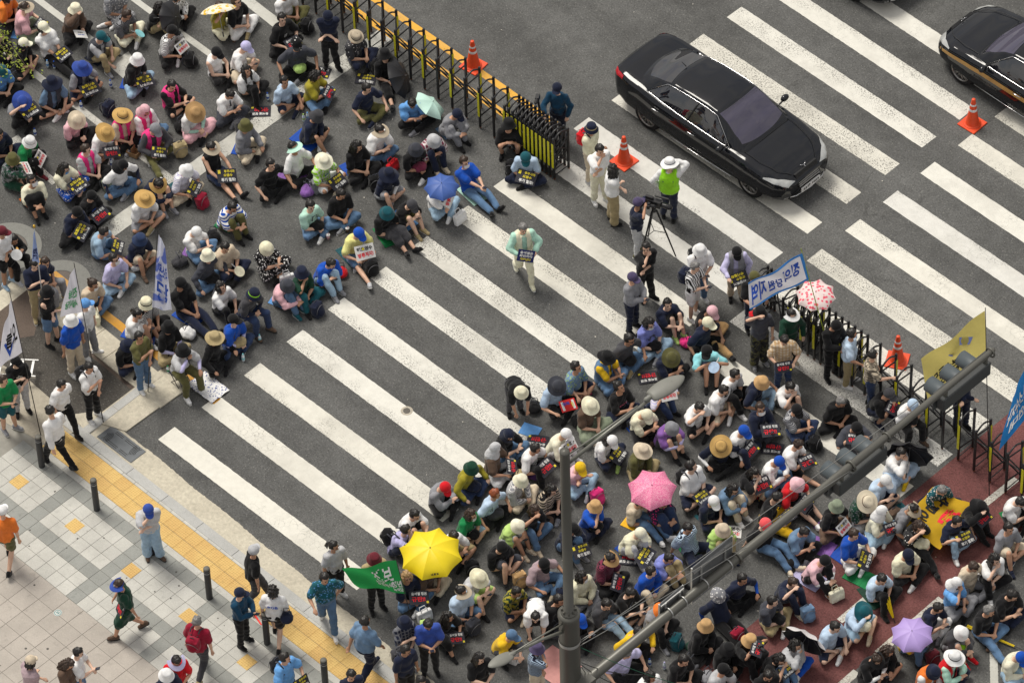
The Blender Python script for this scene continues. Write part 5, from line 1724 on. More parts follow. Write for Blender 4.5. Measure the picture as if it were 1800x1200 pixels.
def bottle(loc, label, capc='blue', tint=(.72, .82, .88)):
    root = empty('water_bottle', loc); tag(root, label, 'bottle', 'drink bottles on the road')
    k = 'bottlemesh'
    if k not in _PM:
        mb = MB(); mb.lathe([(.0, .001), (.030, .002), (.033, .02), (.033, .13), (.028, .155), (.014, .185), (.014, .20), (0, .20)], 12); _PM[k] = mb.mesh('bottle_body', True)
        mb = MB(); mb.lathe([(.0165, .192), (.0165, .212), (0, .213)], 10); _PM[k + 'c'] = mb.mesh('cap', True)
        mb = MB(); mb.lathe([(.0338, .06), (.0338, .11)], 12); _PM[k + 'l'] = mb.mesh('wrapper', True)
    m = plain('bottle_plastic%s' % str(tint), tint, .12, .6, var=.04)
    obj('bottle_body', _PM[k], m, root); obj('cap', _PM[k + 'c'], cloth(capc), root); obj('wrapper', _PM[k + 'l'], cloth(capc), root)
    return root


for p in PEOPLE:
    ex = p['ex']; S = p['S']; sit = p['sit']; o = p['o']; sh = pshort(p)
    hm_ = (S['hal'] + S['har']) / 2
    if 'pack' in ex:
        k = ex['pack']
        if sit:
            c = V((max(hm_.x, .30) + .06, hm_.y * .4, max(hm_.z, S['P'].z + .14) + .05)); tilt = R(28 + rs.uniform(-8, 10))
            if k == 'white': c.z += .05; tilt = R(48)
            if 'bagf' in ex: c.z += .06
        else: c = V((hm_.x + .10, hm_.y, hm_.z + .02)); tilt = R(62)
        rot = (Matrix.Rotation(p['yr'], 3, 'Z') @ Matrix.Rotation(tilt, 3, 'Y') @ Matrix.Rotation(R(90 + rs.uniform(-32, 32)), 3, 'Z')).to_euler()
        if k == 'flip': rot = (Matrix.Rotation(p['yr'], 3, 'Z') @ Matrix.Rotation(tilt * .8, 3, 'Y') @ Matrix.Rotation(R(-90 + rs.uniform(-32, 32)), 3, 'Z')).to_euler()
        c.y += rs.uniform(-.05, .05); p['pl'] = placard(world(p, c), rot, k, None, rs.uniform(.76, 1.0)); p['plk'] = k
    if 'back' in ex:
        c = S['mid'] + dirx(S['a2']) * .10 + V((-.19, 0, 0)) - V((0, 0, .19))
        b_ = bag(world(p, c), local_rot(p, 0, R(S['a2']), math.pi), 'pack', ex['back'], None, .92); p['bk'] = (b_, ex['back'], 'pack', 'worn by')
        t_ = obj('bag_straps', headgear('straps'), cloth('charcoal'), o); t_.location = c + V((.0, 0, .19)); 
    if 'bagf' in ex:
        kd = 'tote' if ex['bagf'] in ('cream', 'red', 'white') else 'pack'
        x_ = .64 if S['knl'].z < .3 else .70
        if S['anl'].x > .6: x_ = .5
        if not sit: x_ = .4
        b_ = bag(world(p, V((x_, rs.uniform(-.05, .05), .0))), local_rot(p, 0, R(-12), R(rs.uniform(-25, 25))), kd, ex['bagf'], None, .95); b_.location.z = o.location.z; p['bf'] = (b_, ex['bagf'], kd, 'in front of')
    if 'bag' in ex:
        s_ = 1 if rs.random() < .5 else -1
        b_ = bag(world(p, V((.10 if S['knl'].z > .3 else -.05, s_ * .40, 0))), local_rot(p, 0, 0, R(rs.uniform(0, 360))), 'slump', ex['bag'], None, rs.uniform(.85, 1.05)); b_.location.z = o.location.z; p['bs'] = (b_, ex['bag'], 'bag', 'beside')
    if 'bags' in ex or 'backs' in ex:
        c_ = ex.get('bags') or ex['backs']
        b_ = bag(world(p, V((-.08, -.26, .86))) if 'bags' in ex else world(p, V((-.22, 0, 1.0))), local_rot(p, 0, 0, 0), 'slump' if 'bags' in ex else 'pack', c_, None, .85); p['bs'] = (b_, c_, 'bag' if 'bags' in ex else 'pack', 'carried by')
    if 'bagl' in ex:
        b_ = bag(world(p, V((.24, 0, S['P'].z + .05))), local_rot(p, 0, R(-20), R(rs.uniform(-30, 30))), 'slump', ex['bagl'], None, .95); p['bl'] = (b_, ex['bagl'], 'bag', 'in lap of')
    if 'mat' in ex:
        m_ = obj('seat_mat', MATM['l' if p['S']['anl'].x > .7 or rs.random() < .25 else 's'], plain('foam_' + ex['mat'], lin(HEX[ex['mat']]), .7, .3), None)
        q_ = world(p, V((-.03 if p['S']['anl'].x < .7 else .1, 0, 0))); m_.location = (q_.x, q_.y, o.location.z + .001); m_.rotation_euler = (0, 0, p['yr'] + R(rs.uniform(-20, 20)))
        p['mt'] = m_
    if 'fan' in ex:
        f_ = empty('hand_fan', world(p, hm_ + V((.14, .02, .05)))); f_.rotation_euler = local_rot(p, 0, R(35), R(rs.uniform(-60, 60)))
        obj('blade', FANM, cloth(ex['fan']), f_); obj('handle', FHM, plain('fan_handle', (.5, .5, .5)), f_); p['fn'] = f_
    if 'paper' in ex: p['pl'] = placard(world(p, V((.50, -.25, .45))), local_rot(p, R(10), R(30), R(60)), 'paper', None, .7); p['plk'] = 'paper'
    if p['ar'] == 'using phone' or 'umb' in ex and False:
        f_ = empty('phone', world(p, hm_ + V((.085, 0, .035)))); f_.rotation_euler = local_rot(p, 0, R(-25), 0)
        obj('case', PHM, plain('phone_black', (.02, .02, .022), .25, .5), f_); obj('screen', PSM, plain('phone_glass', (.03, .035, .05), .08, .6), f_); p['phn'] = f_
    if p['ar'] == 'holding up camera':
        f_ = empty('camera', world(p, hm_ + V((.07, 0, .02)))); f_.rotation_euler = local_rot(p, 0, 0, 0)
        MB().box((0, 0, 0), (.06, .14, .09)).box((0, 0, .055), (.05, .05, .03)).build('camera_body', plain('camera_black', (.015, .015, .017), .35), f_)
        MB().cap((.02, 0, 0), (.12, 0, 0), .036, .040, 12, 1).build('lens', plain('camera_black', (.015, .015, .017), .35), f_); p['cm'] = f_
    if p['ar'] == 'speaking into microphone':
        f_ = empty('microphone', world(p, S['har'] + V((.03, 0, 0)))); f_.rotation_euler = local_rot(p, 0, R(-35), 0)
        MB().cap((0, 0, -.09), (0, 0, .06), .012, .016, 9).build('handle', plain('mic_black', (.02, .02, .02), .4), f_); MB().ell((0, 0, .09), (.026, .026, .028), 12, 8).build('grille', plain('mic_grille', (.2, .2, .2), .4, .5, .8), f_, smooth=True); p['mc'] = f_
    if 'stool' in ex:
        f_ = empty('folding_stool', world(p, V((0, 0, 0))), p['yr']); f_.location.z = o.location.z
        MB().box((0, 0, .325), (.30, .34, .02)).build('seat', cloth('navy'), f_)
        for s_ in (1, -1):
            for t_ in (1, -1): MB().cap((s_ * .14, t_ * .15, .32), (-s_ * .14, t_ * .15, .012), .010, .010, 6, 1).build('leg', plain('stool_metal', (.1, .1, .1), .4, .5, .5), f_)
        p['st'] = f_
    if 'baton' in ex:
        f_ = empty('signal_baton', world(p, S['har'] + V((.05, 0, .02)))); f_.rotation_euler = local_rot(p, R(35), R(60), 0)
        MB().cap((0, 0, -.06), (0, 0, .08), .018, .018, 9).build('grip', plain('grip_black', (.02, .02, .02)), f_); MB().cap((0, 0, .08), (0, 0, .48), .022, .016, 10).build('tube', plain('baton_red', (.75, .06, .05), .35), f_, smooth=True); tag(f_, 'red traffic baton held by the officer on the tactile paving', 'baton')
    if 'mono' in ex:
        f_ = empty('camera_monopod', world(p, V((.35, -.20, 0)))); f_.rotation_euler = local_rot(p, R(6), 0, 0)
        k_ = plain('camera_black', (.015, .015, .017), .35)
        MB().cap((0, 0, .02), (0, 0, .75), .018, .022, 8).build('lower_tube', k_, f_); MB().cap((0, 0, .75), (0, 0, 1.45), .024, .026, 8).build('upper_tube', k_, f_)
        for a_ in range(3): MB().cap((0, 0, .06), (.12 * math.cos(a_ * 2.1), .12 * math.sin(a_ * 2.1), .01), .010, .008, 6, 1).build('foot', k_, f_)
        MB().box((0, 0, 1.53), (.14, .08, .10)).cap((.05, 0, 1.54), (.17, 0, 1.54), .036, .04, 10, 1).build('camera_body', k_, f_); tag(f_, 'black camera on monopod held by the officer behind the barricade stack', 'camera')
    if 'tie' in ex:
        t_ = MB(); t_.tube([S['top'] + V((.075, 0, -.03)), S['top'] + V((.10, 0, -.15)), S['mid'] + V((.13, 0, .08)), S['mid'] + V((.15, 0, -.06))], [.016, .018, .024, .014], 6); t_.build('tie', cloth('charcoal'), o, True)
    if 'bottle' in ex: p['bo'] = bottle(world(p, V((.50, .12, 0))), None)



def chest(hx, hy, s, w_, h_, ink, back=False, dz=0.0):
    """words printed on the shirt of the person whose head is at pixel (hx, hy)"""
    p = min(PEOPLE, key=lambda q: (q['x'] - hx) ** 2 + (q['y'] - hy) ** 2)
    S = p['S']; d2 = dirx(S['a2']); fw = V((d2.z, 0, -d2.x)) * (-1 if back else 1)
    c = S['mid'] + d2 * (.12 + dz) + fw * .158
    y_ = V((0, 1, 0)) * (1 if not back else -1)
    o_ = obj('shirt_print', fittext(s, w_, h_, 0, 0, 0), INK[ink], p['o'])
    n_ = d2; 
    m_ = Matrix((( y_.x, n_.x, fw.x, c.x), (y_.y, n_.y, fw.y, c.y), (y_.z, n_.z, fw.z, c.z), (0, 0, 0, 1)))
    o_.matrix_local = m_


chest(1089, 681, 'EXIT', .20, .06, 'pink'); chest(480, 1035, '⚘GB', .22, .07, 'blue', True); chest(1177, 288, '교통경찰', .24, .07, 'navy', True); chest(569, 283, '03', .16, .10, 'blue'); chest(1046, 889, 'TOTO', .18, .04, 'white'); chest(828, 904, 'FULL STORY', .22, .04, 'white')
chest(28, 635, '⚜', .14, .12, 'white'); chest(1272, 686, '❖', .12, .14, 'navy'); chest(941, 788, '■', .14, .18, 'black'); chest(1340, 672, '◉', .14, .14, 'white'); chest(161, 346, '✺', .12, .10, 'blue'); chest(1020, 823, '☻', .12, .10, 'yellow'); chest(496, 34, '▣', .07, .09, 'white'); chest(1174, 536, '❀❀', .16, .07, 'white')
chest(882, 962, 'GOOD', .2, .03, 'white'); chest(1372, 1158, '✦ ✦', .2, .04, 'white'); chest(729, 905, '✿', .10, .08, 'orange')

# ---------------------------------------------------------------- loose things on the road
LOOSE = [  # pixel, colour of cap, label
    ((84, 118), 'sky_blue', 'clear bottle with blue label left of a near twin beside outstretched black legs'), ((96, 120), 'blue', 'clear bottle with blue label right of its twin beside outstretched black legs'), ((195, 153), 'blue', 'clear bottle with blue cap beside bare crossed legs and a yellow-lettered placard'),
    ((62, 238), 'blue', 'blue-labelled bottle below the person in the royal blue hat at the left'), ((143, 190), 'blue', 'short blue-wrapped bottle standing alone on the white lane line'), ((660, 325), 'mint', 'clear mint-capped bottle beside black bag near long-haired person'),
    ((457, 600), 'aqua', 'aqua-capped bottle behind the feet of the person in blue polo'), ((428, 634), 'aqua', 'aqua-capped clear bottle on open asphalt before the black-clad person in khaki hat'), ((296, 655), 'green', 'green-capped bottle beside the folded navy umbrella on the concrete strip'),
    ((541, 210), 'sky_blue', 'blue sports drink bottle beside the bare-legged person in pale blue shirt'), ((534, 213), 'lime', 'dark bottle with lime cap beside a blue sports drink bottle'), ((423, 283), 'lime', 'green-capped clear bottle beside the person in grey top and olive hat'),
    ((12, 20), 'lime', 'green drink bottle in the top left corner'), ((17, 17), 'pale_pink', 'pink drink bottle beside a green one in the top left corner'), ((1168, 1175), 'lilac', 'lilac-capped clear bottle beside the person in the yellow sweater'), ((196, 292), 'blue', 'dark flask with blue cap beside a white paper cup')]
for (q_, c_, l_) in LOOSE: bottle(G(*q_), l_, c_)


def cup(px, lab, col='white'):
    t = empty('drink_cup', G(*px)); tag(t, lab, 'cup', 'takeaway cups on the road')
    MB().lathe([(0, .0), (.030, .0), (.044, .12), (.0, .12)], 14).build('cup', plain('cup_' + col, lin(HEX[col]), .35, .5), t, True); MB().lathe([(.047, .118), (.047, .128), (.035, .136), (0, .136)], 14).build('lid', plain('cup_lid', (.65, .65, .65), .3), t, True)
    MB().cap((.01, 0, .12), (.025, 0, .20), .004, .004, 6, 1).build('straw', INK['red'], t)
cup((245, 262), 'pink takeaway cup beside the brown paper carrier', 'pale_pink'); cup((202, 297), 'white takeaway cup beside the dark flask', 'cream'); cup((577, 420), 'takeaway cup beside the shoes of the person in mint T-shirt', 'pale_pink'); cup((611, 408), 'iced drink cup standing alone below the person in black T-shirt', 'brown'); cup((943, 868), 'white tumbler beside the person in striped beige and black top', 'cream')
# cardboard carrier
t = empty('cardboard_carrier', G(235, 272), .3); tag(t, 'brown cardboard drink carrier on the road beside a pink takeaway cup', 'carrier')
mb = MB(); mb.box((0, 0, .005), (.26, .18, .01))
for a_, b_ in (((.125, 0, .06), (.008, .18, .12)), ((-.125, 0, .06), (.008, .18, .12)), ((0, .086, .06), (.25, .008, .12)), ((0, -.086, .06), (.25, .008, .12))): mb.box(a_, b_)
mb.build('tray', plain('cardboard', (.32, .19, .09)), t); MB().box((0, 0, .12), (.006, .17, .24)).build('divider', plain('cardboard', (.32, .19, .09)), t)
for (q_, c_, k_, l_, a_) in (((500, 24), 'black', 'pack', 'black backpack lying beside the person with olive trousers at the top edge', 40), ((192, 200), 'navy', 'pack', 'navy backpack standing alone on the lane line', 10), ((318, 272), 'khaki', 'pack', 'khaki backpack standing beside the pink-vested person with grey cap', -20), ((107, 172), 'olive', 'slump', 'dark green bag beside the person with navy hat and glasses', 30), ((320, 228), 'black', 'slump', 'black bag behind the person in straw hat and pink skirt', 0), ((668, 328), 'black', 'slump', 'black bag beside the clear bottle', 0),
                             ((170, 565), 'cream', 'tote', 'cream flowered bag on the concrete strip by the yellow line', 60), ((1130, 600), 'black', 'slump', 'black bag behind the person in navy T-shirt with lime shoes', 0), ((1372, 905), 'black', 'slump', 'black sequinned bag at the feet of the red-shirted person', 0), ((905, 1160), 'white', 'pack', 'white and black suitcase-like bag below the lower lamp arm', 20), ((975, 1115), 'dark_grey', 'slump', 'dark grey bag left of the signal pole foot', 0), ((1245, 1195), 'grey', 'slump', 'grey patterned bag at the bottom edge', 0),
                             ((832, 1110), 'charcoal', 'pack', 'grey transparent backpack beside the person with black hair and placard', 0), ((958, 918), 'brown', 'slump', 'brown bag beside the bare-legged person in lime T-shirt', 0), ((330, 590), 'white', 'slump', 'white bag beside the blue mat and stretched navy legs', 0), ((1018, 745), 'black', 'slump', 'black bag between the poster and the cream-hatted person', 0)):
    g_ = G(*q_); bag(g_, (0, 0, R(a_)), k_, c_, l_)
for (q_, k_, a_, l_) in (((458, 197), 'red', 225, 'black placard with red lettering lying on the stop line beside a grey backpack'), ((945, 776), 'red', 215, 'black and red placard on the stripe behind the navy-hooded person'), ((1105, 983), 'red', 215, 'black and red placard lying left of cream-capped person'), ((643, 140), 'b', 35, 'black placard lying beside black backpack under fedora wearer'), ((1358, 789), 'red', 215, 'black and red placard on the stripe beside the suited person'), ((1140, 664), 'red', 235, 'black and red placard lying beside the person in denim overalls'),
                         ((1322, 872), 'red', 35, 'placard with red lettering on the knees below the long-haired masked person'), ((1520, 930), 'white', 230, 'white placard with red and black lettering beneath the white-scarfed person'), ((563, 128), 'red', 30, 'small red and white leaflet beside the lime backpack'), ((1284, 935), 'white', 40, 'white leaflet with red print beside white-capped person in navy')):
    g_ = G(*q_); placard((g_.x, g_.y, .03), (0, 0, R(a_ + 0)), k_, l_)
for (q_, c_, l_, a_, s_) in (((932, 757), 'sky_blue', 'empty blue foam mat on the zebra stripe', 20, 's'), ((1440, 960), 'purple', 'large purple textured mat beside the person in slate T-shirt', 15, 'l'), ((1513, 1015), 'green', 'green mat under white trousers on the red lane edge', 10, 'l'), ((1585, 900), 'teal', 'teal foam mat beside the yellow banner', -10, 's')):
    g_ = G(*q_); m_ = obj('seat_mat', MATM[s_], plain('foam_' + c_, lin(HEX[c_]), .7, .3)); m_.location = (g_.x, g_.y, .006); m_.rotation_euler = (0, 0, R(a_)); tag(m_, l_, 'seat mat', 'foam seat mats')
mb = MB(); mb.quadpatch(lambda u, v: ((u - .5) * .8, (v - .5) * .7, .012 + .01 * math.sin(u * 9 + v * 5)), 8, 6); o = mb.build('picnic_cloth', plain('cloth_rose', (.52, .24, .22)), None, True); o.location = G(975, 1170); tag(o, 'salmon pink cloth spread on the road at the signal pole', 'cloth')
mb = MB(); mb.quadpatch(lambda u, v: ((u - .5) * .75, (v - .5) * .5, .02 + .03 * abs(math.sin(u * 9 + v * 7))), 14, 10); o = mb.build('folded_banner', cloth('white', 'floral', 'royal_blue'), None, True); o.location = G(366, 682); tag(o, 'crumpled white and blue banner beside the speaker on the stool', 'banner')

# ---------------------------------------------------------------- umbrellas


def umbrella(px, py, zc, rad, n, mat, label, tilt=0, tdir=0, inner=None, shaft=.62, depth=.34, folded=False, edge=None):
    c = G(px, py, zc)
    root = empty('umbrella', c)
    root.rotation_euler = (Matrix.Rotation(R(tdir), 3, 'Z') @ Matrix.Rotation(R(tilt), 3, 'Y')).to_euler()
    tag(root, label, 'umbrella', 'umbrellas held over the crowd')
    m_ = 7; seg = 6
    def surf(a, t, off=0.0):
        r_ = rad * math.sin(t * 1.18) / math.sin(1.18)
        z_ = depth * rad * (math.cos(t * 1.18) - 1) / (1 - math.cos(1.18))
        f = (a * n / (2 * math.pi)) % 1.0
        s_ = math.sin(f * math.pi)
        r2 = r_ * (1 - .105 * s_ * t * t * 1.0) * (math.cos(math.pi / n) / math.cos((f - .5) * 2 * math.pi / n) * .6 + .4)
        return V((r2 * math.cos(a), r2 * math.sin(a), z_ - .055 * rad * s_ * t + off))
    for j in range(n):
        mb = MB(); a0 = 2 * math.pi * j / n; a1 = 2 * math.pi * (j + 1) / n - 1e-4
        mb.quadpatch(lambda u, v: surf(a0 + (a1 - a0) * u, .02 + .98 * v), seg, m_)
        o_ = mb.build('canopy_panel', mat, root, True)
        if inner is not None:
            mb = MB(); mb.quadpatch(lambda u, v: surf(a0 + (a1 - a0) * u, .02 + .98 * v, -.006), seg, m_); mb.build('lining_panel', inner, root, True)
        mb = MB(); mb.tube([surf(a0 + 1e-4, t / 6, -.010) for t in range(7)], .0035, 5); mb.build('rib', plain('rib_steel', (.15, .15, .16), .4, .5, .6), root)
    MB().cap((0, 0, -.01), (0, 0, .035), .008, .004, 8).build('ferrule', plain('rib_steel', (.15, .15, .16), .4, .5, .6), root)
    MB().cap((0, 0, -.02), (0, 0, -shaft), .006, .006, 7).build('shaft', plain('shaft_steel', (.35, .35, .36), .3, .5, .8), root)
    MB().cap((0, 0, -shaft), (0, 0, -shaft - .09), .014, .014, 8).build('handle', plain('handle_black', (.03, .03, .03)), root)
    return root


def umat(name, c, pat=None, c2=(1, 1, 1), sc=30):
    m, nt, b = newmat('canopy_' + name, .5, .4)
    t = nt.nodes.new('ShaderNodeTexCoord')
    col = ramp(nt, noise(nt, 5, 3, .5, t.outputs['Object']).outputs['Fac'], [(.3, tuple(x * .93 for x in c)), (.7, c)]).outputs[0]
    if pat:
        v = nt.nodes.new('ShaderNodeTexVoronoi'); v.inputs['Scale'].default_value = sc; nt.links.new(t.outputs['Object'], v.inputs['Vector'])
        f = ramp(nt, v.outputs['Distance'], [(.36, 1), (.44, 0)]).outputs[0]
        col = mixc(nt, f, col, c2)
    nt.links.new(col, b.inputs['Base Color'])
    m.node_tree.nodes['Principled BSDF'].inputs['Transmission Weight'].default_value = 0
    return m


U1 = umbrella(756, 962, 1.05, .64, 8, umat('yellow', (.80, .62, .01)), 'large plain yellow umbrella with black print at the front edge of the crowd', 6, -60, shaft=.8)
for (a_, s_) in ((-104, '안전하게'), (24, '세월호')):
    t_ = textmesh(s_, .03)[0].copy(); n_ = len(t_.vertices); co = np.empty(n_ * 3, 'f'); t_.vertices.foreach_get('co', co); co = co.reshape(-1, 3)
    out = []
    for x_, y_, z_ in co:
        ang = R(a_) + (x_ * .055) / .5; t__ = .80 + y_ * .085
        r_ = .64 * math.sin(t__ * 1.18) / math.sin(1.18) * .965; zz = .34 * .64 * (math.cos(t__ * 1.18) - 1) / (1 - math.cos(1.18))
        out += [r_ * math.cos(ang), r_ * math.sin(ang), zz + .006]
    t_.vertices.foreach_set('co', out); t_.update(); obj('printed_text', t_, INK['black'], U1)
umbrella(1146, 852, 1.10, .50, 7, umat('pink', (.72, .16, .32), 'v', (.80, .42, .52), 60), 'pink speckled umbrella over two seated people', 8, -50)
umbrella(1603, 1108, 1.05, .43, 8, umat('purple', (.40, .29, .62)), 'plain purple umbrella at the edge of the red lane', 8, -70)
umbrella(776, 322, 1.05, .38, 8, umat('blue', (.05, .11, .36)), 'small navy blue umbrella over the person with a white placard', 6, -40)
umbrella(761, 179, .52, .40, 6, umat('mint', (.52, .76, .68)), 'tilted mint green umbrella beside the crouched person in sky blue', 38, 60, shaft=.5)
umbrella(712, 133, .50, .48, 8, umat('black', (.022, .022, .025)), 'open black umbrella resting on the road beside the black-clad person in glasses', 62, 40, shaft=.5)
umbrella(382, 8, 1.0, .40, 8, umat('comic', (.78, .74, .60), 'v', (.75, .45, .03), 9), 'white and yellow patterned umbrella held at the top of the crowd', 38, 150)
umbrella(308, 30, .88, .40, 8, umat('black2', (.022, .022, .025)), 'black umbrella tilted on edge beside the masked person in black', 66, 20, shaft=.5)
umbrella(1434, 513, 1.72, .42, 8, umat('dotted', (.72, .60, .58), 'v', (.70, .09, .14), 13), 'white umbrella with red spots beside the barricade', 6, -60, depth=.26)
umbrella(1600, 786, .62, .50, 8, umat('black3', (.022, .022, .025)), 'black umbrella shading the person in pale blue skirt', 78, 125, shaft=.6, inner=umat('black4', (.015, .015, .018)))
umbrella(1420, 1114, .78, .48, 8, umat('whitedot', (.62, .60, .60), 'v', (.5, .45, .47), 50), 'white dotted umbrella with black lining on the red lane', 74, 104, inner=umat('black5', (.012, .012, .014)))
umbrella(1345, 500, 1.45, .30, 8, umat('mint2', (.45, .62, .58)), 'mint umbrella corner behind the blue-bordered flag', 20, -60) if False else None
# folded umbrellas
def furled(a, b_, ra, rb, mat, label, handle=True):
    root = empty('furled_umbrella', a); tag(root, label, 'umbrella', 'furled umbrellas')
    a = V(a); b_ = V(b_) - a
    mb = MB(); d_ = b_.normalized(); u = d_.orthogonal().normalized(); w_ = d_.cross(u); rg = []
    for i in range(9):
        t = i / 8; r_ = ra + (rb - ra) * t
        rg.append([b_ * t + (u * math.cos(k / 16 * 6.283) + w_ * math.sin(k / 16 * 6.283)) * r_ * (1 if k % 2 else .62) for k in range(16)])
    mb.rings(rg); mb.build('furled_canopy', mat, root)
    MB().cap(-d_ * .16, (0, 0, 0), .008, .008, 7).build('handle', plain('handle_black', (.03, .03, .03)), root)
    return root
furled(G(257, 630, .06), G(272, 592, .12), .13, .02, umat('navy', (.02, .05, .22)), 'half-folded navy umbrella lying on the concrete strip')
furled(G(1570, 1085, .10), G(1558, 1050, .45), .02, .07, umat('yellow2', (.80, .60, .01)), 'furled yellow umbrella standing between black-trousered knees')
furled(G(1783, 1135, .05), G(1700, 1100, .05), .02, .04, umat('yellow3', (.80, .60, .01)), 'furled yellow umbrella lying on the road behind the seated grey-haired person')


# ---------------------------------------------------------------- flags


def flag(corners, poletop, polebot, mat, label, pole_mat, prints=(), waves=2.5, amp=.05, edge=None, tipball=None, pr=.011, mirror=False):
    """corners: top at pole, bottom at pole, bottom free, top free, each (px, py, z)"""
    A, B, C_, D = [G(*c) for c in corners]
    top, bot = G(*poletop), G(*polebot)
    root = empty('flag', bot); tag(root, label, 'flag', 'flags on hand-held poles')
    nrm = (B - A).cross(D - A).normalized()
    def S_(u, v, off=0.0):
        p = (A * (1 - u) + D * u) * (1 - v) + (B * (1 - u) + C_ * u) * v
        k = amp * min(1, u * 3) * (math.sin(u * waves * 3.1 + v * 2.2 + 1) + .5 * math.sin(u * 7 + v * 6))
        return p + nrm * (k + off) - bot
    mb = MB(); mb.quadpatch(lambda u, v: S_(u, v), 26, 16); mb.build('banner_cloth', mat, root, True)
    if edge is not None:
        for (u0, u1, v0, v1) in ((0, 1, 0, .07), (0, 1, .93, 1), (0, .05, .07, .93)):
            for off in (.003, -.003):
                mb = MB(); mb.quadpatch(lambda u, v: S_(u0 + (u1 - u0) * u, v0 + (v1 - v0) * v, off), 20 if u1 - u0 > .5 else 2, 2 if u1 - u0 > .5 else 16); mb.build('border', edge, root, True)
    for (s, u0, u1, v0, v1, m) in prints:
        me, e = textmesh(s, .03); me = me.copy()
        bm = bmesh.new(); bm.from_mesh(me)
        bmesh.ops.triangulate(bm, faces=bm.faces[:]); bm.to_mesh(me); bm.free()
        n_ = len(me.vertices); co = np.empty(n_ * 3, 'f'); me.vertices.foreach_get('co', co); co = co.reshape(-1, 3)
        for off in (.006, -.006):
            m2 = me.copy(); out = []
            for x_, y_, z_ in co:
                a_ = (x_ - e[0]) / (e[1] - e[0]); b__ = (e[3] - y_) / (e[3] - e[2])
                u_, v_ = u0 + (u1 - u0) * a_, v0 + (v1 - v0) * b__
                out += list(S_(u_, v_, off))
            m2.vertices.foreach_set('co', out); m2.update(); obj('printed_text', m2, m, root)
    MB().cap((0, 0, 0), top - bot, pr, pr * .7, 8).build('pole', pole_mat, root, True)
    if tipball: MB().ell(top - bot, (.035, .035, .045), 10, 7).build('finial', tipball, root, True)
    return root


PBK = plain('pole_black', (.02, .02, .022), .35, .5); PWH = plain('pole_white', (.6, .6, .6), .35)
def fcloth(name, c, c2=None):
    m, nt, b = newmat('flag_' + name, .75, .2)
    t = nt.nodes.new('ShaderNodeTexCoord')
    col = ramp(nt, noise(nt, 4, 4, .6, t.outputs['Object']).outputs['Fac'], [(.3, tuple(x * .88 for x in c)), (.7, c)]).outputs[0]
    if c2: col = mixc(nt, ramp(nt, noise(nt, 2.2, 2, .5, t.outputs['Object']).outputs['Fac'], [(.52, 0), (.56, 1)]).outputs[0], col, c2)
    nt.links.new(col, b.inputs['Base Color'])
    tl = nt.nodes.new('ShaderNodeBsdfTranslucent'); nt.links.new(col, tl.inputs['Color']); ms = nt.nodes.new('ShaderNodeMixShader'); ms.inputs[0].default_value = .45
    nt.links.new(b.outputs[0], ms.inputs[1]); nt.links.new(tl.outputs[0], ms.inputs[2]); nt.links.new(ms.outputs[0], nt.nodes['Material Output'].inputs['Surface'])
    return m
flag([(20, 524, 3.5), (40, 618, 2.1), (-8, 650, 2.0), (8, 575, 2.9)], (17, 514, 3.7), (72, 766, 0), fcloth('white', (.80, .79, .86)), 'white flag with dark lettering hanging above the person with clapped board, lower left edge', PBK, [('오늘', .1, .6, .35, .75, INK['black']), ('⌵', .2, .7, .6, .95, INK['blue'])], amp=.03)
flag([(131, 470, 3.9), (145, 548, 2.6), (107, 556, 2.4), (120, 490, 3.4)], (130, 462, 4.0), (182, 744, 0), fcloth('white2', (.80, .79, .86)), 'white flag with green lettering over the person in blue polo', PBK, [('진보당', .1, .8, .4, .62, INK['green']), ('서울시당', .15, .85, .66, .85, INK['green'])], amp=.03)
flag([(60, 404, 3.0), (70, 462, 2.3), (57, 458, 2.3), (58, 420, 2.8)], (60, 398, 3.1), (74, 518, 1.1), fcloth('blue_white', (.36, .46, .74)), 'narrow pale blue flag with gold finial held by the person in navy polo', PWH, [('정의', .1, .9, .5, .9, INK['navy'])], amp=.02, tipball=plain('gold', (.6, .38, .06), .3, .5, .8))
flag([(279, 412, 4.2), (267, 540, 2.3), (303, 547, 2.3), (289, 430, 3.9)], (277, 405, 4.3), (260, 690, 0), fcloth('white_blue', (.74, .76, .88), (.16, .22, .62)), 'tall white and blue flag held before the kerb of the median strip', PBK, [('기본소득', .15, .9, .35, .55, INK['blue']), ('당', .2, .9, .6, .9, INK['blue'])], amp=.04)
flag([(697, 984, 2.2), (713, 1043, 1.45), (632, 1030, 1.3), (600, 1002, 1.9)], (695, 978, 2.3), (745, 1172, 0), fcloth('green', (.03, .34, .09)), 'green flag with white lettering beside the yellow umbrella', PBK, [('진보', .50, .15, .14, .62, INK['white']), ('청년녹색', .55, .20, .64, .82, INK['white']), ('청년', .22, .02, .60, .80, INK['white']), ('녹색당', .22, .02, .82, .94, INK['white'])], amp=.06)
flag([(1410, 445, 3.3), (1424, 490, 2.6), (1318, 542, 1.9), (1315, 500, 2.4)], (1408, 437, 3.4), (1453, 600, .95), fcloth('white3', (.80, .80, .86)), 'white flag with blue border and blue lettering above the barricade', plain('pole_lime', (.32, .42, .03), .4), [('정의', .1, .38, .20, .62, INK['blue']), ('당원', .42, .66, .35, .8, INK['blue']), ('지역', .7, .95, .2, .85, INK['blue'])], amp=.05, edge=plain('flag_blue_edge', (.05, .26, .70)))
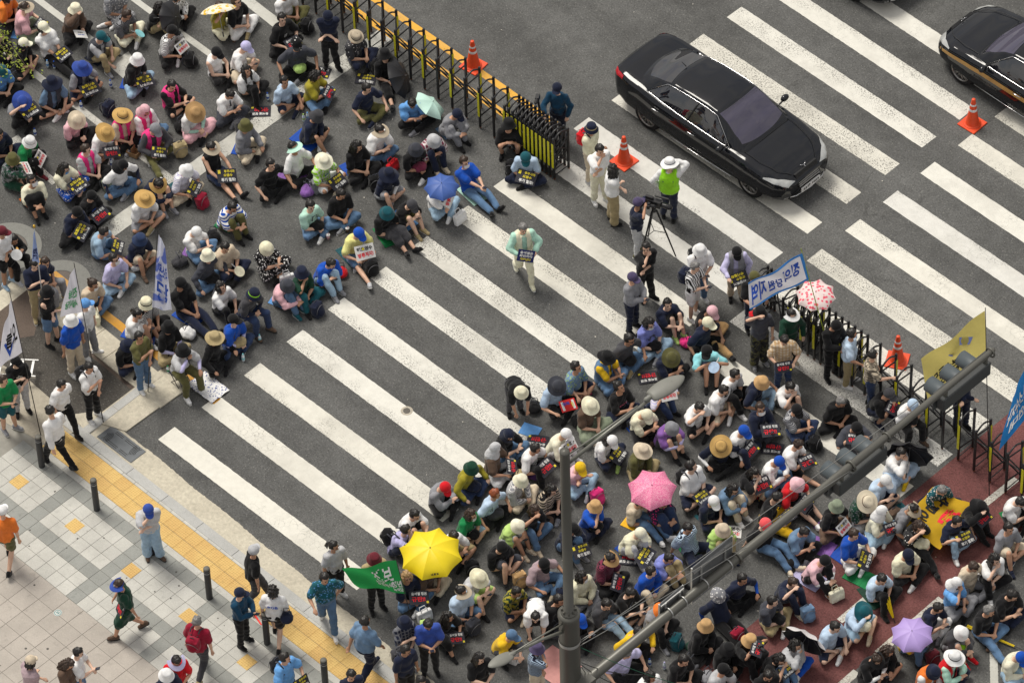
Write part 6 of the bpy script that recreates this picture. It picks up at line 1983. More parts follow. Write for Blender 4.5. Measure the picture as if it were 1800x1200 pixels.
flag([(1731, 546, 3.9), (1734, 618, 2.8), (1632, 705, 1.6), (1619, 634, 2.5)], (1732, 541, 4.0), (1739, 870, 0), fcloth('yellow', (.82, .70, .22)), 'large yellow flag with black lettering behind the traffic signal', PBK, [('기본소득당', .35, .9, .55, .75, INK['black']), ('⌃', .2, .6, .1, .45, plain('flag_periwinkle', (.22, .28, .62))), ('함께가자', .45, .95, .78, .92, INK['black'])], amp=.06)
flag([(1812, 625, 3.6), (1822, 712, 2.4), (1758, 790, 1.1), (1778, 702, 2.2)], (1811, 615, 3.7), (1835, 900, 0), fcloth('sky', (.03, .24, .62)), 'bright blue flag with white lettering at the right edge', PBK, [('성소수자', .1, .95, .3, .62, INK['white']), ('연대', .3, .8, .66, .85, INK['white'])], amp=.05)
# big yellow banner spread over the lane
def bann(u, v, off=0.0):
    p_ = [G(1688, 866), G(1718, 890), G(1645, 962), G(1596, 932)]
    a_, b_, c_, d_ = G(1640, 858, .30), G(1716, 893, .30), G(1652, 966, .30), G(1588, 922, .30)
    q_ = (a_ * (1 - u) + b_ * u) * (1 - v) + (d_ * (1 - u) + c_ * u) * v
    return q_ + V((0, 0, .05 + off + .035 * math.sin(u * 9 + v * 3) + .02 * math.sin(v * 17)))
t = empty('yellow_banner', (0, 0, 0)); tag(t, 'large yellow banner with black and red lettering spread over the red lane', 'banner')
MB().quadpatch(bann, 24, 24).build('banner_cloth', fcloth('banner', (.80, .50, .03)), t, True)
for (s, u0, u1, v0, v1, m) in (('수', .25, .50, .10, .28, INK['black']), ('염', .12, .4, .32, .50, INK['black']), ('오', .08, .36, .54, .70, INK['black']), ('투기', .06, .42, .75, .94, INK['black']), ('반대', .55, .85, .25, .62, INK['red'])):
    me, e = textmesh(s, .05); me = me.copy(); n_ = len(me.vertices); co = np.empty(n_ * 3, 'f'); me.vertices.foreach_get('co', co); co = co.reshape(-1, 3); out = []
    for x_, y_, z_ in co: out += list(bann(u0 + (u1 - u0) * (x_ - e[0]) / (e[1] - e[0]), v0 + (v1 - v0) * (e[3] - y_) / (e[3] - e[2]), .009))
    me.vertices.foreach_set('co', out); me.update(); obj('printed_text', me, m, t)

# ---------------------------------------------------------------- cones, bollards, barricades
ORG = plain('cone_orange', (.74, .075, .02), .45, .4); REF = plain('cone_reflective', (.72, .70, .70), .35)
CM = {}
mb = MB(); mb.box((0, 0, .015), (.46, .46, .03)); CM['base'] = bevel_mesh(mb.mesh('base'), .008)
mb = MB(); mb.lathe([(.175, .03), (.170, .045), (.150, .050), (.145, .06), (.045, .70), (.040, .74), (.032, .75), (.0, .75)], 28); CM['cone_body'] = mb.mesh('cone_body', True)
for nm_, a_, b_ in (('reflective_band', .43, .49), ('reflective_band2', .575, .62)):
    f_ = lambda z_: .145 - (z_ - .06) / .64 * .10
    mb = MB(); mb.lathe([(f_(a_) + .0035, a_), (f_(b_) + .0035, b_)], 28); CM[nm_] = mb.mesh('band', True)
for (q_, l_, a_) in (((832, 116), 'orange traffic cone on the yellow line behind the barricade', 8), ((1097, 284), 'orange traffic cone on the stripe beside the standing couple', 0), ((1709, 218), 'orange traffic cone between the two dark cars at the right', 2), ((1577, 634), 'orange traffic cone behind the right-hand barricade', 30)):
    t = empty('traffic_cone', G(*q_), R(a_)); tag(t, l_, 'traffic cone', 'traffic cones')
    obj('base', CM['base'], ORG, t); obj('cone_body', CM['cone_body'], ORG, t); obj('reflective_band', CM['reflective_band'], REF, t); obj('reflective_band', CM['reflective_band2'], REF, t)
    MB().lathe([(.19, .03), (.19, .04), (.165, .045)], 28).build('collar', ORG, t, True)
BOL = plain('bollard_black', (.030, .032, .036), .5, .4)
BM_ = MB().lathe([(.066, 0), (.066, .88), (.060, .90)], 24).mesh('post', True); BC_ = MB().lathe([(.067, .885), (.064, .905), (.035, .915), (0, .916)], 24).mesh('cap', True); BR_ = MB().lathe([(.068, .78), (.068, .80)], 24).mesh('ring', True); BR2_ = MB().lathe([(.068, .835), (.068, .86)], 24).mesh('ring', True)
for i, (q_, l_) in enumerate((((75, 822), 'black bollard beside the walking person in white shirt at the corner'), ((167, 900), 'black bollard at the second yellow tile from the corner'), ((260, 978), 'black bollard behind the person in royal blue cap'), ((362, 1057), 'black bollard standing clear between blue-capped person and officer'), ((460, 1141), 'black bollard in front of the officer with the baton'), ((560, 1222), 'black bollard at the bottom edge of the pavement'))):
    t = empty('bollard', (-1.07 + 1.655 * i, -2.19, SZ)); tag(t, l_, 'bollard', 'bollards along the kerb')
    obj('post', BM_, BOL, t); obj('cap', BC_, plain('bollard_cap', (.12, .115, .10), .6), t); obj('ring', BR_, plain('bollard_ring', (.30, .31, .32), .4), t); obj('ring', BR2_, plain('bollard_ring2', (.10, .10, .11), .4), t)

BLK = plain('barricade_black', (.018, .018, .020), .38, .5); YST = plain('barricade_yellow', (.62, .58, .02), .5); RUST = plain('rusty_castor', (.22, .07, .02), .8)
YF, YB, HB = 10.66, 11.10, 1.17
mb = MB(); mb.cap((0, 0, .05), (0, 0, HB), .030, .030, 10, 1); mb.cap((0, 0, HB), (0, 0, HB + .03), .033, .033, 10, 1); PST = mb.mesh('post', True)
mb = MB(); mb.tube([(0, YB - YF - (YB - YF) * (1 - math.sin(t * math.pi / 2)) , HB * .93 + .11 * math.sin(t * math.pi * .5)) if False else (0, (YB - YF) * t, HB - .03 + .16 * math.sin(t * math.pi) * .75) for t in [i / 8 for i in range(9)]], .020, 8); ARC = mb.mesh('arch', True)
mb = MB(); mb.cap((0, 0, .10), (0, YB - YF, .10), .012, .012, 8, 1); BOT = mb.mesh('foot_bar', True)
mb = MB(); mb.box((0, -.033, .72), (.058, .006, .70)); STR = mb.mesh('reflective_strip')
mb = MB(); mb.box((.032, .0, .72), (.006, .050, .66)); STRB = mb.mesh('reflective_strip')
mb = MB(); mb.ell((0, 0, .032), (.034, .018, .032), 12, 8); CST = mb.mesh('castor', True)


def barricade(xs, label, lattice=True, yf=YF, yb=YB):
    root = empty('folding_barricade', (xs[0], yf, 0)); tag(root, label, 'barricade', 'black folding barricades')
    for i, x in enumerate(xs):
        dx = x - xs[0]
        for y_ in (0, yb - yf):
            obj('post', PST, BLK, root, (dx, y_, 0))
            obj('castor', CST, RUST, root, (dx, y_, 0))
        obj('arch', ARC, BLK, root, (dx, 0, 0)); obj('foot_bar', BOT, BLK, root, (dx, 0, 0))
        if i % 2 == 0 or (i and x - xs[i - 1] < .15): obj('reflective_strip', STR, YST, root, (dx, 0, 0))
        else: obj('reflective_strip', STRB, YST, root, (dx, yb - yf, 0))
        if i + 1 < len(xs) and xs[i + 1] - x < .2 or i and x - xs[i - 1] < .2:
            for (a_, b_) in (((0, 0, .30), (0, yb - yf, .62)), ((0, yb - yf, .30), (0, 0, .62)), ((0, 0, .62), (0, yb - yf, .94)), ((0, yb - yf, .62), (0, 0, .94)), ((0, 0, .62), (0, yb - yf, .62))):
                k = ('fr', a_, b_)
                if k not in CM: mb = MB(); mb.cap(a_, b_, .012, .012, 7, 1); CM[k] = mb.mesh('frame_bar', True)
                obj('frame_bar', CM[k], BLK, root, (dx, 0, 0))
        if lattice and i + 1 < len(xs):
            nx = xs[i + 1] - xs[0]
            for (a_, b_) in (((dx, .02, 1.04), (nx, yb - yf - .02, .22)), ((dx, yb - yf - .02, 1.04), (nx, .02, .22)), ((dx, .02, .35), (nx, yb - yf - .02, 1.0))):
                k = ('lat', round(b_[0] - a_[0], 3), a_[1] < .1, a_[2])
                if k not in CM: mb = MB(); mb.cap((0, 0, 0), V(b_) - V(a_), .017, .017, 7, 1); CM[k] = mb.mesh('lattice_bar', True)
                obj('lattice_bar', CM[k], BLK, root, a_)
            for z_ in (.62,):
                k = ('spr', round(nx - dx, 3))
                if k not in CM: mb = MB(); mb.cap((0, 0, 0), (nx - dx, 0, .0), .015, .015, 6, 1); CM[k] = mb.mesh('link_bar', True)
                obj('link_bar', CM[k], BLK, root, (dx, (yb - yf) / 2, z_))
    return root


barricade([-9.457 + .4225 * i for i in range(11)], 'black folding barricade reaching the top edge, extended along the yellow line')
barricade([-4.81 + .4225 * i for i in range(10)], 'black folding barricade extended before the first traffic cone')
barricade([-.66 + .12 * i for i in range(13)], 'black folding barricade pushed together into a tight stack', True)
barricade([6.52 + .10 * i for i in range(3)] + [7.35 + .175 * i for i in range(12)], 'black folding barricade half pushed together behind the blue-bordered flag')
barricade([9.62 + .42 * i for i in range(6)], 'black folding barricade in front of the orange cone and yellow flag')
barricade([12.15 + .42 * i for i in range(8)], 'black folding barricade standing on the red lane at the right edge')

# tripod television camera
p0 = G(1150, 445); t = empty('camera_tripod', p0, R(20)); tag(t, 'black video camera on a tripod beside the operator in purple cap', 'camera')
k_ = plain('camera_black', (.015, .015, .017), .35)
for a_ in (10, 130, 250): MB().cap((.06 * math.cos(R(a_)), .06 * math.sin(R(a_)), 1.30), (.46 * math.cos(R(a_)), .46 * math.sin(R(a_)), .03), .022, .015, 8).build('leg', k_, t, True)
for a_, b_ in ((10, 130), (130, 250), (250, 10)): MB().cap((.26 * math.cos(R(a_)), .26 * math.sin(R(a_)), .68), (0, 0, .68), .008, .008, 6).build('spreader', k_, t)
MB().cap((0, 0, 1.28), (0, 0, 1.42), .05, .05, 12).build('head', k_, t, True)
MB().box((0, 0, 1.53), (.34, .12, .17)).box((-.10, 0, 1.65), (.16, .06, .05)).build('camera_body', k_, t); MB().cap((.17, 0, 1.53), (.36, 0, 1.53), .05, .062, 14, 1).build('lens', k_, t, True)
MB().cap((.02, .05, 1.68), (.30, .05, 1.70), .022, .022, 8).build('microphone', plain('mic_foam', (.03, .03, .03)), t, True); MB().cap((-.1, 0, 1.42), (-.45, -.1, 1.28), .012, .012, 6).build('pan_handle', k_, t)

# ---------------------------------------------------------------- signal pole, lamps, cables
STEEL = plain('painted_steel', (.115, .112, .098), .42, .5, .25, var=.08, sc=1.5); ALU = plain('aluminium', (.50, .50, .49), .38, .5, .7)
PB = V((14.14, -2.34, 0))
t = empty('signal_pole', PB); tag(t, 'tall grey-brown steel signal pole with long mast arm in the foreground', 'signal pole')
MB().lathe([(.22, 0), (.22, .05), (.205, .06), (.185, 8.25), (.20, 8.27), (.20, 8.36), (.12, 8.38), (0, 8.38)], 36).build('lower_shaft', STEEL, t, True)
MB().lathe([(.15, 8.38), (.15, 8.42), (.092, 8.44), (.086, 12.62), (.088, 12.63), (.088, 12.68), (.0, 12.70)], 28).build('upper_shaft', STEEL, t, True)
for i in range(8): MB().cap((.125 * math.cos(i * .785), .125 * math.sin(i * .785), 8.38), (.125 * math.cos(i * .785), .125 * math.sin(i * .785), 8.47), .018, .018, 6, 1).build('bolt', STEEL, t)
for z_ in (7.55, 4.9): MB().lathe([(.192, z_), (.197, z_ + .02), (.197, z_ + .06), (.192, z_ + .08)], 32).build('clamp', ALU, t, True)
ax = .21
arm = MB(); arm.cap((ax, .2, 6.46), (ax + .03, 11.08, 6.52), .105, .060, 20, 1); arm.build('mast_arm', STEEL, t, True)
MB().box((ax, .10, 6.46), (.36, .30, .34)).build('arm_bracket', STEEL, t)
for y_ in (4.1, 7.15): MB().tube([(ax + .02 + .11 * math.cos(a_), y_, 6.49 + .11 * math.sin(a_)) for a_ in [i * .5236 for i in range(13)]], .025, 8).build('arm_flange', STEEL, t, True)
# upper lamp arms
la = G(1142, 702, 12.9) - PB
MB().tube([(0, .05, 12.30), (la.x * .5, la.y * .5, 12.62), la], [.034, .032, .028], 10).build('lamp_arm', plain('lamp_arm_grey', (.20, .20, .175), .4, .5, .3), t, True)
MB().tube([(0, .05, 12.52), (la.x * .45, la.y * .45, 12.70), la * .86 + V((0, 0, 1.80))], [.015, .015, .015], 8).build('lamp_brace', plain('lamp_arm_grey', (.20, .20, .175), .4, .5, .3), t, True)
lb_ = G(903, 1148, 8.5) - PB
MB().tube([(0, -.10, 7.95), (lb_.x * .5, lb_.y * .5, 8.25), lb_], [.034, .030, .026], 10).build('lamp_arm', plain('lamp_arm_grey', (.20, .20, .175), .4, .5, .3), t, True)
MB().tube([(0, -.10, 8.18), (lb_.x * .5, lb_.y * .5, 8.36), lb_ + V((0, 0, .03))], [.015, .015, .015], 8).build('lamp_brace', plain('lamp_arm_grey', (.20, .20, .175), .4, .5, .3), t, True)
LG = plain('lamp_housing', (.18, .18, .16), .5, .4, var=.06)


def lamp(pos, d_, L, W, lab):
    r = empty('street_lamp_head', pos); r.rotation_euler = V(d_).to_track_quat('X', 'Z').to_euler(); tag(r, lab, 'street lamp', 'street lamp heads')
    mb = MB(); rg = []
    for i in range(15):
        t_ = i / 14; x_ = -L * .42 + L * t_; s_ = (math.sin(math.pi * min(1, t_ * .82 + .17)) ** .55) * W
        rg.append([V((x_, s_ * math.cos(a) , s_ * .42 * math.sin(a) * (1 if math.sin(a) > 0 else .5))) for a in [k * 2 * math.pi / 22 for k in range(22)]])
    mb.rings(rg); mb.build('housing', LG, r, True)
    mb = MB(); rg = []
    for i in range(11):
        t_ = i / 10; x_ = -L * .18 + L * .66 * t_; s_ = (math.sin(math.pi * min(1, t_ * .8 + .19)) ** .55) * W * .72
        rg.append([V((x_, s_ * math.cos(a), W * .10 + s_ * .42 * math.sin(a))) for a in [k * 2 * math.pi / 18 for k in range(18)]])
    mb.rings(rg); mb.build('cover', LG, r, True)
    MB().cap((-L * .55, 0, 0), (-L * .34, 0, 0), .045, .05, 12, 1).build('socket', LG, r, True)
    return r


d1_ = (G(1205, 663, 12.95) - G(1142, 702, 12.9)).normalized()
lamp(G(1168, 682, 12.95), d1_, .72, .175, 'grey street lamp head on the upper arm over the crowd')
d2_ = (G(862, 1170, 8.55) - G(903, 1148, 8.5)).normalized()
lamp(G(882, 1159, 8.52), d2_, .50, .125, 'pale grey oval lamp head on the lower left arm')
# traffic signal heads on the arm: horizontal housings facing away over the crossing
SIGB = plain('signal_housing', (.050, .054, .055), .5, .4, var=.06); HOOD = plain('signal_hood', (.075, .090, .10), .5, .4, var=.08)


def signal(y0, y1, n, lab):
    r = empty('traffic_signal', (PB.x + ax, (y0 + y1) / 2 + PB.y, 6.25)); tag(r, lab, 'traffic signal', 'traffic signals on the mast arm')
    L = y1 - y0
    o_ = bevel_mesh(MB().box((-.02, 0, -.14), (.20, L, .34)).mesh('housing'), .02); obj('housing', o_, SIGB, r)
    MB().box((-.125, 0, -.10), (.02, L + .16, .50)).build('backing_board', SIGB, r)
    for i in range(n):
        y_ = -L / 2 + L * (i + .5) / n
        mb = MB(); rg = []
        for x_ in (-.13, -.49): rg.append([(x_, y_ + .160 * math.cos(a), -.10 + .160 * math.sin(a)) for a in [k * 2 * math.pi / 24 for k in range(24)]])
        rg += [[(x_, y_ + .153 * math.cos(a), -.10 + .153 * math.sin(a)) for a in [k * 2 * math.pi / 24 for k in range(24)]] for x_ in (-.49, -.14)]
        mb.rings(rg, False); mb.build('hood', HOOD, r, True)
        MB().ell((-.14, y_, -.12), (.03, .14, .14), 16, 8).build('lens', plain('signal_lens', (.04, .02, .02), .15, .6), r, True)
    for s_ in (-1, 1): MB().box((.0, s_ * L * .42, .08), (.10, .05, .20)).build('hanger', STEEL, r)
    MB().tube([(.02 + .10 * math.cos(a), L / 2 + .02, .24 + .10 * math.sin(a)) for a in [i * .5236 for i in range(13)]], .02, 7).build('clamp', STEEL, r, True)
    return r


yA = G(1400, 880, 6.4).y - PB.y; 
signal(G(1462, 835, 6.4).y - PB.y, G(1548, 768, 6.4).y - PB.y, 3, 'dark traffic signal with three hooded lenses hung midway on the mast arm')
signal(G(1650, 690, 6.4).y - PB.y, G(1738, 625, 6.4).y - PB.y, 3, 'dark traffic signal with three hooded lenses at the end of the mast arm')
# sign boards seen from behind, clamped to the arm


def board(px, py, w_, h_, lab, dx):
    g_ = G(px, py, 6.6)
    r = empty('sign_board', (PB.x + ax + dx, g_.y, 6.50)); tag(r, lab, 'sign board', 'sign boards on the mast arm')
    obj('panel', bevel_mesh(MB().box((0, 0, 0), (.025, w_, h_)).mesh('panel'), .01), plain('board_back', (.20, .205, .21), .45, .5, .4), r)
    for z_ in (-h_ * .36, h_ * .36): MB().box((.028, 0, z_), (.035, w_ * .96, .045)).build('stiffener', ALU, r)
    for y_ in (-w_ * .3, w_ * .3):
        MB().box((.045, y_, 0), (.02, .04, h_ * .8)).build('clip', ALU, r)
        MB().tube([(-dx + .105 * math.cos(a), y_, -.01 + .105 * math.sin(a)) for a in [i * .5236 for i in range(13)]], .014, 6).build('band_clamp', ALU, r, True)
    for a_, b_ in ((0, w_ / 2), (0, -w_ / 2)): MB().box((.006, b_, 0), (.035, .02, h_)).build('frame_edge', ALU, r)
    return r


board(1258, 1000, 1.05, 1.0, 'large grey sign board seen from behind on the mast arm', -.13)
board(1187, 1058, .62, .45, 'small sign board seen from behind beside the larger one', -.13)
# stay wires and cables
WIRE = plain('wire_grey', (.24, .24, .23), .4, .5, .5); WBK = plain('cable_black', (.04, .04, .04), .6)


def wire(a, b_, r, mat, sag, lab, cat='cable'):
    n_ = 16; a = V(a); b_ = V(b_); pts = [a.lerp(b_, i / n_) - V((0, 0, sag * 4 * (i / n_) * (1 - i / n_))) for i in range(n_ + 1)]
    o_ = MB().tube([p_ - a for p_ in pts], r, 6).build('stay_wire' if mat is WIRE else 'hanging_cable', mat, None, True); o_.location = a; tag(o_, lab, cat, 'wires at the signal pole'); return o_


zt = 7.6
wire(PB + V((.15, .10, 7.62)), G(1493, 828, 6.63), .0075, WIRE, .05, 'thin steel stay wire running to the middle traffic signal')
wire(PB + V((.15, .12, 7.55)), G(1620, 700, 6.62), .0075, WIRE, .05, 'longest steel stay wire running to the end of the mast arm')
wire(PB + V((.15, .08, 7.48)), G(1312, 962, 6.62), .0075, WIRE, .02, 'shortest steel stay wire running to the sign boards')
for i, (q_, h_, sg, lb) in enumerate((((1130, 1185), 5.6, .1, 'black cable drooping from the pole to the right, topmost'), ((1120, 1210), 5.2, .14, 'black cable drooping from the pole to the right, middle'), ((1090, 1230), 4.8, .18, 'black cable drooping from the pole to the right, lowest'))):
    wire(PB + V((.17, .12, 7.0 - .07 * i)), G(q_[0], q_[1], h_), .008, WBK, sg, lb)
wire(PB + V((.17, .10, 7.45)), G(1240, 1215, 4.6), .006, plain('cable_green', (.02, .12, .07), .5), .10, 'thin green cable hanging across the mast arm')

# ladder rack at the left edge
t = empty('aluminium_ladder', G(12, 660), R(40)); tag(t, 'aluminium folding ladder lying under the white flag at the left edge', 'ladder')
for s_ in (-1, 1): MB().box((0, s_ * .22, .25), (1.3, .03, .06)).build('rail', ALU, t)
for i in range(6): MB().box((-.55 + .22 * i, 0, .25), (.05, .42, .04)).build('rung', ALU, t)

# ---------------------------------------------------------------- cars
PAINT, nt_, b_ = newmat('black_car_paint', .07, .5)
b_.inputs['Base Color'].default_value = (.006, .007, .010, 1); b_.inputs['IOR'].default_value = 1.5
GLASS, nt_, b_ = newmat('tinted_glass', .03, .8); b_.inputs['Base Color'].default_value = (.010, .010, .014, 1); b_.inputs['IOR'].default_value = 1.75
WSG, nt_, b_ = newmat('windscreen_glass', .05, .6); b_.inputs['Base Color'].default_value = (.055, .050, .080, 1); b_.inputs['IOR'].default_value = 1.55
CHR = plain('chrome', (.62, .62, .63), .15, .5, 1.0, var=.03); TYR = plain('tyre_rubber', (.018, .018, .019), .8, .2); RIM = plain('alloy_rim', (.26, .25, .24), .28, .5, .8); LENS = plain('headlamp_lens', (.50, .51, .50), .08, .6, .3)
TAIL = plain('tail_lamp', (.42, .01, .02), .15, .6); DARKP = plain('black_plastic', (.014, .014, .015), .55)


def lerp_tab(tab, x):
    if x <= tab[0][0]: return tab[0][1]
    for (a, va), (b_, vb) in zip(tab, tab[1:]):
        if x <= b_:
            t_ = (x - a) / (b_ - a); t_ = t_ * t_ * (3 - 2 * t_) * .5 + t_ * .5
            return va + (vb - va) * t_
    return tab[-1][1]


HW = [(-2.56, .60), (-2.50, .74), (-2.35, .84), (-2.0, .905), (-1.2, .94), (0, .945), (1.2, .94), (1.8, .91), (2.1, .85), (2.28, .74), (2.38, .58)]
TOP = [(-2.56, .93), (-2.45, 1.035), (-2.2, 1.065), (-1.7, 1.05), (-1.0, .985), (0, .955), (.9, .945), (1.3, .92), (1.8, .855), (2.15, .76), (2.30, .68), (2.38, .58)]
BTM = [(-2.56, .42), (-2.4, .30), (-2.0, .24), (0, .20), (1.8, .22), (2.25, .24), (2.38, .34)]
RF = [(-2.0, 1.04), (-1.75, 1.14), (-1.35, 1.30), (-.95, 1.42), (-.5, 1.465), (0, 1.475), (.3, 1.455), (.55, 1.38), (.9, 1.18), (1.22, .965)]
RWD = [(-2.0, .48), (-1.35, .545), (-.5, .565), (0, .565), (.4, .57), (.9, .63), (1.22, .66)]
BWD = [(-2.0, .70), (-1.5, .80), (-.5, .845), (.5, .845), (1.0, .80), (1.22, .74)]


def body_pt(x, s):
    """s 0 = sill, 1 = centre line of the top, one side (y > 0)"""
    w_, tp, bt = lerp_tab(HW, x), lerp_tab(TOP, x), lerp_tab(BTM, x)
    P_ = [(w_ * .90, bt), (w_ * .975, bt + .10), (w_ * 1.0, bt + (tp - bt) * .48), (w_ * .992, bt + (tp - bt) * .70), (w_ * .965, tp - .085), (w_ * .90, tp - .022), (w_ * .80, tp - .002), (w_ * .45, tp + .022), (0, tp + .030)]
    f = s * (len(P_) - 1); i = min(int(f), len(P_) - 2); t_ = f - i
    return V((x, P_[i][0] + (P_[i + 1][0] - P_[i][0]) * t_, P_[i][1] + (P_[i + 1][1] - P_[i][1]) * t_))


def cabin_pt(x, s, off=0.0):
    """s 0 = belt line, .45 = roof rail, 1 = centre of roof"""
    rz, rw, bw = lerp_tab(RF, x), lerp_tab(RWD, x), lerp_tab(BWD, x)
    bz = lerp_tab(TOP, x) - .03
    rz = max(rz, bz + .004)
    if s < .45:
        t_ = s / .45; y_ = bw + (rw - bw) * t_ ** 1.15; z_ = bz + (rz - .035 - bz) * t_
        return V((x, y_ + off, z_ + off * .5))
    t_ = (s - .45) / .55; a = t_ * math.pi / 2
    return V((x, rw * (1 - t_) ** .9 + off * (1 - t_) * .3, rz - .035 + .035 * math.sin(a) ** .8 + .022 * t_ + off))


def sedan(loc, yaw, lab, stripe=False, plate='52구 1053', front_off=0):
    root = empty('black_sedan', loc, R(yaw)); tag(root, lab, 'car', 'black saloon cars')
    if 'car' not in CM:
        mb = MB(); xs = [-2.56 + 4.94 * i / 90 for i in range(91)]; ss = [i / 24 for i in range(25)]
        rg = []
        for x in xs:
            half = [body_pt(x, s) for s in ss]
            rg.append([V((p_.x, -p_.y, p_.z)) for p_ in half] + [p_ for p_ in half[-2::-1]])
        mb.rings(rg, True)
        me = mb.mesh('body', True)
        o_ = bpy.data.objects.new('c', me); BENCH.collection.objects.link(o_)
        cut = MB()
        for x_ in (1.50, -1.435):
            for s_ in (1, -1): cut.rings([[(x_ + .375 * math.cos(a), s_ * y_, .355 + .375 * math.sin(a)) for a in [k * 2 * math.pi / 40 for k in range(40)]] for y_ in ((.62, 1.2) if s_ > 0 else (1.2, .62))], True)
        co_ = bpy.data.objects.new('cut', cut.mesh('cut')); BENCH.collection.objects.link(co_)
        md = o_.modifiers.new('b', 'BOOLEAN'); md.operation = 'DIFFERENCE'; md.object = co_; md.solver = 'EXACT'
        me2 = eval_mesh(o_)
        bpy.data.objects.remove(o_); bpy.data.objects.remove(co_)
        bm = bmesh.new(); bm.from_mesh(me2)
        for e_ in bm.edges:
            if e_.is_manifold and e_.calc_face_angle(0) > .6: e_.smooth = False
        for f_ in bm.faces: f_.smooth = True
        bm.to_mesh(me2); bm.free(); me2.materials.clear()
        CM['car'] = me2
        mb = MB(); xs = [-2.0 + 3.22 * i / 60 for i in range(61)]; ss = [i / 20 for i in range(21)]; rg = []
        for x in xs:
            half = [cabin_pt(x, s) for s in ss]; rg.append([V((p_.x, -p_.y, p_.z)) for p_ in half] + half[-2::-1])
        mb.rings(rg, True); CM['cabin'] = mb.mesh('cabin', True)
        def patch(x0, x1, s0, s1, off, mirror, nx=20, ny=8, trim=None):
            m_ = MB()
            def fn(u, v):
                x = x0 + (x1 - x0) * u; s = s0 + (s1 - s0) * v
                if trim: x, s = trim(u, v, x, s)
                p_ = cabin_pt(x, s, off); return (p_.x, p_.y * mirror, p_.z)
            m_.quadpatch(fn, nx, ny); return m_
        # windscreen and rear window span both sides
        def span(x0f, x1f, w0, w1, nm):
            m_ = MB()
            def fn(u, v):
                k_ = abs(u * 2 - 1); sg = 1 if u > .5 else -1
                s = 1 - k_ * (1 - .47)
                x = x0f + (x1f - x0f) * v
                x -= (k_ ** 2) * (w0 + (w1 - w0) * v)
                p_ = cabin_pt(x, s, .004); return (p_.x, p_.y * sg, p_.z)
            m_.quadpatch(fn, 26, 12); return m_.mesh(nm, True)
        CM['ws'] = span(.40, 1.16, .05, .10, 'windscreen'); CM['rw'] = span(-1.84, -1.10, -.16, -.06, 'rear_window')
        for sg in (1, -1):
            def tr(u, v, x, s): return x - (v ** 1.5) * .50 * u + (v ** 1.5) * .42 * (1 - u) , s
            CM['sw', sg] = patch(-1.50, .80, .06, .40, .004, sg, 26, 8, tr).mesh('side_window', True)
            pts = []
            for i in range(25): x = -1.52 + 2.40 * i / 24; p_ = cabin_pt(x, .03, .008); pts.append((p_.x, p_.y * sg, p_.z))
            up_ = []
            for i in range(25):
                u = 1 - i / 24; x = -1.52 + 2.36 * u; x2, s2 = x - .50 * u + .42 * (1 - u), .42; p_ = cabin_pt(x2, s2, .008); up_.append((p_.x, p_.y * sg, p_.z))
            CM['trim', sg] = MB().tube(pts, .012, 6).mesh('window_trim', True)
            CM['trim2', sg] = MB().tube([pts[-1]] + up_ + [pts[0]], .009, 6).mesh('window_trim', True)
            CM['pil', sg] = MB().tube([[v for v in (cabin_pt(-.32 + .02 * k_, .04 + .06 * k_, .006).x, sg * cabin_pt(-.32, .04 + .06 * k_, .006).y, cabin_pt(-.32, .04 + .06 * k_, .006).z)] for k_ in range(7)], .022, 6).mesh('pillar', True)
        mb = MB(); mb.lathe([(.235, -.09), (.30, -.105), (.338, -.085), (.350, -.05), (.350, .05), (.338, .085), (.30, .105), (.235, .09)], 40); CM['tyre'] = mb.mesh('tyre', True)
        mb = MB(); mb.lathe([(.238, .085), (.246, .10), (.232, .10), (.222, .07), (.21, -.02)], 40); CM['rim'] = mb.mesh('rim', True)
        mb = MB()
        for k_ in range(10):
            for d_ in (-.075, .075):
                a = k_ * math.pi / 5; a2 = a + d_ * 1.6
                mb.cap((.05 * math.cos(a), .05 * math.sin(a), .088), (.232 * math.cos(a2), .232 * math.sin(a2), .078), .012, .010, 6, 1)
        mb.lathe([(.055, .07), (.055, .10), (.0, .105)], 16); CM['spokes'] = mb.mesh('spokes', True)
        mb = MB(); mb.lathe([(.225, .045), (.0, .045)], 32); CM['disc'] = mb.mesh('hub_shadow')  # flat dark disc standing in for the shade behind the spokes
    obj('body', CM['car'], PAINT, root); obj('cabin', CM['cabin'], PAINT, root)
    obj('windscreen', CM['ws'], WSG, root); obj('rear_window', CM['rw'], GLASS, root)
    for sg in (1, -1):
        obj('side_window', CM['sw', sg], GLASS, root); obj('window_trim', CM['trim', sg], CHR, root); obj('window_trim', CM['trim2', sg], CHR, root); obj('pillar', CM['pil', sg], DARKP, root)
        for x_ in (1.50, -1.435):
            w_ = empty('wheel', (x_, sg * .80, .350)); w_.parent = root; w_.rotation_euler = (R(-90 * sg), 0, 0)
            obj('tyre', CM['tyre'], TYR, w_); obj('rim', CM['rim'], RIM, w_); obj('spokes', CM['spokes'], RIM, w_); obj('hub_shade_disc', CM['disc'], DARKP, w_)
        # wing mirror, handles, lamps, trims
        mr = MB().ell((.78, sg * 1.02, 1.02), (.07, .11, .075), 14, 9).mesh('wing_mirror', True); obj('wing_mirror', mr, PAINT, root)
        MB().cap((.80, sg * .84, .98), (.79, sg * .95, .99), .02, .02, 8).build('mirror_stalk', DARKP, root)
        for x_ in (-.12, -1.15):
            MB().tube([(x_ - .11, sg * (lerp_tab(HW, x_) + .001), .80), (x_ - .05, sg * (lerp_tab(HW, x_) + .022), .81), (x_ + .05, sg * (lerp_tab(HW, x_) + .022), .81), (x_ + .11, sg * (lerp_tab(HW, x_) + .001), .80)], .011, 6).build('door_handle', CHR, root, True)
        MB().tube([(1.05, sg * .955, .33), (0, sg * .957, .31), (-1.0, sg * .953, .32)], .010, 6).build('sill_trim', CHR, root, True)
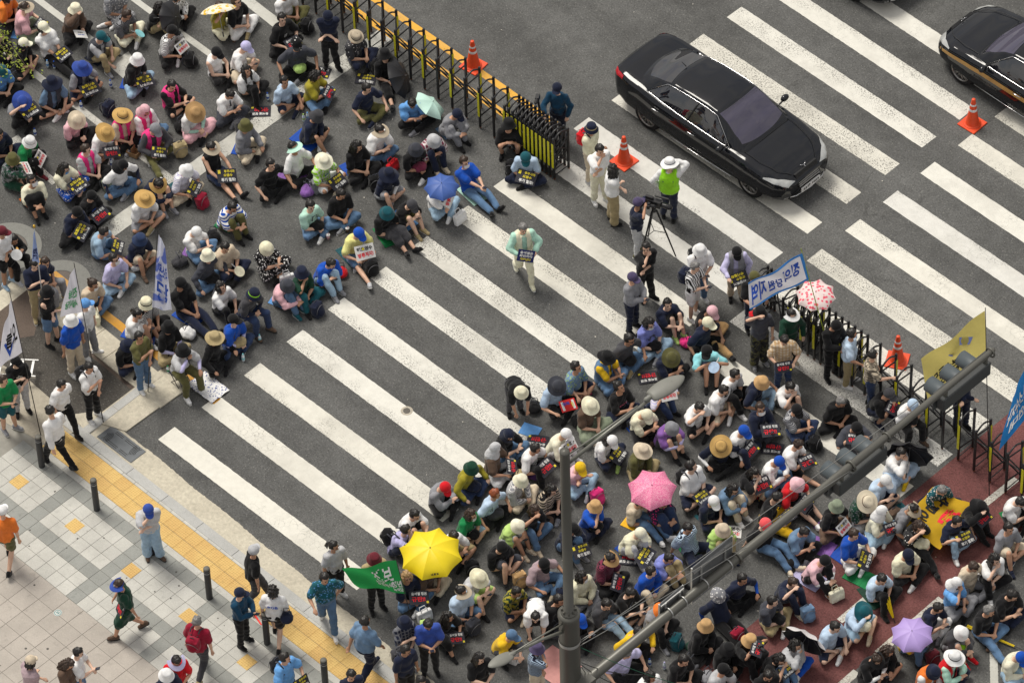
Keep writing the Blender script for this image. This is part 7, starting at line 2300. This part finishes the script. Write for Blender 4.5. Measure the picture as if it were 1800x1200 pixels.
        for x_ in (.88, -.28, -1.22):
            MB().tube([tuple(V((x_ + .03 * (s - .3), 0, 0)) + V((0, sg * (body_pt(x_, s).y + .0006), body_pt(x_, s).z))) for s in [.06 + .045 * i for i in range(13)]], .003, 4).build('door_seam', DARKP, root)
        m_ = MB(); m_.quadpatch(lambda u, v: (lambda p_: (p_.x + .006, sg * (p_.y + .006), p_.z + .007))(body_pt(1.86 + .48 * u ** .9, (.50 + .10 * u) + (.17 + .06 * u) * v * math.sin(min(1, u * 1.4 + .18) * math.pi / 2))), 12, 6); m_.build('headlamp', LENS, root, True)
        m_ = MB(); m_.ell((2.14, sg * .68, .665), (.05, .05, .035), 10, 6); m_.ell((2.20, sg * .56, .65), (.05, .045, .032), 10, 6); m_.build('lamp_bulb', CHR, root, True)
        m_ = MB(); m_.quadpatch(lambda u, v: (lambda p_: (p_.x - .006, sg * (p_.y + .006), p_.z + .004))(body_pt(-2.53 + .36 * u, .47 + (.20 - .08 * u) * v)), 8, 6); m_.build('tail_lamp', TAIL, root, True)
        MB().tube([(2.34 - .0, sg * .55, .42), (2.26, sg * .72, .43), (2.10, sg * .83, .44)], .012, 6).build('bumper_trim', CHR, root, True)
    # bonnet lines, grille, plate, wipers, fin
    for sg in (1, -1):
        MB().tube([(1.18, sg * .68, .955), (1.6, sg * .66, .915), (2.0, sg * .56, .845), (2.24, sg * .36, .755)], .006, 5).build('bonnet_seam', DARKP, root)
        MB().tube([(1.10, sg * .08 + .32, .995), (1.0, sg * .08 + .62 * .2 - .35, 1.10)], .006, 5).build('wiper', DARKP, root) if sg > 0 else MB().tube([(1.16, -.05, .985), (1.10, -.58, 1.02)], .007, 5).build('wiper', DARKP, root)
    MB().box((2.325, 0, .60), (.07, .66, .32), Matrix.Rotation(R(-24), 3, 'Y')).build('grille_frame', DARKP, root)
    for i in range(7): MB().box((2.40 - .019 * i, 0, .475 + .038 * i), (.045, .62 - .012 * i, .020), Matrix.Rotation(R(-24), 3, 'Y')).build('grille_bar', plain('grille_silver', (.36, .36, .36), .25, .5, .5), root)
    MB().box((2.44, 0, .36), (.03, .56, .11)).build('number_plate', INK['board_white'], root)
    tm = fittext(plate, .48, .08, 0, 0, 0); o_ = obj('plate_text', tm, INK['black'], root); o_.matrix_local = Matrix(((0, 0, 1, 2.458), (1, 0, 0, 0), (0, 1, 0, .37), (0, 0, 0, 1)))
    MB().tube([(2.28, -.66, .29), (2.40, -.40, .27), (2.44, 0, .265), (2.40, .40, .27), (2.28, .66, .29)], .014, 6).build('lower_trim', CHR, root, True)
    MB().box((2.30, 0, .275), (.10, 1.15, .05)).build('lower_intake', DARKP, root)
    MB().cap((2.28, 0, .775), (2.24, 0, .80), .008, .006, 6).build('badge', CHR, root); 
    for sg in (1, -1): MB().tube([(2.235, 0, .785), (2.225, sg * .05, .800), (2.20, sg * .085, .815)], [.010, .008, .003], 6).build('badge_wing', CHR, root, True)
    MB().cap((-1.12, 0, 1.43), (-1.24, 0, 1.47), .014, .006, 6).build('antenna_fin', PAINT, root)
    MB().tube([(.42, -.53, 1.442), (.43, -.25, 1.468), (.43, .25, 1.468), (.42, .53, 1.442)], .004, 4).build('roof_seam', DARKP, root)
    if stripe:
        for sg in (1, -1):
            m_ = MB(); m_.quadpatch(lambda u, v: (lambda p_: (p_.x, sg * (p_.y + .005), p_.z))(body_pt(2.15 - 4.2 * u, .33 + .09 * v + .02 * math.sin(u * 3))), 40, 2); m_.build('side_stripe', plain('stripe_gold', (.42, .24, .07), .35), root, True)
            t_ = fittext('INTERNATIONAL', .70, .06, 0, 0, 0); o_ = obj('stripe_text', t_, INK['black'], root)
            yy = sg * .958
            o_.matrix_local = Matrix(((-sg, 0, 0, .75), (0, 0, sg, yy), (0, 1, 0, .56), (0, 0, 0, 1)))
    return root


sedan((2.58, 14.0, 0), .8, 'black saloon car crossing the zebra stripes in the upper middle')
sedan((5.09 + 1.50, 19.57, 0), 180, 'black saloon with gold side stripe at the right edge', stripe=True)
g_ = G(1500, 6); sedan((g_.x - 1.62, g_.y + .92, 0), 0, 'black saloon car mostly above the top edge')

# ---------------------------------------------------------------- leaves of a nearby tree at the left edge
MLF = plain('leaf_yellow_green', (.22, .27, .03), .6, .3, var=.3, sc=20)
t = empty('street_tree', G(-60, 150)); tag(t, 'twigs with yellow-green leaves reaching in at the left edge', 'tree')
tb = G(-60, 150); rs = random.Random(3)
MB().tube([(0, 0, 0), (.05, .02, 2.2), (.0, .0, 4.2)], [.10, .08, .05], 10).build('trunk', plain('bark', (.10, .075, .05), .9), t, True)
tips = [G(6, 122, 4.4) - tb, G(35, 114, 4.5) - tb, G(50, 122, 4.3) - tb, G(22, 108, 4.6) - tb]
mb = MB(); lf = MB()
for q_ in tips:
    mb.tube([(0, 0, 3.6), (q_.x * .5, q_.y * .5, 4.0), tuple(q_)], [.03, .015, .005], 6)
    for i in range(75):
        k_ = rs.uniform(.60, 1.08); c = V((0, 0, 3.6)).lerp(q_, k_) + V((rs.gauss(0, .11), rs.gauss(0, .11), rs.gauss(0, .06)))
        a_ = V((rs.uniform(-1, 1), rs.uniform(-1, 1), rs.uniform(-.4, .4))).normalized() * .035; b_ = a_.cross(V((rs.uniform(-1, 1), rs.uniform(-1, 1), 1))).normalized() * .016
        lf.add([c - a_, c + b_, c + a_, c - b_], [(0, 1, 2, 3)])
mb.build('branch', plain('bark', (.10, .075, .05), .9), t, True); lv = lf.build('leaves', MLF, t); lv['kind'] = 'stuff'

# ---------------------------------------------------------------- labels that single each person out
LM = [('the yellow umbrella', 756, 978), ('the pink umbrella', 1146, 856), ('the purple umbrella', 1603, 1111), ('the navy umbrella', 776, 323), ('the mint umbrella', 761, 181), ('the grounded black umbrella', 708, 135), ('the patterned umbrella', 383, 12), ('the spotted umbrella', 1430, 517),
      ('the green flag', 655, 1010), ('the yellow flag', 1680, 620), ('the blue-bordered flag', 1370, 495), ('the bright blue flag', 1780, 710), ('the tall blue-white flag', 285, 480), ('the green-lettered flag', 125, 520), ('the stacked barricade', 940, 235), ('the yellow banner', 1650, 915), ('the large sign board', 1250, 1000),
      ('the upper lamp', 1165, 678), ('the lower lamp', 880, 1158), ('the signal pole top', 990, 810), ('the pole junction', 998, 1070), ('the middle signal', 1505, 800), ('the drain cover', 213, 780), ('the khaki backpack', 318, 262), ('the navy backpack', 190, 200), ('the crumpled banner', 366, 682), ('the dotted umbrella', 1405, 1128), ('the top-left cones', 832, 103), ('the black sedan', 1260, 200), ('the leaves', 35, 110), ('the blue foam mat', 932, 757), ('the purple mat', 1440, 960), ('the blue corner flag', 20, 580), ('the cup pair', 590, 412), ('the tripod camera', 1150, 380), ('the cardboard carrier', 235, 268), ('the empty stop line', 340, 305), ('the rear signal', 1690, 650)]
LM = [l for l in LM if l[0] != 'the top-left cones']


def direction(dx, dy):
    if abs(dx) > 2.2 * abs(dy): return 'right of' if dx > 0 else 'left of'
    if abs(dy) > 2.2 * abs(dx): return 'below' if dy > 0 else 'above'
    return ('lower ' if dy > 0 else 'upper ') + ('right of' if dx > 0 else 'left of')


seen = {}
for p in PEOPLE:
    base = 'person in %s, %s, %s%s' % (p['q'], p['hd'], p['po'], (', ' + p['ar']) if p['ar'] else '')
    p['base'] = base; seen.setdefault((p['q'], p['hd'], p['po'], p['ar']), []).append(p)
for grp_ in seen.values():
    for p in grp_:
        lm = sorted(LM, key=lambda l: (l[1] - p['x']) ** 2 + (l[2] - p['y']) ** 2)
        core = 'person in %s, %s' % (p['q'], p['hd'])
        if len(grp_) == 1 and len(p['base'].split()) <= 16: lab = p['base']
        else:
            for l in lm:
                dr_ = direction(p['x'] - l[1], p['y'] - l[2])
                same = [o_ for o_ in grp_ if o_ is not p and direction(o_['x'] - l[1], o_['y'] - l[2]) == dr_]
                if not same or min((o_['x'] - l[1]) ** 2 + (o_['y'] - l[2]) ** 2 for o_ in same) > 4 * ((p['x'] - l[1]) ** 2 + (p['y'] - l[2]) ** 2): break
            lab = '%s, %s %s' % (core, dr_, l[0])
            if len((lab + ' ' + p['po'].split()[0]).split()) <= 16: lab = core + ', ' + p['po'].split()[0].rstrip(',') + ' ' + dr_ + ' ' + l[0]
        p['label'] = words(lab)
        tag(p['o'], p['label'], 'person', 'people seated on the road' if p['sit'] else 'people on their feet')
used = set()
for p in PEOPLE:
    while p['label'] in used:
        lm = sorted(LM, key=lambda l: (l[1] - p['x']) ** 2 + (l[2] - p['y']) ** 2)
        l = lm[len([1 for u_ in used if u_.startswith(p['label'][:20])]) % 6]
        p['label'] = words('person in %s, %s, %s %s' % (p['q'].replace(' T-shirt', ' top'), p['hd'], direction(p['x'] - l[1], p['y'] - l[2]), l[0]))
        if p['label'] in used: p['label'] = words(p['label'] + ' too'); break
    used.add(p['label']); p['o']['label'] = p['label']


def near(p, skip=None):
    l = sorted(LM, key=lambda l: (l[1] - p['x']) ** 2 + (l[2] - p['y']) ** 2)[0]
    return direction(p['x'] - l[1], p['y'] - l[2]) + ' ' + l[0]


ulab = set()


def item_label(o, head_, p):
    for c in ('%s %s' % (head_, 'of person in %s, %s' % (p['q'], p['hd'])), '%s of person in %s, %s' % (head_, p['q'], near(p)), '%s of %s wearer, %s' % (head_, p['hd'], near(p)), '%s of person %s, %s' % (head_, p['po'], near(p))):
        c = c.replace('of of', 'of')
        if len(c.split()) <= 16 and c not in ulab: break
    c = words(c); ulab.add(c); o['label'] = c


KS = dict(red='black and red placard', b='black and yellow placard', flip='black placard, white line over yellow,', white='white, black and red placard', yellow='white and yellow placard', redyel='red-bordered poster', navy='navy placard', paper='white leaflet')
for p in PEOPLE:
    if 'pl' in p: item_label(p['pl'], KS[p['plk']] + ' in hands', p)
    for k in ('bk', 'bf', 'bs', 'bl'):
        if k in p:
            o_, c_, kd, rel = p[k]; nm = 'backpack' if kd == 'pack' else ('tote bag' if kd == 'tote' else 'bag')
            item_label(o_, '%s %s %s' % (names(c_), nm, {'worn by': 'on back', 'in front of': 'in front', 'beside': 'at side', 'carried by': 'at side', 'in lap of': 'in lap'}[rel]), p)
    if 'mt' in p: item_label(p['mt'], '%s mat' % names(p['ex']['mat']), p); tag(p['mt'], None, 'seat mat', 'foam seat mats')
    if 'fn' in p: item_label(p['fn'], '%s hand fan' % names(p['ex']['fan']), p); tag(p['fn'], None, 'fan', 'hand fans')
    if 'phn' in p: item_label(p['phn'], 'black phone in hands', p); tag(p['phn'], None, 'phone', 'phones in hands')
    if 'cm' in p: item_label(p['cm'], 'black camera in hands', p); tag(p['cm'], None, 'camera')
    if 'mc' in p: item_label(p['mc'], 'microphone in hand', p); tag(p['mc'], None, 'microphone')
    if 'st' in p: item_label(p['st'], 'low folding stool', p); tag(p['st'], None, 'stool', 'folding stools')
    if 'bo' in p: item_label(p['bo'], 'clear water bottle in front', p)

bpy.data.scenes.remove(BENCH)
